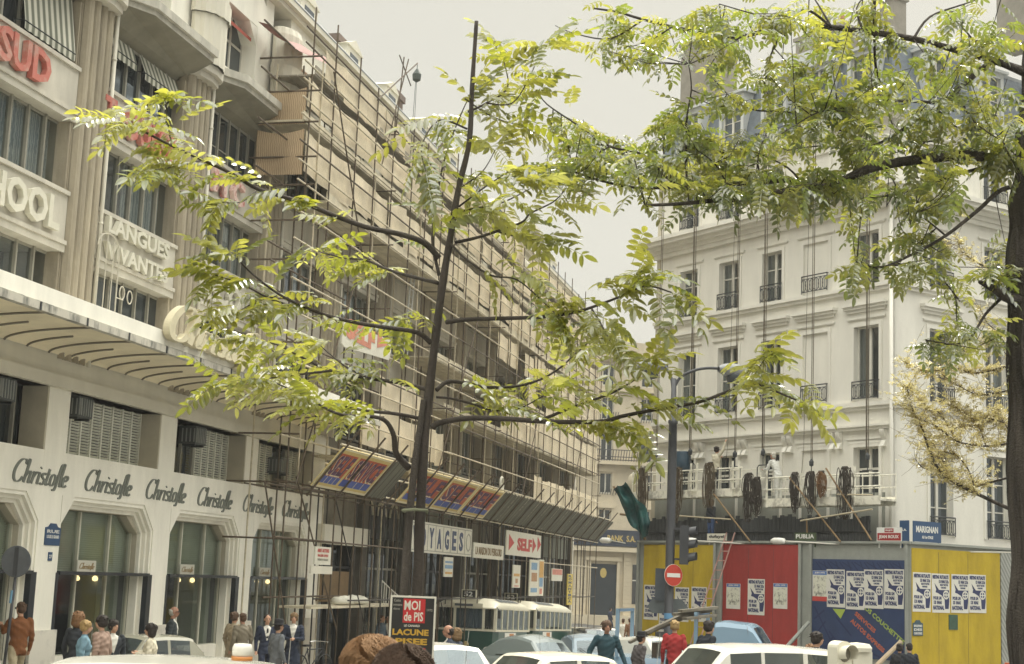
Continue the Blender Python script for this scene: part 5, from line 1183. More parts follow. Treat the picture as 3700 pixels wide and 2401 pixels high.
mb.build('bracket',M_pg,tl)
sg_=av(1564,1337,yp-.25); F=rot((sg_[0],sg_[1],sg_[2]),R_(-28)); t=thing('no_entry_sign','round red no entry sign with a white bar on the lamp post','road sign',sg_)
def disc(mb,r,y0,y1,F,n=28): mb.lathe([(r,0),(r,y1-y0),(0,y1-y0)],(0,0,0),n,F=lambda x,y,z: F(x,y0-z*0-(z),y))
mb=MB(F); disc(mb,.325,0,.02,F); mb.build('disc',mat('sign_red_enamel',(.52,.05,.03),.35,.06,4),t)
mb=MB(F); mb.box(-.235,.235,-.030,-.021,-.06,.06); mb.build('white_bar',mat('sign_white_enamel',(.75,.73,.68),.4,.04,4),t)
mb=MB(F); mb.tube([(.32*math.cos(a),-.012,.32*math.sin(a)) for a in [q/28*6.283 for q in range(29)]],.010,5); mb.tube([(0,.0,0),(.05,.2,0)],.02,5); mb.build('rim',M_sw,t)
def rawbox(name,a,b,c,d,Y,th,m,label,cat,**k):
    p=av(a,d,Y); q=av(c,b,Y); mb=MB(); mb.box(p[0],q[0],Y-th,Y,p[2],q[2]); return mb.build(name,m,None,**tags(label,cat))
M_sgback=mat('sign_back_grey',(.085,.10,.115),.5,.15,3)
sb=rawbox('square_road_sign',1521,1322,1557,1395,46.9,.03,M_sgback,'dark grey back of a square road sign behind the left of the lamp post','road sign')
mb=MB(); n=18; c=av(1590,1405,46.9)
p1=av(1521,1405,46.9)
cc=av(1530,1406,46.95); mb.prism([(cc[0]-.33,cc[2]-.05),(cc[0]-.2,cc[2]+.2),(cc[0]+.7,cc[2]+.2),(cc[0]+.9,cc[2]-.05),(cc[0]+.7,cc[2]-.25),(cc[0]-.2,cc[2]-.25)],46.95,46.98); mb.build('direction_sign',mat('arrow_sign_back',(.13,.15,.155),.5,.15,3),None,**tags('arrow shaped back of a direction sign low on the lamp post','road sign'))
rawbox('switch_box',1521,1468,1547,1520,46.6,.3,mat('dark_box',(.05,.05,.05),.6,.2,3),'dark switch box with rounded corners on the left of the lamp post','box')
# left round sign seen from the back
zp=29.5; c=av(38,1305,zp); b=(c[0]-.16,c[1]+.05,gz(c[1]))
t=thing('round_sign','round grey back of a road sign on a dark leaning pole at the far left','road sign',(c[0]-.1,c[1]+.06,gz(c[1])))
F=rot((c[0],c[1],c[2]),R_(8)); mb=MB(F); disc(mb,.29,0,.02,F); mb.tube([(.29*math.cos(a),-.01,.29*math.sin(a)) for a in [q/28*6.283 for q in range(29)]],.012,5); mb.build('disc',mat('grey_sign_back',(.12,.13,.145),.5,.25,3),t)
mb=MB(); q0=av(44,1278,zp+.05); q1=av(8,1560,zp+.05); q2=av(25,1395,zp+.05); q3=av(21,1420,zp+.05)
q1b=q0+(q1-q0)*((q0[2]-gz(zp))/(q0[2]-q1[2])); mb.tube([tuple(q0),tuple(q1b)],.03,8); mb.build('pole',M_pg,t,smooth=True)
mb=MB(); mb.tube([tuple(av(29,1372,zp+.05)),tuple(av(25,1402,zp+.05))],.036,8); mb.build('sticker_band',mat('sticker_blue',(.16,.33,.48),.6,.1,3),t)
mb=MB(F); mb.box(-.04,.04,-.035,-.022,-.27,.27); mb.build('rail',M_pg,t)
# ================================================================== TREES
def leafgeo(nl,L,lw,rng,droop=.25,fold=.3):
    """one pinnate leaf along +x: rachis of length L with nl pairs of leaflets, each a folded blade"""
    V=[];Fc=[]
    def blade(base,dirv,up,l,w):
        d=dirv/np.linalg.norm(dirv); s=np.cross(up,d); s/=np.linalg.norm(s)+1e-9; u=np.cross(d,s)
        b=len(V); pts=[(0,0),(.22,.40),(.5,.5),(.78,.36),(1,0)]
        mid=[base+d*l*t-u*l*.18*t*t for t,_ in pts]
        for (t,wd),m in zip(pts,mid): V.append(m)
        for (t,wd),m in zip(pts[1:4],mid[1:4]): V.append(m+s*w*wd+u*w*fold*wd); V.append(m-s*w*wd+u*w*fold*wd)
        # indices: mids b..b+4 ; sides b+5.. pairs
        a1,c1,a2,c2,a3,c3=[b+5+i for i in range(6)]
        Fc.extend([(b,a1,b+1),(b,b+1,c1),(b+1,a1,a2,b+2),(b+1,b+2,c2,c1),(b+2,a2,a3,b+3),(b+2,b+3,c3,c2),(b+3,a3,b+4),(b+3,b+4,c3)])
    up=np.array([0,0,1.])
    def rp(t): return np.array([L*t,0,-droop*L*t*t])
    for i in range(nl):
        t=.22+.74*i/(nl-1); p=rp(t); sc=1-.35*abs(t-.55)
        for sgn in (1,-1):
            dv=np.array([.35+rng.uniform(-.1,.15),sgn*1.0,-.35+rng.uniform(-.2,.2)]); blade(p,dv,up,lw*sc*rng.uniform(.8,1.15)*2.25,lw*sc)
    blade(rp(1.0),np.array([1,0,-.5]),up,lw*2.5,lw)
    # rachis as a thin strip
    b=len(V)
    for t in (0,.35,.7,1): q=rp(t); V.append(q+np.array([0,.0025,0])); V.append(q-np.array([0,.0025,0])); 
    for i in range(3): Fc.append((b+2*i,b+2*i+1,b+2*i+3,b+2*i+2))
    return np.array(V),Fc
def scatter(name,m,parent,places,templates,wts=(3,2,1)):
    """places: (position, direction, scale)"""
    Vs=[];Fs=[];off=0
    for (p,d,s,ti) in places:
        V,Fc=templates[ti]; d=np.array(d,float); d/=np.linalg.norm(d); z=np.array([0,0,1.]); y=np.cross(z,d); y/=np.linalg.norm(y)+1e-9; z=np.cross(d,y)
        rl=random.uniform(-.7,.7); y2=y*math.cos(rl)+z*math.sin(rl); z2=-y*math.sin(rl)+z*math.cos(rl)
        Vs.append(np.array(p)+(V[:,0:1]*d+V[:,1:2]*y2+V[:,2:3]*z2)*s); Fs+=[tuple(i+off for i in f) for f in Fc]; off+=len(V)
    V=np.concatenate(Vs)-world_loc(parent); me=bpy.data.meshes.new(name); me.from_pydata(V.tolist(),[],Fs)
    ms=m if isinstance(m,list) else [m]
    for q in ms: me.materials.append(q)
    if len(ms)>1:
        r=random.Random(1); idx=[]; 
        for (p,d,s,ti) in places: k=r.choices(range(len(ms)),list(wts)[:len(ms)])[0]; idx+=[k]*len(templates[ti][1])
        me.polygons.foreach_set('material_index',idx)
    me.update(); o=bpy.data.objects.new(name,me); COL.objects.link(o); o.parent=parent
    return o
random.seed(11); rng=random.Random(12)
M_bark=mat('smooth_grey_bark',(.062,.051,.042),.85,.35,9,bump=.6,streak=.3); M_bark2=mat('furrowed_bark',(.075,.064,.054),.95,.75,11,bump=1.0,streak=.10)
M_lf=[leafmat('spring_leaf',(.13,.15,.02),(.56,.54,.07)),leafmat('spring_leaf_deep',(.055,.095,.012),(.44,.46,.03)),leafmat('leaf_tip_pale',(.19,.21,.04),(.66,.65,.15))]
M_lf2=[leafmat('crown_leaf',(.075,.105,.018),(.50,.50,.055)),leafmat('crown_leaf_dark',(.04,.07,.018),(.30,.36,.04)),leafmat('crown_leaf_pale',(.13,.15,.03),(.60,.58,.10))]
TPL=[leafgeo(n,.31,.050,rng,dr) for n,dr in ((5,.2),(6,.35),(6,.5),(4,.3),(5,.6))]
TPS=[leafgeo(n,.21,.036,rng,dr) for n,dr in ((4,.2),(5,.4),(5,.6),(4,.35))]
Y0=13.0
near=thing('young_tree','slim young tree with fresh yellow green pinnate leaves standing before the facades','tree',(av(958,1400,Y0)[0],Y0,gz(Y0)))
def vline(pts,Ya,Yb,k=5,jit=.0):
    n=len(pts); out=[]
    L=[0]
    for i in range(1,n): L.append(L[-1]+math.hypot(pts[i][0]-pts[i-1][0],pts[i][1]-pts[i-1][1]))
    q=[av(p[0],p[1],Ya+(Yb-Ya)*l/L[-1]) for p,l in zip(pts,L)]
    return smoothline(q,k)
tr=[(945,1800),(968,1400),(976,1200),(988,1000),(1010,800),(1030,650),(1045,560),(1065,440),(1090,330),(1097,200),(1107,50)]
base=av(952,1550,Y0); P=[np.array([base[0]-.0,Y0,gz(Y0)])]+[av(a,b,Y0) for a,b in tr[1:]]
P=smoothline(P,6); n=len(P); rad=[.050*(1-t)+.017*t for t in [i/(n-1) for i in range(n)]]
rad=[r*(1+.06*math.sin(i*1.3)) for i,r in enumerate(rad)]
mb=MB(); mb.tube([tuple(p) for p in P],rad,12); trunk=mb.build('trunk',M_bark,near,smooth=True)
BR=[ # V points, end depth offset, start radius
([(1020,600),(985,565),(930,545),(850,528),(760,495),(700,470),(600,440),(540,405),(470,372),(400,340),(325,302),(275,284)],-1.0,.026,.30),
([(400,340),(390,290),(385,235)],-1.1,.006,.2),([(470,372),(420,385),(360,395)],-1.1,.007,.5),([(600,440),(560,470),(510,470)],-.8,.006,.4),
([(1018,658),(952,642),(900,626),(850,605),(800,600),(740,585)],1.0,.016,.35),
([(1001,797),(969,773),(900,762),(841,753),(783,740),(725,721),(651,686),(590,640),(550,600)],-.8,.022,.30),
([(725,721),(640,700),(560,660),(500,640)],-.9,.010,.3),([(651,686),(600,700),(560,720)],-.7,.008,.3),
([(990,905),(930,890),(860,880),(770,862),(700,830),(640,800),(580,790)],.6,.018,.2),([(770,862),(700,870),(620,880),(520,885)],.7,.010,.35),([(860,880),(800,850),(740,800)],.8,.010,.2),
([(985,975),(920,962),(850,955),(780,940),(700,915),(640,890)],-.5,.016,.3),
([(1058,564),(1110,552),(1154,538),(1212,517),(1233,496),(1285,470),(1311,444)],.6,.014,.25),([(1154,538),(1200,550),(1260,560)],.5,.006,.2),
([(1067,492),(1118,482),(1170,470),(1230,440)],-.7,.010,.1),([(1067,480),(1120,440),(1180,400)],-.6,.008,.1),
([(1037,749),(1081,743),(1168,740),(1256,737),(1329,727),(1373,715),(1440,690),(1500,665),(1560,680)],-1.2,.020,.35),([(1373,715),(1400,760),(1420,800)],-1.0,.008,.3),([(1440,690),(1480,650),(1490,630)],-1.1,.006,.3),
([(1014,907),(1040,888),(1081,890),(1128,900),(1198,898),(1256,882),(1300,856),(1329,830),(1375,789)],.8,.018,.15),
([(1014,923),(1052,927),(1096,939),(1139,953),(1175,954),(1213,947),(1256,924),(1300,900)],.5,.010,.3),
([(1005,994),(1023,982),(1087,972),(1169,973),(1256,979),(1329,981),(1402,979),(1447,967),(1534,950),(1622,935),(1680,914),(1744,891),(1790,905),(1850,930)],-1.4,.026,.30),([(1256,977),(1314,953),(1373,932),(1431,909),(1477,880),(1500,850)],-.6,.014,.2),([(1400,979),(1440,990),(1470,1000)],-.5,.005,.5),
([(1744,891),(1760,860),(1780,830)],-1.3,.008,0),
([(1088,260),(1130,240),(1180,200),(1160,110)],.5,.010,.1),([(1130,240),(1190,240),(1230,180),(1260,110)],.4,.006,.2),([(1085,300),(1020,280),(980,340),(990,400)],-.5,.008,.1),([(1080,230),(1140,270),(1200,290)],.4,.006,.1),([(1065,440),(1120,400),(1150,350)],.3,.006,.1),
([(950,1088),(921,1054),(913,1006),(883,972),(793,964),(740,940)],-.7,.030,.45),
([(1020,640),(1005,560),(1012,480),(1028,390),(1055,305),(1085,235)],.25,.014,.15),
([(1040,560),(1080,600),(1140,640),(1200,650),(1260,700),(1290,730)],-.6,.010,.3),([(1020,760),(980,740),(930,745)],.4,.007,.2)]
places=[]
for pts,dy,r0,lf in BR:
    L=vline(pts,Y0,Y0+dy); n=len(L); mb=MB(); mb.tube([tuple(p) for p in L],[r0*(1-.8*i/(n-1))+.002 for i in range(n)],7); mb.build('branch',M_bark,trunk,smooth=True)
    acc=0; 
    for i in range(1,n):
        seg=np.linalg.norm(L[i]-L[i-1]); acc+=seg; t=i/(n-1)
        if t<lf: acc=0; continue
        step=.074 
        while acc>step:
            acc-=step; p=L[i-1]+(L[i]-L[i-1])*random.random(); d=(L[i]-L[i-1])/seg
            # short leaf bearing spurs
            side=np.array([random.gauss(0,.5),random.gauss(0,.8),random.gauss(.42,.38)]); off=side*random.uniform(.0,.16)
            q=p+off; dr=d*.7+np.array([random.gauss(0,.55),random.gauss(0,.6),random.uniform(-.45,.30)])
            if abs(d[0])<.3*abs(d[2]): dr[0]+=random.choice((-.6,.6))
            places.append((q,dr,random.uniform(.72,1.2),random.randrange(len(TPL))))
    for _ in range(4): places.append((L[-1],(L[-1]-L[-2])/np.linalg.norm(L[-1]-L[-2])+np.array([random.gauss(0,.5),random.gauss(0,.5),random.gauss(0,.4)]),random.uniform(.9,1.2),random.randrange(len(TPL))))
scatter('crown',M_lf,near,places,TPL); print('near leaves',len(places))
# stake tied beside the trunk
st=thing('tree_stake','dark rough stake standing tied to the left of the young tree trunk','stake',(av(940,1400,12.9)[0],12.9,gz(13)))
b0=av(935,1500,12.9); b0=np.array([b0[0],12.9,gz(13)]); mb=MB(); mb.tube([tuple(b0),tuple(av(938,1385,12.9)),tuple(av(951,1200,12.9)),tuple(av(966,1060,12.93)),tuple(av(984,930,12.95))],[.040,.037,.034,.030,.024],10); mb.build('post',M_bark2,st,smooth=True)
mb=MB(); c=av(962,1188,12.9); mb.tube([(c[0]-.09,12.83,c[2]),(c[0],12.80,c[2]+.01),(c[0]+.11,12.86,c[2]+.01),(c[0]+.1,13.1,c[2]),(c[0]-.09,13.05,c[2]),(c[0]-.09,12.83,c[2])],.014,6); mb.build('tie',mat('old_tie_cloth',(.20,.21,.14),.8,.2,3),st)
# ---- the big tree at the right
Y1=13.4
bigt=thing('mature_tree','mature tree with dark furrowed trunk at the right edge and wide leafy boughs','tree',(av(2398,1400,Y1)[0],Y1,gz(Y1)))
T=[(2400,1544),(2397,1300),(2392,1000),(2388,800),(2385,600),(2390,480),(2400,350),(2410,200),(2420,0),(2425,-300)]
P=[np.array([av(2402,1544,Y1)[0],Y1,gz(Y1)])]+[av(a,b,Y1) for a,b in T]
P=smoothline(P,6); n=len(P)
rad=[(.205+.02*math.sin(i*.9)+(.05 if i<4 else 0))*(1-.45*i/(n-1)) for i in range(n)]
mb=MB(); mb.tube([tuple(p) for p in P],rad,20); trunk2=mb.build('trunk',M_bark2,bigt,smooth=True)
# bark ridges
rr=random.Random(4); V=np.array([tuple(v.co) for v in trunk2.data.vertices]); 
mbr=MB()
for q in range(120):
    a=rr.uniform(0,6.283); i0=rr.randrange(0,n-10); pts=[]
    for i in range(i0,min(i0+rr.randrange(5,10),n)):
        a+=rr.uniform(-.09,.09); pts.append((P[i][0]+rad[i]*math.cos(a),P[i][1]+rad[i]*math.sin(a),P[i][2]))
    if len(pts)>2: mbr.tube(pts,[.004+.015*math.sin(math.pi*j/(len(pts)-1)) for j in range(len(pts))],5)
mbr.build('bark_ridges',M_bark2,trunk2,smooth=True)
BB=[([(2400,700),(2350,695),(2310,672),(2275,655)],-.3,.07,.95),([(2330,690),(2290,730),(2250,790),(2200,800),(2150,790)],-.6,.014,.35),
([(2390,430),(2326,442),(2273,488),(2197,548),(2122,590),(2046,622),(1990,610)],-.8,.022,.55),([(2197,548),(2150,510),(2120,500)],-.6,.008,.2),([(2230,700),(2180,640),(2150,640)],-.4,.006,.1),
([(2410,175),(2353,156),(2289,136),(2122,91),(2006,74),(1932,64),(1824,62),(1730,84),(1674,83),(1562,63),(1494,46),(1436,29),(1380,20)],.5,.035,.15),
([(2400,180),(2314,143),(2285,159),(2256,181),(2223,211),(2178,256),(2126,282),(2062,324),(2000,350)],-.4,.035,.1),
([(2184,240),(2094,235),(2029,240),(1964,251),(1900,262),(1850,290)],-.7,.014,.1),
([(2420,390),(2340,375),(2250,362),(2123,373),(2045,386),(1996,402),(1932,431),(1870,440),(1790,450),(1740,462),(1660,467),(1581,474),(1500,478)],-.9,.055,.12),
([(1909,438),(1850,420),(1770,425),(1690,430),(1592,435),(1479,437),(1387,418),(1330,400),(1280,410)],-.6,.022,.05),
([(2390,350),(2300,385),(2209,410),(2103,447),(2000,462),(1900,466)],.5,.020,.2),
([(2032,-40),(2032,130),(2045,195),(2055,237),(2074,292),(2104,363)],.9,.014,0),
([(1980,318),(1915,282),(1867,266),(1802,259),(1753,256),(1705,233),(1646,172)],.5,.012,0),([(1980,318),(2010,370),(2030,386)],.1,.01,0),
([(1660,467),(1562,423),(1494,360),(1416,341),(1343,292),(1271,243),(1251,214)],.6,.014,.1),
([(1596,437),(1594,292),(1606,209),(1600,150)],-.4,.010,0),([(1562,423),(1540,340),(1560,270)],.4,.008,0),([(1416,341),(1360,370),(1300,380)],.4,.006,0),
([(1932,64),(1880,25),(1835,32),(1782,39),(1737,29),(1672,10)],-.5,.012,0),([(1932,64),(1900,10),(1880,-20)],.3,.01,0),([(1824,62),(1790,130),(1780,200),(1790,240)],.3,.008,0),([(2006,74),(1990,20),(2020,-20)],.3,.01,0),
([(1730,84),(1680,110),(1640,170)],.2,.006,0),([(1562,63),(1500,100),(1450,110)],.2,.006,0),([(1494,46),(1420,90),(1340,80),(1290,60)],.4,.008,.1),
([(2122,91),(2160,40),(2240,10),(2330,-20)],.5,.012,0),([(2289,136),(2250,80),(2200,30)],-.5,.01,0),([(2223,211),(2260,280),(2330,330)],-.5,.01,0),([(2178,256),(2230,300),(2300,300)],.5,.01,0),
([(1790,450),(1760,380),(1780,310)],.3,.008,0),([(1996,402),(1960,350),(1900,340),(1830,350)],.4,.01,0),([(1870,440),(1830,390),(1740,350),(1680,350)],.6,.01,0),([(1690,430),(1660,380),(1620,350)],-.3,.007,0),([(2123,373),(2150,330),(2210,340)],.4,.01,0),([(2045,386),(2080,430),(2060,480)],-.5,.008,.1)]
places=[]; BP=[]
for pts,dy,r0,lf in BB:
    L=vline(pts,Y1,Y1+dy,4); n=len(L); mb=MB(); mb.tube([tuple(p) for p in L],[r0*(1-.8*i/(n-1))+.002 for i in range(n)],7); mb.build('branch',M_bark2,trunk2,smooth=True)
    for i in range(n): 
        if i/(n-1)>=lf: BP.append((L[i],r0))
    acc=0
    for i in range(1,n):
        seg=np.linalg.norm(L[i]-L[i-1]); acc+=seg
        if i/(n-1)<lf: acc=0; continue
        while acc>.13:
            acc-=.13; p=L[i-1]+(L[i]-L[i-1])*random.random(); d=(L[i]-L[i-1])/seg
            places.append((p+np.array([random.gauss(0,.06),random.gauss(0,.12),random.gauss(.02,.07)]),d*.5+np.array([random.gauss(0,.7),random.gauss(0,.7),random.uniform(-.6,.3)]),random.uniform(.75,1.15),random.randrange(len(TPS))))
# foliage masses with twigs back to the nearest bough
CL=[(1800,330,230,110,46),(2050,300,230,130,52),(1650,390,140,80,32),(1490,380,110,60,22),(1330,285,70,50,12),(1990,150,190,80,28),(1480,80,120,50,16),(1720,50,190,50,26),(2260,230,110,170,36),(2130,440,150,50,20),(1300,410,90,40,10),(1560,290,70,80,14),(1850,440,160,40,22),(2300,60,90,70,12),(2230,780,90,40,12),(2140,560,60,40,7),(2010,610,60,35,8),(2200,620,70,50,10),(2360,380,60,120,14),(2340,640,60,60,8),(1950,30,150,40,16),(1250,215,30,30,3),(2360,900,40,60,4),(1420,330,60,40,8),(1700,190,90,50,10),(1880,200,120,60,14)]
tw=MB(); BPa=np.array([b[0] for b in BP])
for cx,cy,rx,ry,nn in CL:
    for _ in range(int(nn*.64)):
        a=random.uniform(0,6.283); r=math.sqrt(random.random()); Y=Y1+random.gauss(-.1,.7); c=av(cx+rx*r*math.cos(a),cy+ry*r*math.sin(a),Y)
        d2=((BPa-c)**2).sum(1); j=int(d2.argmin()); b=BPa[j]
        if d2[j]>1.4**2: continue
        m=(b+c)/2+np.array([0,0,-.04+random.gauss(0,.04)]); tw.tube([tuple(b),tuple(m),tuple(c)],[.006,.004,.0025],4)
        dv=(c-b)/(np.linalg.norm(c-b)+1e-6)
        for q in range(random.randint(4,8)):
            t=random.random()**.6; p=b+(c-b)*t; places.append((p+np.array([random.gauss(0,.02)]*3),dv*.4+np.array([random.gauss(0,.75),random.gauss(0,.75),random.uniform(-.65,.25)]),random.uniform(.75,1.15),random.randrange(len(TPS))))
tw.build('twigs',M_bark2,trunk2); scatter('crown',M_lf2,bigt,places,TPS,wts=[3,3.5,1]); print('big leaves',len(places))
# ---- the budding tree behind it
Y2=24.
bud=thing('budding_tree','tree with tiny pale golden buds, half hidden behind the dark trunk at the right','tree',(av(2440,1230,Y2)[0],Y2,gz(Y2)))
def cv(X,Y_): return ((3100+X/1.403)/VS,(900+Y_/1.403)/VS)
bb=av(2440,1230,Y2); mb=MB(); mb.tube([(bb[0],Y2,gz(Y2)),(bb[0],Y2,bb[2]),(bb[0]-.2,Y2,bb[2]+2.5),(bb[0]-.3,Y2,bb[2]+5)],[.17,.14,.1,.05],10); tk=mb.build('trunk',M_bark2,bud,smooth=True)
BD=[([(920,1350),(800,1330),(600,1240),(500,1190),(420,1130),(370,1040),(320,900),(270,800),(250,700)],-.5,.032,.25,1.0),([(800,1150),(650,1190),(560,1210),(480,1150),(420,1060),(380,980)],.4,.018,.1,.9),
([(900,560),(740,600),(600,630),(480,605),(350,620),(240,575)],.3,.02,.1,1.),([(900,960),(800,980),(650,1000),(500,975),(400,900),(300,860)],-.4,.02,.1,1.),([(900,700),(760,720),(620,740),(520,700),(430,640)],.6,.016,.1,.9),
([(900,420),(740,440),(640,480),(560,520),(500,500)],.3,.014,.1,.8),([(900,200),(740,140),(640,90),(560,40),(520,0),(500,-60)],.5,.018,.1,.7),([(740,440),(660,380),(620,300)],.3,.01,0,.6),([(500,975),(420,840),(330,780),(290,700)],.2,.012,0,1.),([(650,1000),(600,880),(520,820),(470,780)],.4,.01,0,1.),([(600,1240),(560,1120),(500,1050),(440,1030)],.2,.01,0,.7),([(420,1130),(330,1110),(290,1060)],.2,.008,0,.5),([(800,980),(740,880),(700,820)],.3,.01,0,1.),([(740,880),(640,860),(560,900),(470,910)],.3,.008,0,1.)]
bt=leafgeo(2,.05,.026,rng,.3); places=[]; tw=MB()
for pts,dy,r0,lf,dens in BD:
    L=vline([cv(*p) for p in pts],Y2,Y2+dy,5); n=len(L); mb=MB(); mb.tube([tuple(p) for p in L],[r0*(1-.8*i/(n-1))+.003 for i in range(n)],6); mb.build('branch',M_bark2,tk,smooth=True)
    for i in range(1,n):
        if i/(n-1)<lf: continue
        for _ in range(int(5*dens+.5)):
            d=np.array([random.gauss(-.3,.6),random.gauss(0,.6),random.gauss(.35,.5)]); l=random.uniform(.08,.42); e=L[i]+d*l; tw.tube([tuple(L[i]),tuple((L[i]+e)/2+np.array([0,0,-.02])),tuple(e)],[.004,.003,.002],3,cap=False)
            for q in range(int(4*dens)):
                t=random.random(); places.append((L[i]+d*l*t+np.array([random.gauss(0,.03),random.gauss(0,.04),random.gauss(0,.03)]),np.array([random.gauss(0,1),random.gauss(0,1),random.gauss(.4,.6)]),random.uniform(.45,1.1),0))
tw.build('twigs',mat('golden_twig',(.20,.15,.07),.8,.2,3),tk); scatter('crown',[leafmat('golden_bud',(.44,.38,.17),(.75,.66,.28))],bud,places,[bt]); print('buds',len(places))
# ================================================================== VEHICLES
M_tyre=mat('tyre_rubber',(.03,.03,.03),.8,.2,5); M_chr=mat('chrome',(.5,.5,.48),.2,.1,5,metal=.8); M_cgl=glassy('car_glass',(.04,.05,.055),.60,refl=(.75,.85,.9)); M_seat=mat('car_seat',(.09,.07,.05),.8,.2,5); M_hl=mat('headlamp_glass',(.6,.6,.55),.1,.05,5); M_tl=mat('tail_lamp',(.35,.03,.02),.3,.1,5)
def paint(n,c=(.7,.68,.6)): return mat('car_paint_'+n,c,.22,.05,1.5,spec=.5,coat=.5)
def car(name,label,x,y,az,L,W,H,hood,gh,pm,belt=.82,roofw=.74,group=None,round_=0,cat='car',seats=True,z=None):
    gzv=gz(y,x) if z is None else z; t_=thing(name,label,cat,(x,y,gzv),group); F=rot((x,y,gzv),R_(az))
    def hw(t): return W/2*(1-.16*abs(2*t-1)**5-.04*round_*abs(2*t-1)**2)
    def zt(t):
        for (a,za),(b,zb) in zip(hood[:-1],hood[1:]):
            if a<=t<=b: return za+(zb-za)*(t-a)/(b-a+1e-9)
        return hood[-1][1]
    N_=22; rows=[]
    for i in range(N_+1):
        t=i/N_; h=hw(t); z1=zt(t); yy=L/2-L*t; cr=.05
        e=.0 if 0<i<N_ else .04
        ring=[(-h*.90,.24+e),(-h,.42),(-h*1.0,.6),(-h*.97,min(.78,z1-.04)),(-h*.88,z1),(-h*.45,z1+cr*.8),(0,z1+cr),(h*.45,z1+cr*.8),(h*.88,z1),(h*.97,min(.78,z1-.04)),(h,.6),(h,.42),(h*.90,.24+e)]
        rows.append([(a,yy,b) for a,b in ring])
    mb=MB(F); mb.grid(rows,closed=True); 
    for r,sg in ((rows[0],1),(rows[-1],-1)): mb.add(r,[tuple(range(len(r)))])
    glass={'W':[], 'R':[], 'SL':[], 'SR':[]}
    st=[]
    for (t,z1,k) in gh:
        h=hw(t)*.90; zb=zt(t)-.01; H1=z1
        fr=max(0,min(1,(H1-zb)/(H-belt))); wr=h+(W/2*roofw-h)*fr; cr=.045*fr+.03*round_*fr
        side=[(-h,zb),(-h+(h-wr)*.10,zb+(H1-zb)*.10),(-h+(h-wr)*.88,zb+(H1-zb)*.88)]
        topc=[(-wr*.93,H1+cr*.1),(-wr*.80,H1+cr*.35),(-wr*.4,H1+cr*.85),(0,H1+cr),(wr*.4,H1+cr*.85),(wr*.80,H1+cr*.35),(wr*.93,H1+cr*.1)]
        ring=side+topc+[(-a,b) for a,b in side[::-1]]
        st.append(([(a,L/2-L*t,b) for a,b in ring],k))
    for (r0,k),(r1,_) in zip(st[:-1],st[1:]):
        for j in range(len(r0)-1):
            q=[r0[j],r0[j+1],r1[j+1],r1[j]]
            top=3<j<8; sideg=j in(1,11)
            if k in 'WR' and top: glass[k].append(q)
            elif k=='S' and sideg: glass['SL' if j==1 else 'SR'].append(q)
            else: mb.add(q,[(0,1,2,3)])
            if k=='S' and not sideg: pass
    body=mb.build('body',pm,t_,smooth=False)
    # smooth shading with split by angle
    body.data.polygons.foreach_set('use_smooth',[True]*len(body.data.polygons))
    try: body.data.set_sharp_from_angle(angle=R_(38))
    except Exception: pass
    for k,qs in glass.items():
        if not qs: continue
        if k in 'WR':
            m=MB(F); [m.add(q,[(0,1,2,3)]) for q in qs]; m.build('windshield' if k=='W' else 'rear_window',M_cgl,t_,smooth=True)
        else:
            # contiguous runs become separate windows
            run=[qs[0]]
            def flush(run): 
                m=MB(F); [m.add(q,[(0,1,2,3)]) for q in run]; m.build('side_window',M_cgl,t_)
            for q in qs[1:]:
                if abs(q[0][1]-run[-1][3][1])<1e-6: run.append(q)
                else: flush(run); run=[q]
            flush(run)
    R=.30
    for tt in (.16,.80):
        for sx_ in (-1,1):
            c=(sx_*(W/2-.13),L/2-L*tt,R); m=MB(F); m.lathe([(R*.62,-.08),(R*.96,-.08),(R,-.04),(R,.04),(R*.96,.08),(R*.62,.08)],(0,0,0),20,F=lambda a,b,z,c=c: F(c[0]+z,c[1]+a,c[2]+b)); w=m.build('wheel',M_tyre,t_,smooth=True)
            m=MB(F); m.lathe([(0,.085*sx_),(R*.3,.09*sx_),(R*.6,.07*sx_),(R*.62,.05*sx_)],(0,0,0),16,F=lambda a,b,z,c=c: F(c[0]+z,c[1]+a,c[2]+b)); m.build('rim',M_chr,w,smooth=True)
    for yy,nm in ((L/2+.05,'bumper'),(-L/2-.05,'bumper')):
        m=MB(F); s=1 if yy>0 else -1; m.tube([(-W*.46,yy-s*.12,.42),(-W*.38,yy,.42),(W*.38,yy,.42),(W*.46,yy-s*.12,.42)],.05,8); m.build(nm,M_chr,t_,smooth=True)
    for sx_ in (-1,1):
        m=MB(F); m.lathe([(.10,0),(.09,.03),(0,.045)],(0,0,0),14,F=lambda a,b,z,s=sx_: F(s*W*.34+a,L/2+z-.03,.62+b)); m.build('headlight',M_hl,t_,smooth=True)
        m=MB(F); m.box(sx_*W*.36-.08,sx_*W*.36+.08,-L/2-.03,-L/2+.05,.55,.68); m.build('tail_light',M_tl,t_)
        m=MB(F); m.tube([(sx_*W*.45,L*.18,belt+.02),(sx_*W*.53,L*.18,belt+.08)],.012,5); m.box(sx_*W*.53-.05,sx_*W*.53+.05,L*.18-.02,L*.18+.01,belt+.05,belt+.17); m.build('mirror',M_chr,t_)
    if seats:
        for yy in (.15,-.65):
            m=MB(F); m.box(-W*.36,W*.36,yy-.5,yy-.38,.45,1.02 if H<1.6 else 1.3); m.box(-W*.36,W*.36,yy-.38,yy+.05,.42,.55); m.build('seat',M_seat,t_)
    for sx_ in (-.25,.12):
        w0=gh[0]; w1=gh[1]; y0=L/2-L*w0[0]; y1=L/2-L*w1[0]; m=MB(F); m.tube([(W*sx_,y0+.03,w0[1]+.02),(W*(sx_+.18),y1+.035,w1[1]+.03)],.008,4); m.build('wiper',M_tyre,t_)
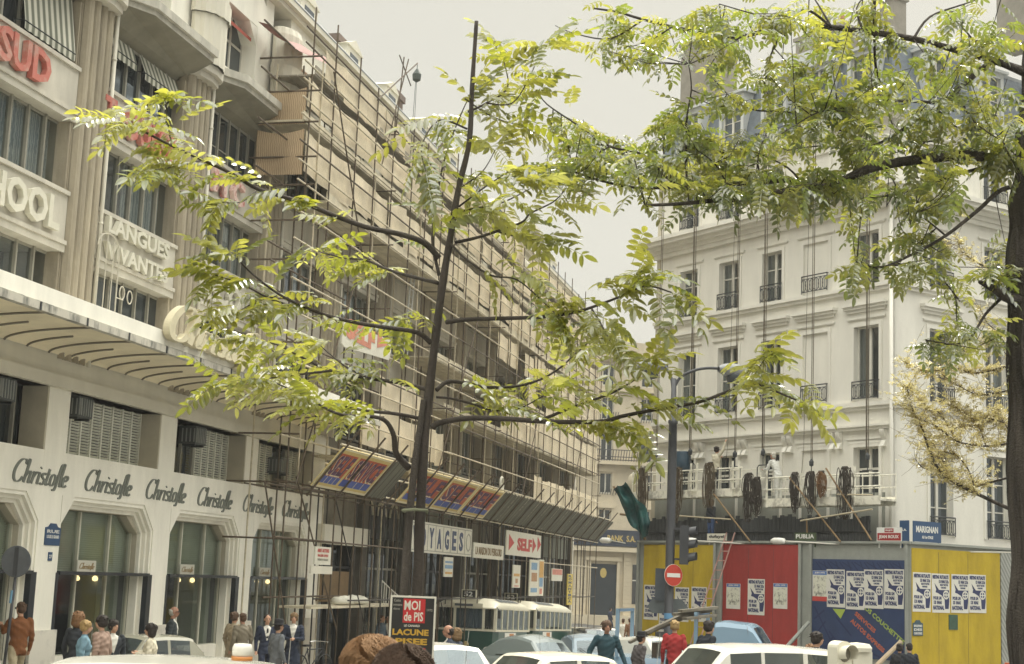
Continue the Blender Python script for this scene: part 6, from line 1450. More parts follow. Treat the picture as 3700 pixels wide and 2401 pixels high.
    for yy in (L/2+.06,-L/2-.06):
        m=MB(F); m.box(-.24,.24,yy-.012,yy+.012,.46,.57); m.build('number_plate',M_dark if yy>0 else M_hl,t_)
    m=MB(F); m.tube([(W*.42,L*.27,belt),(W*.44,L*.25,belt+.75)],.004,4); m.build('aerial',M_chr,t_)
    m=MB(F); m.tube([(-W*.2+.17*math.cos(a),L*.09+.06*math.sin(a),belt+.02+.15*math.sin(a)) for a in [q/12*6.283 for q in range(13)]],.012,5); m.build('steering_wheel',M_tyre,t_)
    return t_,F
def sedan_gh(H,b=.84): return [(.28,b,'W'),(.33,b+(H-b)*.42,'W'),(.385,b+(H-b)*.85,'P'),(.41,H-.02,'S'),(.54,H,'P'),(.56,H,'S'),(.70,H-.02,'P'),(.73,H-.05,'R'),(.79,b+(H-b)*.45,'R'),(.83,b+.02,'P')]
HS=[(0,.62),(.04,.74),(.12,.80),(.28,.85),(.83,.86),(.95,.80),(1,.66)]
HF=[(0,.60),(.05,.72),(.28,.86),(.9,.88),(1,.70)]
def xof(vx,Y,vy=1500): return av(vx,vy,Y)[0]
grp='cars crossing the junction'
t_,F=car('parked_car','white car whose broad roof fills the lower left foreground, with small orange based beacon',xof(405,11.4),11.4,0,4.1,1.62,1.44,HS,sedan_gh(1.44),paint('white',(.72,.70,.62)),roofw=.92,group=grp)
bc=av(562,1532,10.9); mb=MB(); mb.lathe([(.075,0),(.075,.03)],(bc[0],bc[1],bc[2]-.01),16); mb.mi=1; mb.lathe([(.07,.031),(.072,.09),(.06,.115),(0,.12)],(bc[0],bc[1],bc[2]-.01),16); mb.build('roof_beacon',[mat('amber_plastic',(.5,.2,.05),.3,.1,4),mat('milk_plastic',(.72,.70,.62),.3,.05,4)],t_,smooth=True)
car('parked_car','beige saloon behind the group of walkers at the lower left',xof(338,32.6),32.6,-140,3.6,1.4,1.34,HS,sedan_gh(1.34),paint('beige',(.34,.33,.26)),group=grp)
BG=[(.24,.86,'W'),(.28,1.08,'W'),(.33,1.30,'P'),(.35,1.38,'S'),(.45,1.46,'S'),(.50,1.48,'P'),(.53,1.47,'S'),(.62,1.42,'S'),(.67,1.36,'P'),(.70,1.30,'R'),(.76,1.16,'R'),(.80,1.06,'P'),(.88,.88,'P')]
BH=[(0,.50),(.04,.68),(.12,.80),(.24,.88),(.30,.90),(.86,.86),(.94,.72),(1,.50)]
car('beetle_car','rounded pale grey blue beetle shaped car beside the green bus',xof(1236,37.5),37.5,140,3.7,1.38,1.34,BH,[(t,.86+(z-.86)*.78,k) for t,z,k in BG],paint('grey_blue',(.19,.225,.22)),round_=1,roofw=.70,group=grp)
car('beetle_car','rounded white and dark blue windowed car just right of the pale beetle',xof(1362,42),42,168,3.7,1.40,1.34,BH,[(t,.86+(z-.86)*.78,k) for t,z,k in BG],paint('pale_blue',(.22,.29,.34)),round_=1,roofw=.72,group=grp)
car('parked_car','cream open windowed car in front of the pale beetle, its black roof rack piece showing',xof(1268,22.5),22.5,-125,3.7,1.45,1.26,HS,sedan_gh(1.26),paint('cream',(.72,.69,.56)),group=grp)
car('parked_car','white car with grey windscreen at the foot of the advertising board',xof(1020,24.5),24.5,150,4.0,1.45,1.34,HS,sedan_gh(1.34),paint('white'),group=grp)
car('small_car','small white rounded car between the teal sweater man and the lamp post',xof(1502,37.5),37.5,142,3.1,1.32,1.40,HF,[(.20,.86,'W'),(.25,1.12,'W'),(.31,1.32,'P'),(.34,1.38,'S'),(.50,1.40,'P'),(.53,1.40,'S'),(.70,1.34,'P'),(.73,1.30,'R'),(.82,1.0,'R'),(.88,.90,'P')],paint('white'),group=grp)
EG=[(.25,.86,'W'),(.29,1.08,'W'),(.35,1.34,'P'),(.37,1.40,'S'),(.50,1.43,'P'),(.515,1.43,'S'),(.68,1.43,'P'),(.70,1.42,'S'),(.86,1.38,'P'),(.89,1.34,'R'),(.95,.95,'R'),(.965,.88,'P')]
car('estate_car','white estate car with long glazed side in the foreground right of the lamp post',xof(1718,24.5),24.5,-112,4.2,1.58,1.42,[(0,.62),(.04,.74),(.12,.80),(.25,.86),(.96,.88),(1,.7)],EG,paint('white'),group=grp,roofw=.80)
far='small distant cars before the bank'
for i,(vx,Y,az,c,l) in enumerate(((1408,88,170,'white','distant white car between scaffold and teal sweater man'),(1352,84,20,'cream','distant cream car behind the rear bus'),(1487,96,160,'cream','distant cream car near the left edge of the hoarding'),(1378,76,165,'black','distant dark car just below the bank door'))):
    car('distant_car',l,xof(vx,Y),Y,az,4.2,1.6,1.4,HS,sedan_gh(1.4),paint(c,(.03,.03,.03) if c=='black' else (.6,.6,.5)),group=far,seats=False)
# pickup with timber load
px_,py_=xof(1640,36.2),36.2
t_,F=car('pickup_truck','light blue pickup truck facing right with old timber on a rack over its bed',px_,py_,108,4.3,1.75,1.86,[(0,.78),(.03,.95),(.10,1.02),(.2,1.05),(.46,1.05),(.5,.95),(.98,.95),(1,.9)],[(.13,1.06,'W'),(.17,1.4,'W'),(.22,1.72,'P'),(.25,1.80,'S'),(.38,1.84,'P'),(.42,1.82,'P'),(.43,1.72,'R'),(.44,1.2,'R'),(.445,1.06,'P')],paint('light_blue',(.22,.34,.45)),belt=1.05,roofw=.86,cat='truck')
mb=MB(F)
for yy in (-.1,-1.95):
    for sx_ in (-.75,.75): mb.box(sx_-.04,sx_+.04,yy-.04,yy+.04,.95,2.05)
    mb.box(-.8,.8,yy-.04,yy+.04,1.98,2.05)
mb.build('rack',paint('light_blue'),t_)
rr=random.Random(8)
M_old=mat('old_grey_timber',(.20,.18,.14),.9,.45,4,streak=.3)
def plank(a,b,Ya,Yb,wd,label,name='timber_plank'):
    p,q=av(*a,Ya),av(*b,Yb); mb=MB(); d=(q-p)/np.linalg.norm(q-p); u=np.cross(d,[0,0,1.]); u/=np.linalg.norm(u); v=np.cross(u,d)
    V=[]; 
    for e in (p,q):
        for s1,s2 in ((-1,-1),(1,-1),(1,1),(-1,1)): V.append(tuple(e+u*s1*wd+v*s2*.03))
    mb.add(V,[(0,1,2,3),(4,7,6,5),(0,4,5,1),(1,5,6,2),(2,6,7,3),(3,7,4,0)]); return mb.build(name,M_old,None,**tags(label,'plank','old planks loaded on the blue pickup'))
for i,(a,b,l) in enumerate((((1462,1493),(1612,1418),'longest plank, lowest of the slanting planks on the pickup rack'),((1480,1480),(1640,1415),'second slanting plank on the pickup rack'),((1500,1470),(1622,1412),'upper slanting plank on the pickup rack'),((1565,1428),(1650,1420),'short flat plank on top of the pickup load'),((1580,1420),(1665,1412),'topmost short plank of the pickup load'),((1590,1438),(1660,1430),'flat plank under the short ones on the pickup rack'))):
    plank(a,b,36.0-i*.12,36.3-i*.1,.10,l)
# buses
M_bg=mat('bus_green',(.02,.075,.06),.35,.15,1.5,coat=.3); M_bc=mat('bus_cream',(.66,.63,.50),.4,.08,1.5)
def bus(o,L,label,W=2.55,Hh=2.66):
    az=13.257; d=dA; n=nA; zf=gz(o[1],o[0]); zr=gz(o[1]+d[1]*L,o[0])
    t_=thing('bus',label,'bus',(o[0],o[1],zf),'green and cream city buses')
    def F(a,b,z): # a: across from front left corner, b: back along the street
        p=np.array([o[0],o[1],0])+n*a+d*b; p[2]=zf+(zr-zf)*b/L+z; return p
    zs,zw=1.42,2.22
    mb=MB(F)
    rows=[]
    for i in range(13):
        t=i/12; b=L*t; ins=.16*(max(0,1-b/.6)**2+max(0,1-(L-b)/.6)**2)
        rows.append([(0+ins,b,.35),(0+ins*.8,b,.7),(ins*.8,b,zs-.08),(W-ins*.8,b,zs-.08),(W-ins*.8,b,.7),(W-ins,b,.35)])
    mb.grid(rows); mb.add(rows[0],[(0,1,2,3,4,5)]); mb.add(rows[-1],[(0,1,2,3,4,5)]); body=mb.build('body',M_bg,t_)
    mb=MB(F); mb.box(-.01,W+.01,-.02,L+.01,zs-.079,zs); mb.build('waist_band',M_bc,t_)
    mb=MB(F); rows=[]
    for i in range(17):
        t=i/16; b=-.06+(L+.1)*t; q=min(1,(b+.06)/1.1,(L+.04-b)/1.1); q=max(q,0.0); q=1-(1-q)**2.2
        rows.append([(.0,b,zw),(-.02,b,zw+.12*q+.04),(.12,b,zw+.04+.24*q),(.5,b,zw+.05+.36*q),(W/2,b,zw+.05+.40*q),(W-.5,b,zw+.05+.36*q),(W-.12,b,zw+.04+.24*q),(W+.02,b,zw+.12*q+.04),(W,b,zw)])
    mb.grid(rows); mb.add(rows[0],[tuple(range(9))]); mb.add(rows[-1],[tuple(range(9))]); mb.quad((0,0,zw),(W,0,zw),(W,L,zw),(0,L,zw)); mb.build('roof',M_bc,t_,smooth=True)
    # pillars and panes: side facing the street
    nw=max(5,int(L/1.0)); 
    for a,side in ((W-.03,1),(.03,-1)):
        for i in range(nw+1):
            b=.12+(L-.24)*i/nw; mb=MB(F); mb.box(a-.03,a+.03,b-.04,b+.04,zs,zw); mb.build('pillar',M_bc,t_)
        for i in range(nw):
            b0=.16+(L-.24)*i/nw; b1=.08+(L-.24)*(i+1)/nw; mb=MB(F); mb.quad((a,b0,zs),(a,b1,zs),(a,b1,zw),(a,b0,zw)); mb.build('side_window',M_cgl,t_)
    for b0 in (.0,L):
        for x0,x1 in ((.1,.78),(.90,2.0),(2.06,2.45)):
            mb=MB(F); s=.02 if b0==0 else -.02; mb.quad((x0,b0+s,zs+.03),(x1,b0+s,zs+.03),(x1,b0+s,zw),(x0,b0+s,zw)); mb.build('windshield' if b0==0 else 'rear_window',glassy('bus_glass',(.06,.09,.115),.25) if x0==.9 else M_cgl,t_)
        for x in (.05,.84,2.03,2.5): mb=MB(F); mb.box(x-.05,x+.05,b0-.02,b0+.04,zs,zw); mb.build('pillar',M_bc,t_)
    mb=MB(F); mb.box(.55,2.0,-.10,-.062,zw+.05,zw+.20); mb.mi=1; mb.box(.85,1.6,-.108,-.101,zw+.08,zw+.17); mb.build('destination_box',[M_bc,M_sgback],t_)
    mb=MB(F); mb.box(1.0,1.62,.30,.42,zw+.38,zw+.74); mb.mi=1; mb.box(1.05,1.57,.285,.299,zw+.42,zw+.70); mb.mi=2; mb.text('52',1.12,zw+.46,.36,.20,.28,.004,F=lambda x,w,z: F(x,w-.004,z),bold=.03); mb.build('route_number_box',[M_bc,M_dark,M_enw],t_)
    for i in range(5): mb=MB(F); b=1.2+i*.62; mb.add([(W-.30,b,zw+.35),(W-.05,b,zw+.20),(W-.05,b+.5,zw+.20),(W-.30,b+.5,zw+.35)],[(0,1,2,3)]) if L<8 else mb.box(0,.001,0,.001,0,.001); 
    mb=MB(F)
    for i in range(5):
        b=1.2+i*.7; mb.add([(W-.42,b,zw+.415),(W-.10,b,zw+.30),(W-.10,b+.5,zw+.30),(W-.42,b+.5,zw+.415)],[(0,1,2,3)])
    mb.build('roof_vent',M_sgback,t_)
    mb=MB(F); mb.lathe([(.13,0),(.12,.03),(0,.05)],(0,0,0),14,F=lambda a,b,z: F(1.35+a,-.03-z,.80+b)); mb.build('emblem',mat('brass_disc',(.5,.4,.2),.4,.1,3),t_)
    for x in (.35,2.2): mb=MB(F); mb.lathe([(.13,0),(.12,.05),(0,.07)],(0,0,0),14,F=lambda a,b,z,x=x: F(x+a,-.03-z,.62+b)); mb.build('headlight',M_hl,t_)
    for b in (1.2,L-1.4):
        for a in (.12,W-.12): mb=MB(F); mb.lathe([(.3,-.1),(.46,-.1),(.48,0),(.46,.1),(.3,.1),(0,.05)],(0,0,0),18,F=lambda p,q,z,b=b,a=a: F(a+z,b+p,.48+q)); mb.build('wheel',M_tyre,t_)
    for x in (-.12,W+.14): mb=MB(F); mb.box(x-.06,x+.06,-.12,-.08,zw-.35,zw-.05); mb.tube([(x,-.1,zw-.05),(W/2+(x-W/2)*.9,.0,zw+.1)],.015,5); mb.build('mirror',M_dark,t_)
    mb=MB(F); mb.box(W+.002,W+.012,1.6,3.6,.85,1.30); mb.mi=1; mb.box(W+.013,W+.018,2.4,3.2,.88,1.27); mb.build('side_advert',[M_enw,mat('advert_orange',(.5,.22,.08),.5,.2,4)],t_)
o1=(xof(1006,62),62.0); bus(o1,6.3,'green and cream bus number 52, the nearer of two, facing the camera')
o2=(o1[0]+dA[0]*7.6,o1[1]+dA[1]*7.6); bus(o2,8.6,'green and cream bus number 52 queuing behind the first bus')
# bicycle against the scaffold
def bicycle(x,y,az,label):
    z=gz(y,x)+.14; t_=thing('bicycle',label,'bicycle',(x,y,z)); F=rot((x,y,z),R_(az))
    for yy in (-.52,.52):
        mb=MB(F); mb.tube([(0,yy+.33*math.cos(a),.34+.33*math.sin(a)) for a in [q/24*6.283 for q in range(25)]],.018,6,cap=False)
        for q in range(10): a=q*.628; mb.tube([(0,yy,.34),(0,yy+.33*math.cos(a),.34+.33*math.sin(a))],.003,3)
        mb.build('wheel',M_tyre,t_)
    mb=MB(F)
    for p,q in (((0,-.52,.34),(0,-.1,.34)),((0,-.1,.34),(0,-.25,.85)),((0,-.25,.80),(0,.38,.82)),((0,-.1,.34),(0,.36,.76)),((0,-.52,.34),(0,-.24,.78)),((0,.52,.34),(0,.35,.95))): mb.tube([p,q],.016,6)
    mb.build('frame',M_iron,t_); mb=MB(F); mb.tube([(-.27,.22,.98),(-.2,.36,1.0),(.2,.36,1.0),(.27,.22,.98)],.013,5); mb.build('handlebar',M_chr,t_); mb=MB(F); mb.box(-.07,.07,-.42,-.16,.88,.93); mb.build('saddle',M_tyre,t_)
bicycle(xof(728,40),40,30,'black bicycle leaning by the foot of the scaffold')
# cream signal head at the right foreground
Y=24.; c=av(1952,1500,Y); t_=thing('signal_head','cream traffic signal with two round lenses on a post at the lower right','traffic light',(c[0]+.15,Y,gz(Y,c[0])))
M_ce=mat('cream_enamel',(.70,.67,.55),.4,.06,3); F=rot((c[0],Y,c[2]-.75),R_(150))
mb=MB(F); mb.box(-.15,.15,-.12,.10,0,.72); rows=[]
for i in range(9): a=math.pi*i/8; rows.append([(.15*math.cos(a),-.12,.72+.10*math.sin(a)),(.15*math.cos(a),.10,.72+.10*math.sin(a))])
mb.grid(rows); mb.add([r[1] for r in rows],[tuple(range(9))]); mb.build('housing',M_ce,t_)
for i,zc in enumerate((.62,.34,.08)):
    mb=MB(F); rows=[]
    for j in range(13):
        a=-.2*math.pi+j/12*1.4*math.pi; rows.append([(.135*math.cos(a),.10,zc+.13*math.sin(a)),(.135*math.cos(a),.27,zc+.02+.13*math.sin(a))])
    mb.grid(rows); mb.build('hood',M_ce,t_,smooth=True)
    mb=MB(F); mb.lathe([(.115,0),(.10,.02),(0,.035)],(0,0,0),16,F=lambda a,b,z,zc=zc: F(a,.105+z,zc+b)); mb.build('lens',mat('smoked_lens',(.20,.19,.15),.15,.2,3),t_,smooth=True)
c2=av(1990,1508,Y+.3); F2=rot((c2[0],Y+.3,c2[2]-.7),R_(60)); mb=MB(F2)
for xx in (-.11,.11): mb.box(xx-.03,xx+.03,-.2,.2,0,.66)
mb.lathe([(.26,.66),(.27,.72),(.22,.78),(0,.80)],(0,0,0),14,sx=.75,sy=1.0); mb.build('side_lantern',M_ce,t_)
mb=MB(); g_=gz(Y,c[0]); mb.tube([(c[0]+.15,Y+.15,g_),(c[0]+.15,Y+.15,c[2]-.1)],.05,8); mb.build('post',M_ce,t_)
# orange board corner at the lower right edge
c=av(2362,1541,16); mb=MB(); mb.box(c[0]-.12,c[0]+.5,15.98,16.02,c[2]-.35,c[2]); mb.box(c[0]-.10,c[0]-.06,16.021,16.05,gz(16,c[0]),c[2]-.02); mb.box(c[0]+.4,c[0]+.44,16.021,16.05,gz(16,c[0]),c[2]-.02); mb.build('warning_board',mat('orange_board',(.62,.13,.03),.5,.1,3),None,**tags('orange red board cut off at the lower right corner of the photo','board'))
# poster panel in front of the young tree
YP=12.6
a,b,c_,d_=av(908,1383,YP),av(1014,1385,YP),av(1002,1544,YP),av(905,1540,YP)
cx=a[0]; Fp=rot((a[0],YP,a[2]),R_(-6)); wd=b[0]-a[0]; hh=1.05
M_pbk=mat('poster_black',(.025,.024,.022),.5,.2,4)
mb=MB(lambda x,w,z: Fp(x,-w,z-hh)); mb.mi=0; mb.box(0,wd,-.01,.012,0,hh); mb.mi=1; mb.box(.015,wd-.015,.012,.014,.02,hh-.015); mb.mi=2
s=wd/.405
def PT(t,x,zt,w_,h_,m,bold=.02): mb.mi=m; mb.text(t,x*s,hh-zt*s-h_*s,w_*s,h_*s,.0165,.001,bold=bold)
mb.mi=2; mb.box(.115*s,.31*s,.014,.016,hh-.235*s,hh-.025*s)
PT('MOI',.125,.04,.14,.085,0); PT('de PIS',.125,.14,.17,.08,0); PT('Cette',.03,.03,.06,.025,3); PT('semaine',.025,.07,.08,.02,3); PT('dans',.025,.105,.06,.02,3); PT('1972',.325,.11,.05,.02,3)
PT('LE CANARD',.13,.25,.14,.02,0); PT('LACUNE',.03,.29,.32,.055,4,.04); PT('PISEE',.06,.37,.28,.055,4,.04); PT('PARIS',.16,.45,.17,.04,2,.03)
mb.mi=4; mb.box(.03,wd-.03,.0145,.016,hh-.62*s,hh-.52*s)
pb=mb.build('advertising_poster',[M_cream,M_pbk,mat('poster_crimson',(.45,.03,.03),.5,.1,4),M_mul,mat('poster_gold',(.50,.30,.04),.5,.1,4)],None,**tags('black poster panel with a red block and gold words standing before the young tree','poster panel'))
mb=MB(); 
for q in (.05,.35): mb.box(a[0]+q*s-.015,a[0]+q*s+.015,YP+.02,YP+.05,gz(YP,a[0]),a[2]-.1)
mb.build('leg_frame',M_iron,pb) if False else None
# ================================================================== PEOPLE
M_skin=mat('skin',(.50,.29,.19),.6,.08,9); M_skin2=mat('skin_tanned',(.38,.20,.13),.6,.08,9)
def capsule(mb,p,q,r0,r1,n=10):
    p=np.array(p,float);q=np.array(q,float);d=q-p;L=np.linalg.norm(d)+1e-9;d/=L
    pts=[p-d*r0*.98,p-d*r0*.7,p,q,q+d*r1*.7,q+d*r1*.98]; rr=[r0*.15,r0*.72,r0,r1,r1*.72,r1*.15]
    mb.tube([tuple(x) for x in pts],rr,n)
def ellip(mb,c,r,n=12,m=8):
    rows=[]
    for i in range(m+1):
        a=-math.pi/2+math.pi*i/m; a=max(min(a,1.45),-1.45); rows.append([(c[0]+r[0]*math.cos(a)*math.cos(q/n*6.283),c[1]+r[1]*math.cos(a)*math.sin(q/n*6.283),c[2]+r[2]*math.sin(a)) for q in range(n)])
    b=len(mb.v); mb.grid(rows,closed=True); mb.add(rows[0],[tuple(range(n))[::-1]]); mb.add(rows[-1],[tuple(range(n))])
def remeshed(mb,vox,smooth=3):
    me=bpy.data.meshes.new('tmp'); me.from_pydata([tuple(v) for v in mb.v],[],mb.f); o=bpy.data.objects.new('tmp',me); COL.objects.link(o)
    m=o.modifiers.new('r','REMESH'); m.mode='VOXEL'; m.voxel_size=vox; s=o.modifiers.new('s','SMOOTH'); s.iterations=smooth; s.factor=.5
    dg=bpy.context.evaluated_depsgraph_get(); r=bpy.data.meshes.new_from_object(o.evaluated_get(dg)); bpy.data.objects.remove(o); bpy.data.meshes.remove(me); return r
def person(label,vx,vy,Y,az,top,bottom,hair,F=None,base=None,style='short',coat=0,shirt=None,skin=None,arms=None,legs='stand',lean=(0,0),headturn=0,hat=None,pave=0,group='pedestrians around the junction',hgt=None,female=False,vox=.0135,glasses=False,tie=None,name='person'):
    skin=skin or M_skin
    if base is None:
        p=av(vx,vy,Y); g=gz(Y,p[0])+pave; H=p[2]-g; H=H if hgt is None else hgt; base=(p[0],p[1],g)
    else: H=hgt
    k=H/1.76
    if H<1.2 or H>2.1: print('height?',label,round(H,2))
    FF=rot(base,R_(az)); G=lambda x,y,z: FF(x*k,y*k,z*k)
    lx,ly=lean
    def ln(p):   # lean the upper body
        h=max(0,p[2]-.95); return (p[0]+lx*h,p[1]+ly*h,p[2]-.15*(abs(lx)+abs(ly))*h)
    sw=.92 if female else 1.0
    arms=arms or {}
    parts=[]   # (tag, p, q, r0, r1)
    step=.22 if legs=='walk' else .02
    for s in (-1,1):
        st_=step*s; hip=(s*.095,0,.90); kn=(s*.105,st_*.6+.03*(legs=='walk'),.50); an=(s*.105,st_,.09+(.04 if s<0 and legs=='walk' else 0))
        parts+=[('leg',hip,kn,.100,.074),('leg',kn,an,.072,.058),('shoe',(an[0],an[1]-.03,.045),(an[0]+s*.02,an[1]+.15,.035),.042,.035)]
        sh=ln((s*.185*sw,0,1.415)); e,w=arms.get(s,((s*.245,-.03,1.13),(s*.255,.07,.88))); e=ln(e) if not arms.get(s) else e
        if not arms.get(s): w=(w[0]+lx*.1,w[1]+ly*.15,w[2])
        parts+=[('top',sh,e,.072,.058),('top',e,w,.055,.040)]
        w=np.array(w,float); e=np.array(e,float); d=(w-e)/np.linalg.norm(w-e); hp_=w+d*.075
        parts+=[('hand',tuple(w+d*.02),tuple(hp_),.026,.030)]
        sd=np.cross(d,[0,1,0]) if abs(d[1])<.8 else np.cross(d,[0,0,1]); sd/=np.linalg.norm(sd); cu=np.cross(sd,d)
        for fi in range(4):
            o=(fi-1.5)*.019; f0=hp_+sd*o; L1=(.042,.048,.045,.034)[fi]; f1=f0+d*L1+cu*.012; f2=f1+d*.022+cu*.022
            parts+=[('hand',tuple(f0),tuple(f1),.0088,.008),('hand',tuple(f1),tuple(f2),.008,.007)]
        th0=w+d*.03-sd*.022; th1=th0+d*.035-sd*.024; parts+=[('hand',tuple(th0),tuple(th1),.011,.009),('hand',tuple(th1),tuple(th1+d*.028),.009,.008)]
    nk=ln((0,0,1.46)); hd=np.array(ln((0,.01,1.50)))+np.array([0,.015,.135])
    parts.append(('skin',nk,tuple(hd-np.array([0,.01,.06])),.055,.052))
    mb=MB(FW)
    for (t,p,q,a,b) in parts: capsule(mb,p,q,a,b,9 if a>.02 else 6)
    zl=(.80 if not coat else .95-coat)
    ts=[(zl,.168+.05*bool(coat),.128+.03*bool(coat)),(.93,.178,.132),(1.08,.160 if not female else .138,.122),(1.27,.192*sw,.138+(.02 if female else 0)),(1.39,.196*sw,.118),(1.45,.115,.075),(1.475,.06,.06)]
    rows=[]
    for z,rx,ry in ts:
        rows.append([ln((rx*math.cos(q/16*6.283),ry*math.sin(q/16*6.283),z)) for q in range(16)])
    mb.grid(rows,closed=True); mb.add(rows[0],[tuple(range(16))[::-1]]); mb.add(rows[-1],[tuple(range(16))])
    # head: skull, jaw, nose, ears turned on the neck
    hy=R_(headturn); ch,sh_=math.cos(hy),math.sin(hy)
    HR=lambda x,y,z: (hd[0]+1.09*(x*ch+y*sh_),hd[1]+1.09*(-x*sh_+y*ch),hd[2]+1.05*z)
    hb=MB(HR)
    def E(c,r):
        old=mb.F; mb.F=HR; ellip(mb,c,r); mb.F=old
    E((0,0,.03),(.074,.092,.088)); E((0,.035,-.045),(.050,.055,.062)); E((0,.095,-.012),(.013,.022,.024)); E((0,.085,-.052),(.022,.012,.008))
    for s in (-1,1): E((s*.078,-.005,-.01),(.012,.020,.030))
    vs_=[tuple(G(*v)) for v in mb.v]; m2=MB(); m2.v=vs_; m2.f=mb.f
    me=remeshed(m2,vox*k)
    nf=len(me.polygons)
    # back to local coordinates for clothing regions
    C_=np.empty(nf*3); me.polygons.foreach_get('center',C_); C_=C_.reshape(-1,3)
    ca,sa=math.cos(R_(az)),math.sin(R_(az)); dx=C_[:,0]-base[0]; dy=C_[:,1]-base[1]; Lc=np.stack([(dx*ca-dy*sa)/k,(dx*sa+dy*ca)/k,(C_[:,2]-base[2])/k],1)
    names=[('leg',bottom),('shoe',mat('shoe_leather',(.04,.03,.025),.4,.2,5)),('top',top),('hand',skin),('skin',skin),('shirt',shirt or top)]
    idx={n:i for i,(n,_) in enumerate(names)}; best=np.full(nf,9.); tag=np.zeros(nf,int)
    for (t,p,q,a,b) in parts:
        p=np.array(p);q=np.array(q);d=q-p; tt=np.clip(((Lc-p)@d)/(d@d),0,1); dist=np.linalg.norm(Lc-p-tt[:,None]*d,axis=1)-(a+(b-a)*tt); m=dist<best; best[m]=dist[m]; tag[m]=idx[t]
    hh=np.maximum(0,Lc[:,2]-.95); X=Lc[:,0]-lx*hh; Yy=Lc[:,1]-ly*hh
    rx=np.interp(Lc[:,2],[t[0] for t in ts],[t[1] for t in ts]); ry=np.interp(Lc[:,2],[t[0] for t in ts],[t[2] for t in ts]); d=(np.sqrt((X/rx)**2+(Yy/ry)**2)-1)*np.minimum(rx,ry)
    m=(d<best)&(Lc[:,2]>zl-.03)&(Lc[:,2]<1.50); tag[m]=idx['top']; tm=m|(tag==idx['top'])
    if shirt is not None: v=tm&(Yy>.03)&(Lc[:,2]>1.12)&(Lc[:,2]<1.52)&(np.abs(X)<.012+.085*(Lc[:,2]-1.12)/.34); tag[v]=idx['shirt']
    hm=(np.linalg.norm(Lc-hd,axis=1)<.15)&(Lc[:,2]>hd[2]-.115); tag[hm]=idx['skin']
    for n_,m_ in names: me.materials.append(m_)
    me.polygons.foreach_set('material_index',tag.tolist()); me.polygons.foreach_set('use_smooth',[True]*nf)
    V=np.empty(len(me.vertices)*3); me.vertices.foreach_get('co',V); V=V.reshape(-1,3)-np.array(base)
    Nn=np.empty(len(me.vertices)*3); me.vertices.foreach_get('normal',Nn); Nn=Nn.reshape(-1,3)
    wr=[np.array(p) for (t,p,q,a,b) in parts if t=='hand']
    Lv=np.stack([(V[:,0]*ca-V[:,1]*sa)/k,(V[:,0]*sa+V[:,1]*ca)/k,V[:,2]/k],1)
    amp=np.where((Lv[:,2]<1.46)&(Lv[:,2]>.1),1.,0.)
    for wq in wr[::11]: amp*=np.clip((np.linalg.norm(Lv-wq,axis=1)-.10)/.12,0,1)
    ph=len(label); f_=np.sin(Lv[:,0]*31+Lv[:,2]*17+ph)*np.sin(Lv[:,1]*27-Lv[:,2]*23+ph*2)+.7*np.sin(Lv[:,2]*48+Lv[:,0]*36*np.sin(Lv[:,2]*5+ph)+Lv[:,1]*22)
    V+=Nn*(amp*f_*.0065)[:,None]; me.vertices.foreach_set('co',V.ravel()); me.update(); me.name=name
    o=bpy.data.objects.new(name,me); COL.objects.link(o); o.location=base; o['label']=label; o['category']='person'; o['group']=group
    # hair
    W_=lambda x,y,z: G(*HR(x,y,z))
    rr=random.Random(hash(label)%1000 if False else len(label)*7+int(vx))
    if hair is not None:
        hm_=MB(FW); old=hm_.F; hm_.F=HR
        big={'short':0,'full':.014,'bob':.02,'curly':.028,'bald':0}[style]
        if style!='bald': ellip(hm_,(0,-.014,.044),(.081+big,.092+big,.080+big*.8))
        ellip(hm_,(0,-.035,-.0),(.080+big,.075+big,.085)) 
        if style in('bob','curly'):
            ellip(hm_,(0,-.04,-.06),(.088+big,.062+big,.09)); 
            for s in(-1,1): ellip(hm_,(s*.075,-.005,-.04),(.024,.045,.08))
        if style in('full',):
            for s in(-1,1): ellip(hm_,(s*.076,-.02,-.02),(.018,.032,.05))
        for q in range((26 if style!='bald' else 8) if Y>10 else 0):
            a=rr.uniform(0,6.28); b=rr.uniform(.1,1.35) if style!='bald' else rr.uniform(-.3,.2); r=.088+big; x,y,z=r*math.cos(b)*math.cos(a),-.016+(r+.008)*math.cos(b)*math.sin(a),.045+(r-.006)*math.sin(b)
            if y>.06 and z<.09: continue
            l=.03+big; capsule(hm_,(x,y,z),(x*1.02+rr.uniform(-l,l),y-rr.uniform(0,l),z*.96+rr.uniform(-l,.01)),.012,.006,5)
        hm_.F=old; m3=MB(); m3.v=[tuple(G(*v)) for v in hm_.v]; m3.f=hm_.f
        hme=remeshed(m3,.011*k if Y>12 else .006*k,1); Vh=np.empty(len(hme.vertices)*3); hme.vertices.foreach_get('co',Vh); Vh=Vh.reshape(-1,3)-np.array(base); hme.vertices.foreach_set('co',Vh.ravel()); hme.materials.append(hair); hme.polygons.foreach_set('use_smooth',[True]*len(hme.polygons)); hme.update(); hme.name='hair'
        ho=bpy.data.objects.new('hair',hme); COL.objects.link(ho); ho.parent=o
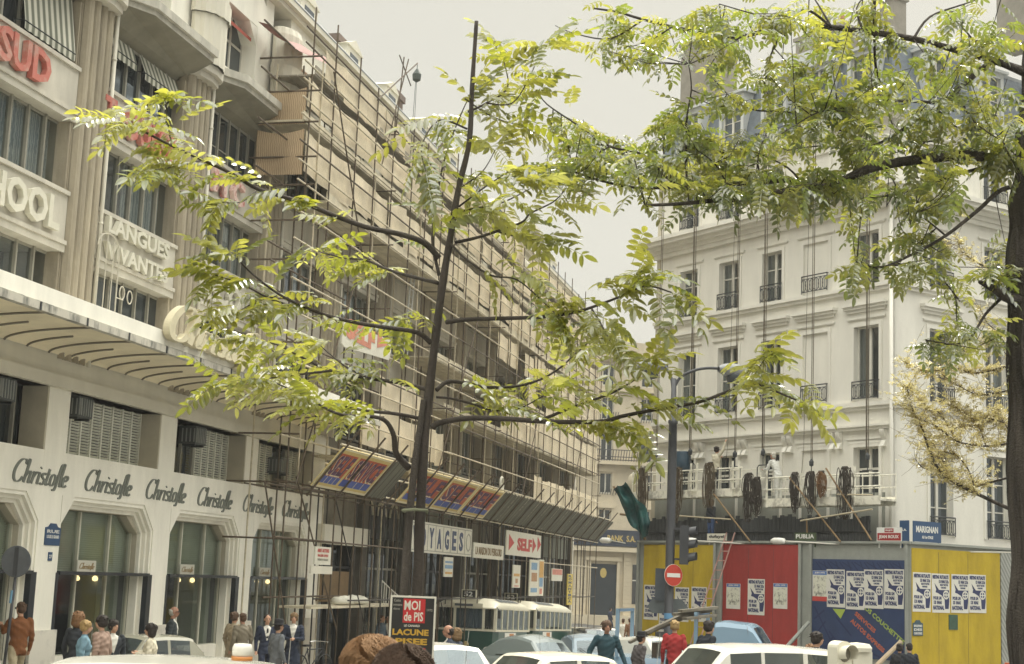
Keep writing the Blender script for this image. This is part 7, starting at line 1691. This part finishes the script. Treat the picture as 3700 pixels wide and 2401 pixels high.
        if Y<10:
            sm=MB(W_); 
            for q in range(4200):
                a=rr.uniform(0,6.283); b=math.asin(rr.uniform(-.45,1)); x,y,z=.103*math.cos(b)*math.cos(a),-.016+.114*math.cos(b)*math.sin(a),.046+.099*math.sin(b)
                if y>.065 and z<.07: continue
                sw_=1 if math.sin(a*2+z*20)>0 else -1; L_=rr.uniform(.03,.085)*(1.25 if math.sin(a*3+q*.001)>0 else .8); tx,ty=-math.sin(a)*sw_,math.cos(a)*sw_
                p=[(x*.96,y,z*.97)]
                for j in (1,2,3):
                    f=j/3; p.append((x*(1+.12*math.sin(f*3.1))+tx*L_*f*.8+rr.gauss(0,.003),y*(1+.14*math.sin(f*3.1))+ty*L_*f*.8,z+.022*math.sin(f*3.1)-L_*f*f*.7))
                sm.tube(p,[.0028,.0026,.002,.0008],3,cap=False)
            sm.build('hair_strands',hair,o)
    eb=MB(W_)
    for s in (-1,1): ellip(eb,(s*.031,.080,.012),(.012,.008,.006),6,4); ellip(eb,(s*.032,.085,.028),(.016,.006,.004),6,4)
    eb.build('eyes',M_dark,o)
    mbm=MB(W_); ellip(mbm,(0,.092,-.050),(.022,.006,.005),6,4); mbm.build('mouth',mat('lips',(.30,.10,.08),.5,.1,5),o)
    if glasses:
        gm=MB(W_)
        for s in (-1,1): gm.box(s*.032-.024,s*.032+.024,.092,.098,-.005,.03); gm.tube([(s*.055,.09,.015),(s*.082,.0,.01)],.004,4)
        gm.build('glasses',M_dark,o)
    if hat is not None:
        hm_=MB(W_); hm_.lathe([(.15,.050),(.155,.058),(.098,.066),(.094,.10),(.090,.155),(.075,.175),(0,.165)],(0,-.01,0),18,sx=.9,sy=1.05); hm_.build('hat',hat,o,smooth=True)
    if shirt is not None and tie is not None:
        tm_=MB(G); y0=.118+.02*0; tm_.add([(-.02,y0,1.42),(.02,y0,1.42),(.032,y0+.015,1.18),(-.032,y0+.015,1.18)],[(0,1,2,3)]); tm_.build('tie',tie,o)
    return o
C=lambda n,c=(.3,.3,.3),r=.85: mat('cloth_'+n,c,r,.12,14,bump=.15)
H=lambda n,c=(.1,.1,.1): mat('hair_'+n,c,.75,.3,30,bump=.3)
Hb,Hd,Hbl,Hau,Hg,Hlb=H('brown',(.09,.05,.028)),H('dark',(.022,.016,.013)),H('blonde',(.36,.24,.10)),H('auburn',(.21,.11,.05)),H('white',(.50,.48,.42)),H('light_brown',(.20,.125,.06))
navy,black,white=C('navy',(.022,.03,.055)),C('black',(.02,.021,.024)),C('white',(.66,.64,.57))
person('man in rust brown jacket and beige trousers at the far left, arm raised',51,1400,31,-40,C('rust',(.20,.075,.025)),C('beige',(.42,.36,.24)),Hb,pave=.14,legs='walk',arms={-1:((-.26,.10,1.20),(-.20,.36,1.30))},glasses=True,headturn=-10)
person('woman with auburn curls and dark coat walking behind the blonde woman',183,1424,29.6,20,C('dark_coat',(.03,.035,.042)),black,Hau,style='curly',coat=.4,female=True)
person('woman with short blonde hair in a light blue sweater',199,1443,28.6,75,C('light_blue',(.17,.29,.36)),C('dark_skirt',(.06,.05,.04)),Hbl,style='full',female=True,legs='walk')
person('man with dark hair in a dusty pink tweed jacket walking left',243,1431,28,-75,C('dusty_pink',(.29,.20,.155)),C('dark_trousers',(.06,.055,.05)),Hd,style='full',shirt=white,legs='walk',coat=.22,lean=(0,.06))
person('dark haired man in a dark suit turning toward us beside the pink jacket',265,1441,29.4,150,C('charcoal',(.028,.034,.042)),black,Hd,style='full',shirt=white,headturn=-25)
person('woman with dark bob and white cardigan in front of the beige saloon',353,1451,29.2,-95,C('ivory',(.60,.55,.42)),C('grey_skirt',(.12,.12,.12)),Hd,style='bob',female=True,shirt=C('patterned',(.20,.22,.28)),arms={1:((.23,.02,1.15),(.10,.24,1.18)),-1:((-.24,.0,1.14),(-.12,.24,1.16))})
person('white haired old man in a dark suit by the display window',403,1410,36.2,85,C('dark_suit',(.035,.045,.05)),black,Hg,style='bald',shirt=white,pave=.14,skin=M_skin2,glasses=True)
person('woman in a pale fawn coat close beside the tweed jacketed man',545,1423,37.2,35,C('fawn',(.32,.26,.17)),C('fawn',(.3,.25,.17)),Hb,style='full',coat=.45,female=True,pave=.14)
person('man in a grey brown tweed jacket with his back half turned',566,1425,36.6,-40,C('tweed',(.19,.165,.12)),C('brown_trousers',(.10,.08,.06)),Hb,coat=.2,pave=.14,skin=M_skin2)
person('man in a dark blue suit and tie striding toward the camera',622,1428,36.8,160,navy,navy,Hd,shirt=white,tie=black,legs='walk',pave=.14,coat=.15)
person('man in a dark hat and grey coat seen from behind',647,1444,33.2,50,C('mid_grey',(.13,.14,.15)),C('grey_trousers',(.09,.09,.09)),Hd,hat=mat('felt_black',(.02,.02,.022),.9,.1,5),coat=.4)
person('man in a long navy overcoat looking down at his hands',684,1425,37.8,175,C('navy_coat',(.02,.028,.05)),black,Hlb,style='full',shirt=white,coat=.5,pave=.14,arms={1:((.25,.04,1.14),(.06,.26,1.12)),-1:((-.25,.04,1.14),(-.06,.26,1.14))})
person('balding man with white turtleneck and navy jacket facing left',1045,1453,29.2,-92,navy,black,Hd,style='bald',shirt=white,skin=M_skin2,coat=.15)
person('woman with loose light brown hair just behind the balding man',1062,1462,31,-60,C('dull_blue',(.05,.06,.09)),black,Hlb,style='curly',female=True)
person('man in a dark teal turtleneck and grey trousers walking toward us',1410,1443,31,172,C('teal',(.02,.055,.07)),C('grey_green_trousers',(.17,.18,.15)),Hb,style='full',legs='walk',arms={1:((.33,.0,1.16),(.46,.10,.93)),-1:((-.31,.0,1.15),(-.40,.08,.90))},skin=M_skin2)
person('elderly man in a dark hat and worn grey brown coat walking right',1483,1471,32.5,65,C('worn_brown',(.085,.075,.075)),black,Hd,hat=mat('felt_black'),coat=.45,lean=(0,.12))
person('blonde person in a red jacket seen from behind beside the lamp post',1568,1443,35.2,10,C('red',(.34,.03,.03)),black,Hbl,style='full')
person('dark haired man in a black jacket stooping toward the pickup',1632,1441,32.5,60,C('black_jacket',(.018,.022,.03)),C('olive',(.16,.15,.10)),Hd,style='full',lean=(0,.28))
person('man in a dark grey suit at the lower right looking right',1897,1470,27,75,C('suit_grey',(.045,.05,.065)),black,Hd,style='full',shirt=white)
person('woman with auburn hair behind the man in the grey suit',1881,1498,28.6,70,C('dark_coat'),black,Hau,style='full',female=True)
person('left of the couple in dark clothes beneath the poster row',2090,1497,42,25,black,black,Hd,style='full',female=True)
person('right of the couple in dark clothes, his back to us',2113,1495,41.4,-10,C('black_jacket'),black,Hd)
person('distant figure in a white coat before the bank',1448,1438,92,5,white,C('mid_grey'),Hb,coat=.35,vox=.02)
person('distant figure in a brown jacket right of the white coat',1464,1437,90,-15,C('russet',(.20,.10,.05)),C('brown_trousers'),Hb,vox=.02)
person('tiny figure passing the navy bank door',1418,1413,140,60,navy,navy,Hd,vox=.02,legs='walk')
person('left of two small figures under the scaffold gantry',887,1430,53,120,C('dull_blue2',(.10,.14,.18)),black,Hb,vox=.018,pave=.14)
person('right of two small figures under the scaffold gantry',902,1431,53.5,170,navy,black,Hd,vox=.018,pave=.14,shirt=white)
wg='painters at work on the corner house'
b=FB(7.42,.95,5.01); person('painter in a pale shirt reaching up to the ledge with one bare arm',0,0,50,56,C('pale_shirt',(.56,.52,.40)),C('dark_work',(.06,.06,.06)),Hd,base=tuple(b),hgt=1.62,group=wg,style='full',arms={1:((.32,.05,1.62),(.36,.12,1.92)),-1:((-.26,.16,1.30),(-.2,.36,1.38))})
b=FB(4.25,.95,4.61); person('painter in white overalls and cap bending over on the right cradle',0,0,50,-40,C('overall_white',(.62,.62,.58)),C('overall_white'),Hg,base=tuple(b),hgt=1.72,group=wg,lean=(0,.42),arms={1:((.24,.32,1.12),(.16,.55,1.10)),-1:((-.22,.32,1.12),(-.12,.56,1.12))},hat=None,legs='stand',skin=M_skin2)
b=FB(9.62,.9,5.01); person('painter mostly hidden behind the blue drum and the lamp post',0,0,50,100,C('pale_shirt'),C('dark_work'),Hg,base=tuple(b),hgt=1.62,group=wg)
b=FB(7.3,1.25,3.27); person('tousled worker in a dark pullover and jeans climbing behind the hoarding',0,0,50,60,C('dark_pullover',(.04,.045,.055)),C('jeans',(.05,.09,.20)),Hlb,base=tuple(b),hgt=1.45,group=wg,style='curly')
person('passer with tousled light brown hair in the foreground, only the head showing',872,1497,6.3,-118,C('rust'),black,H('ginger',(.27,.155,.075)),style='full',skin=M_skin2,vox=.009)
person('passer with dark brown hair in the foreground, seen from behind',938,1519,5.9,10,C('dark_coat'),black,H('deep_brown',(.075,.045,.028)),style='full',vox=.009)
# ================================================================== HAZE
hz=MB(); hz.box(-230,230,-60,330,-12,64); ho_=hz.build('haze',[bpy.data.materials.new('city_haze')],loc=(0,0,0)); ho_['kind']='stuff'
hm=ho_.data.materials[0]; hm.use_nodes=True; t=hm.node_tree; t.nodes.clear(); o=N(t,'ShaderNodeOutputMaterial'); v=N(t,'ShaderNodeVolumePrincipled'); v.inputs['Color'].default_value=(.93,.92,.88,1); v.inputs['Density'].default_value=.0006; v.inputs['Anisotropy'].default_value=.35
t.links.new(v.outputs[0],o.inputs['Volume']); scene.cycles.volume_bounces=0
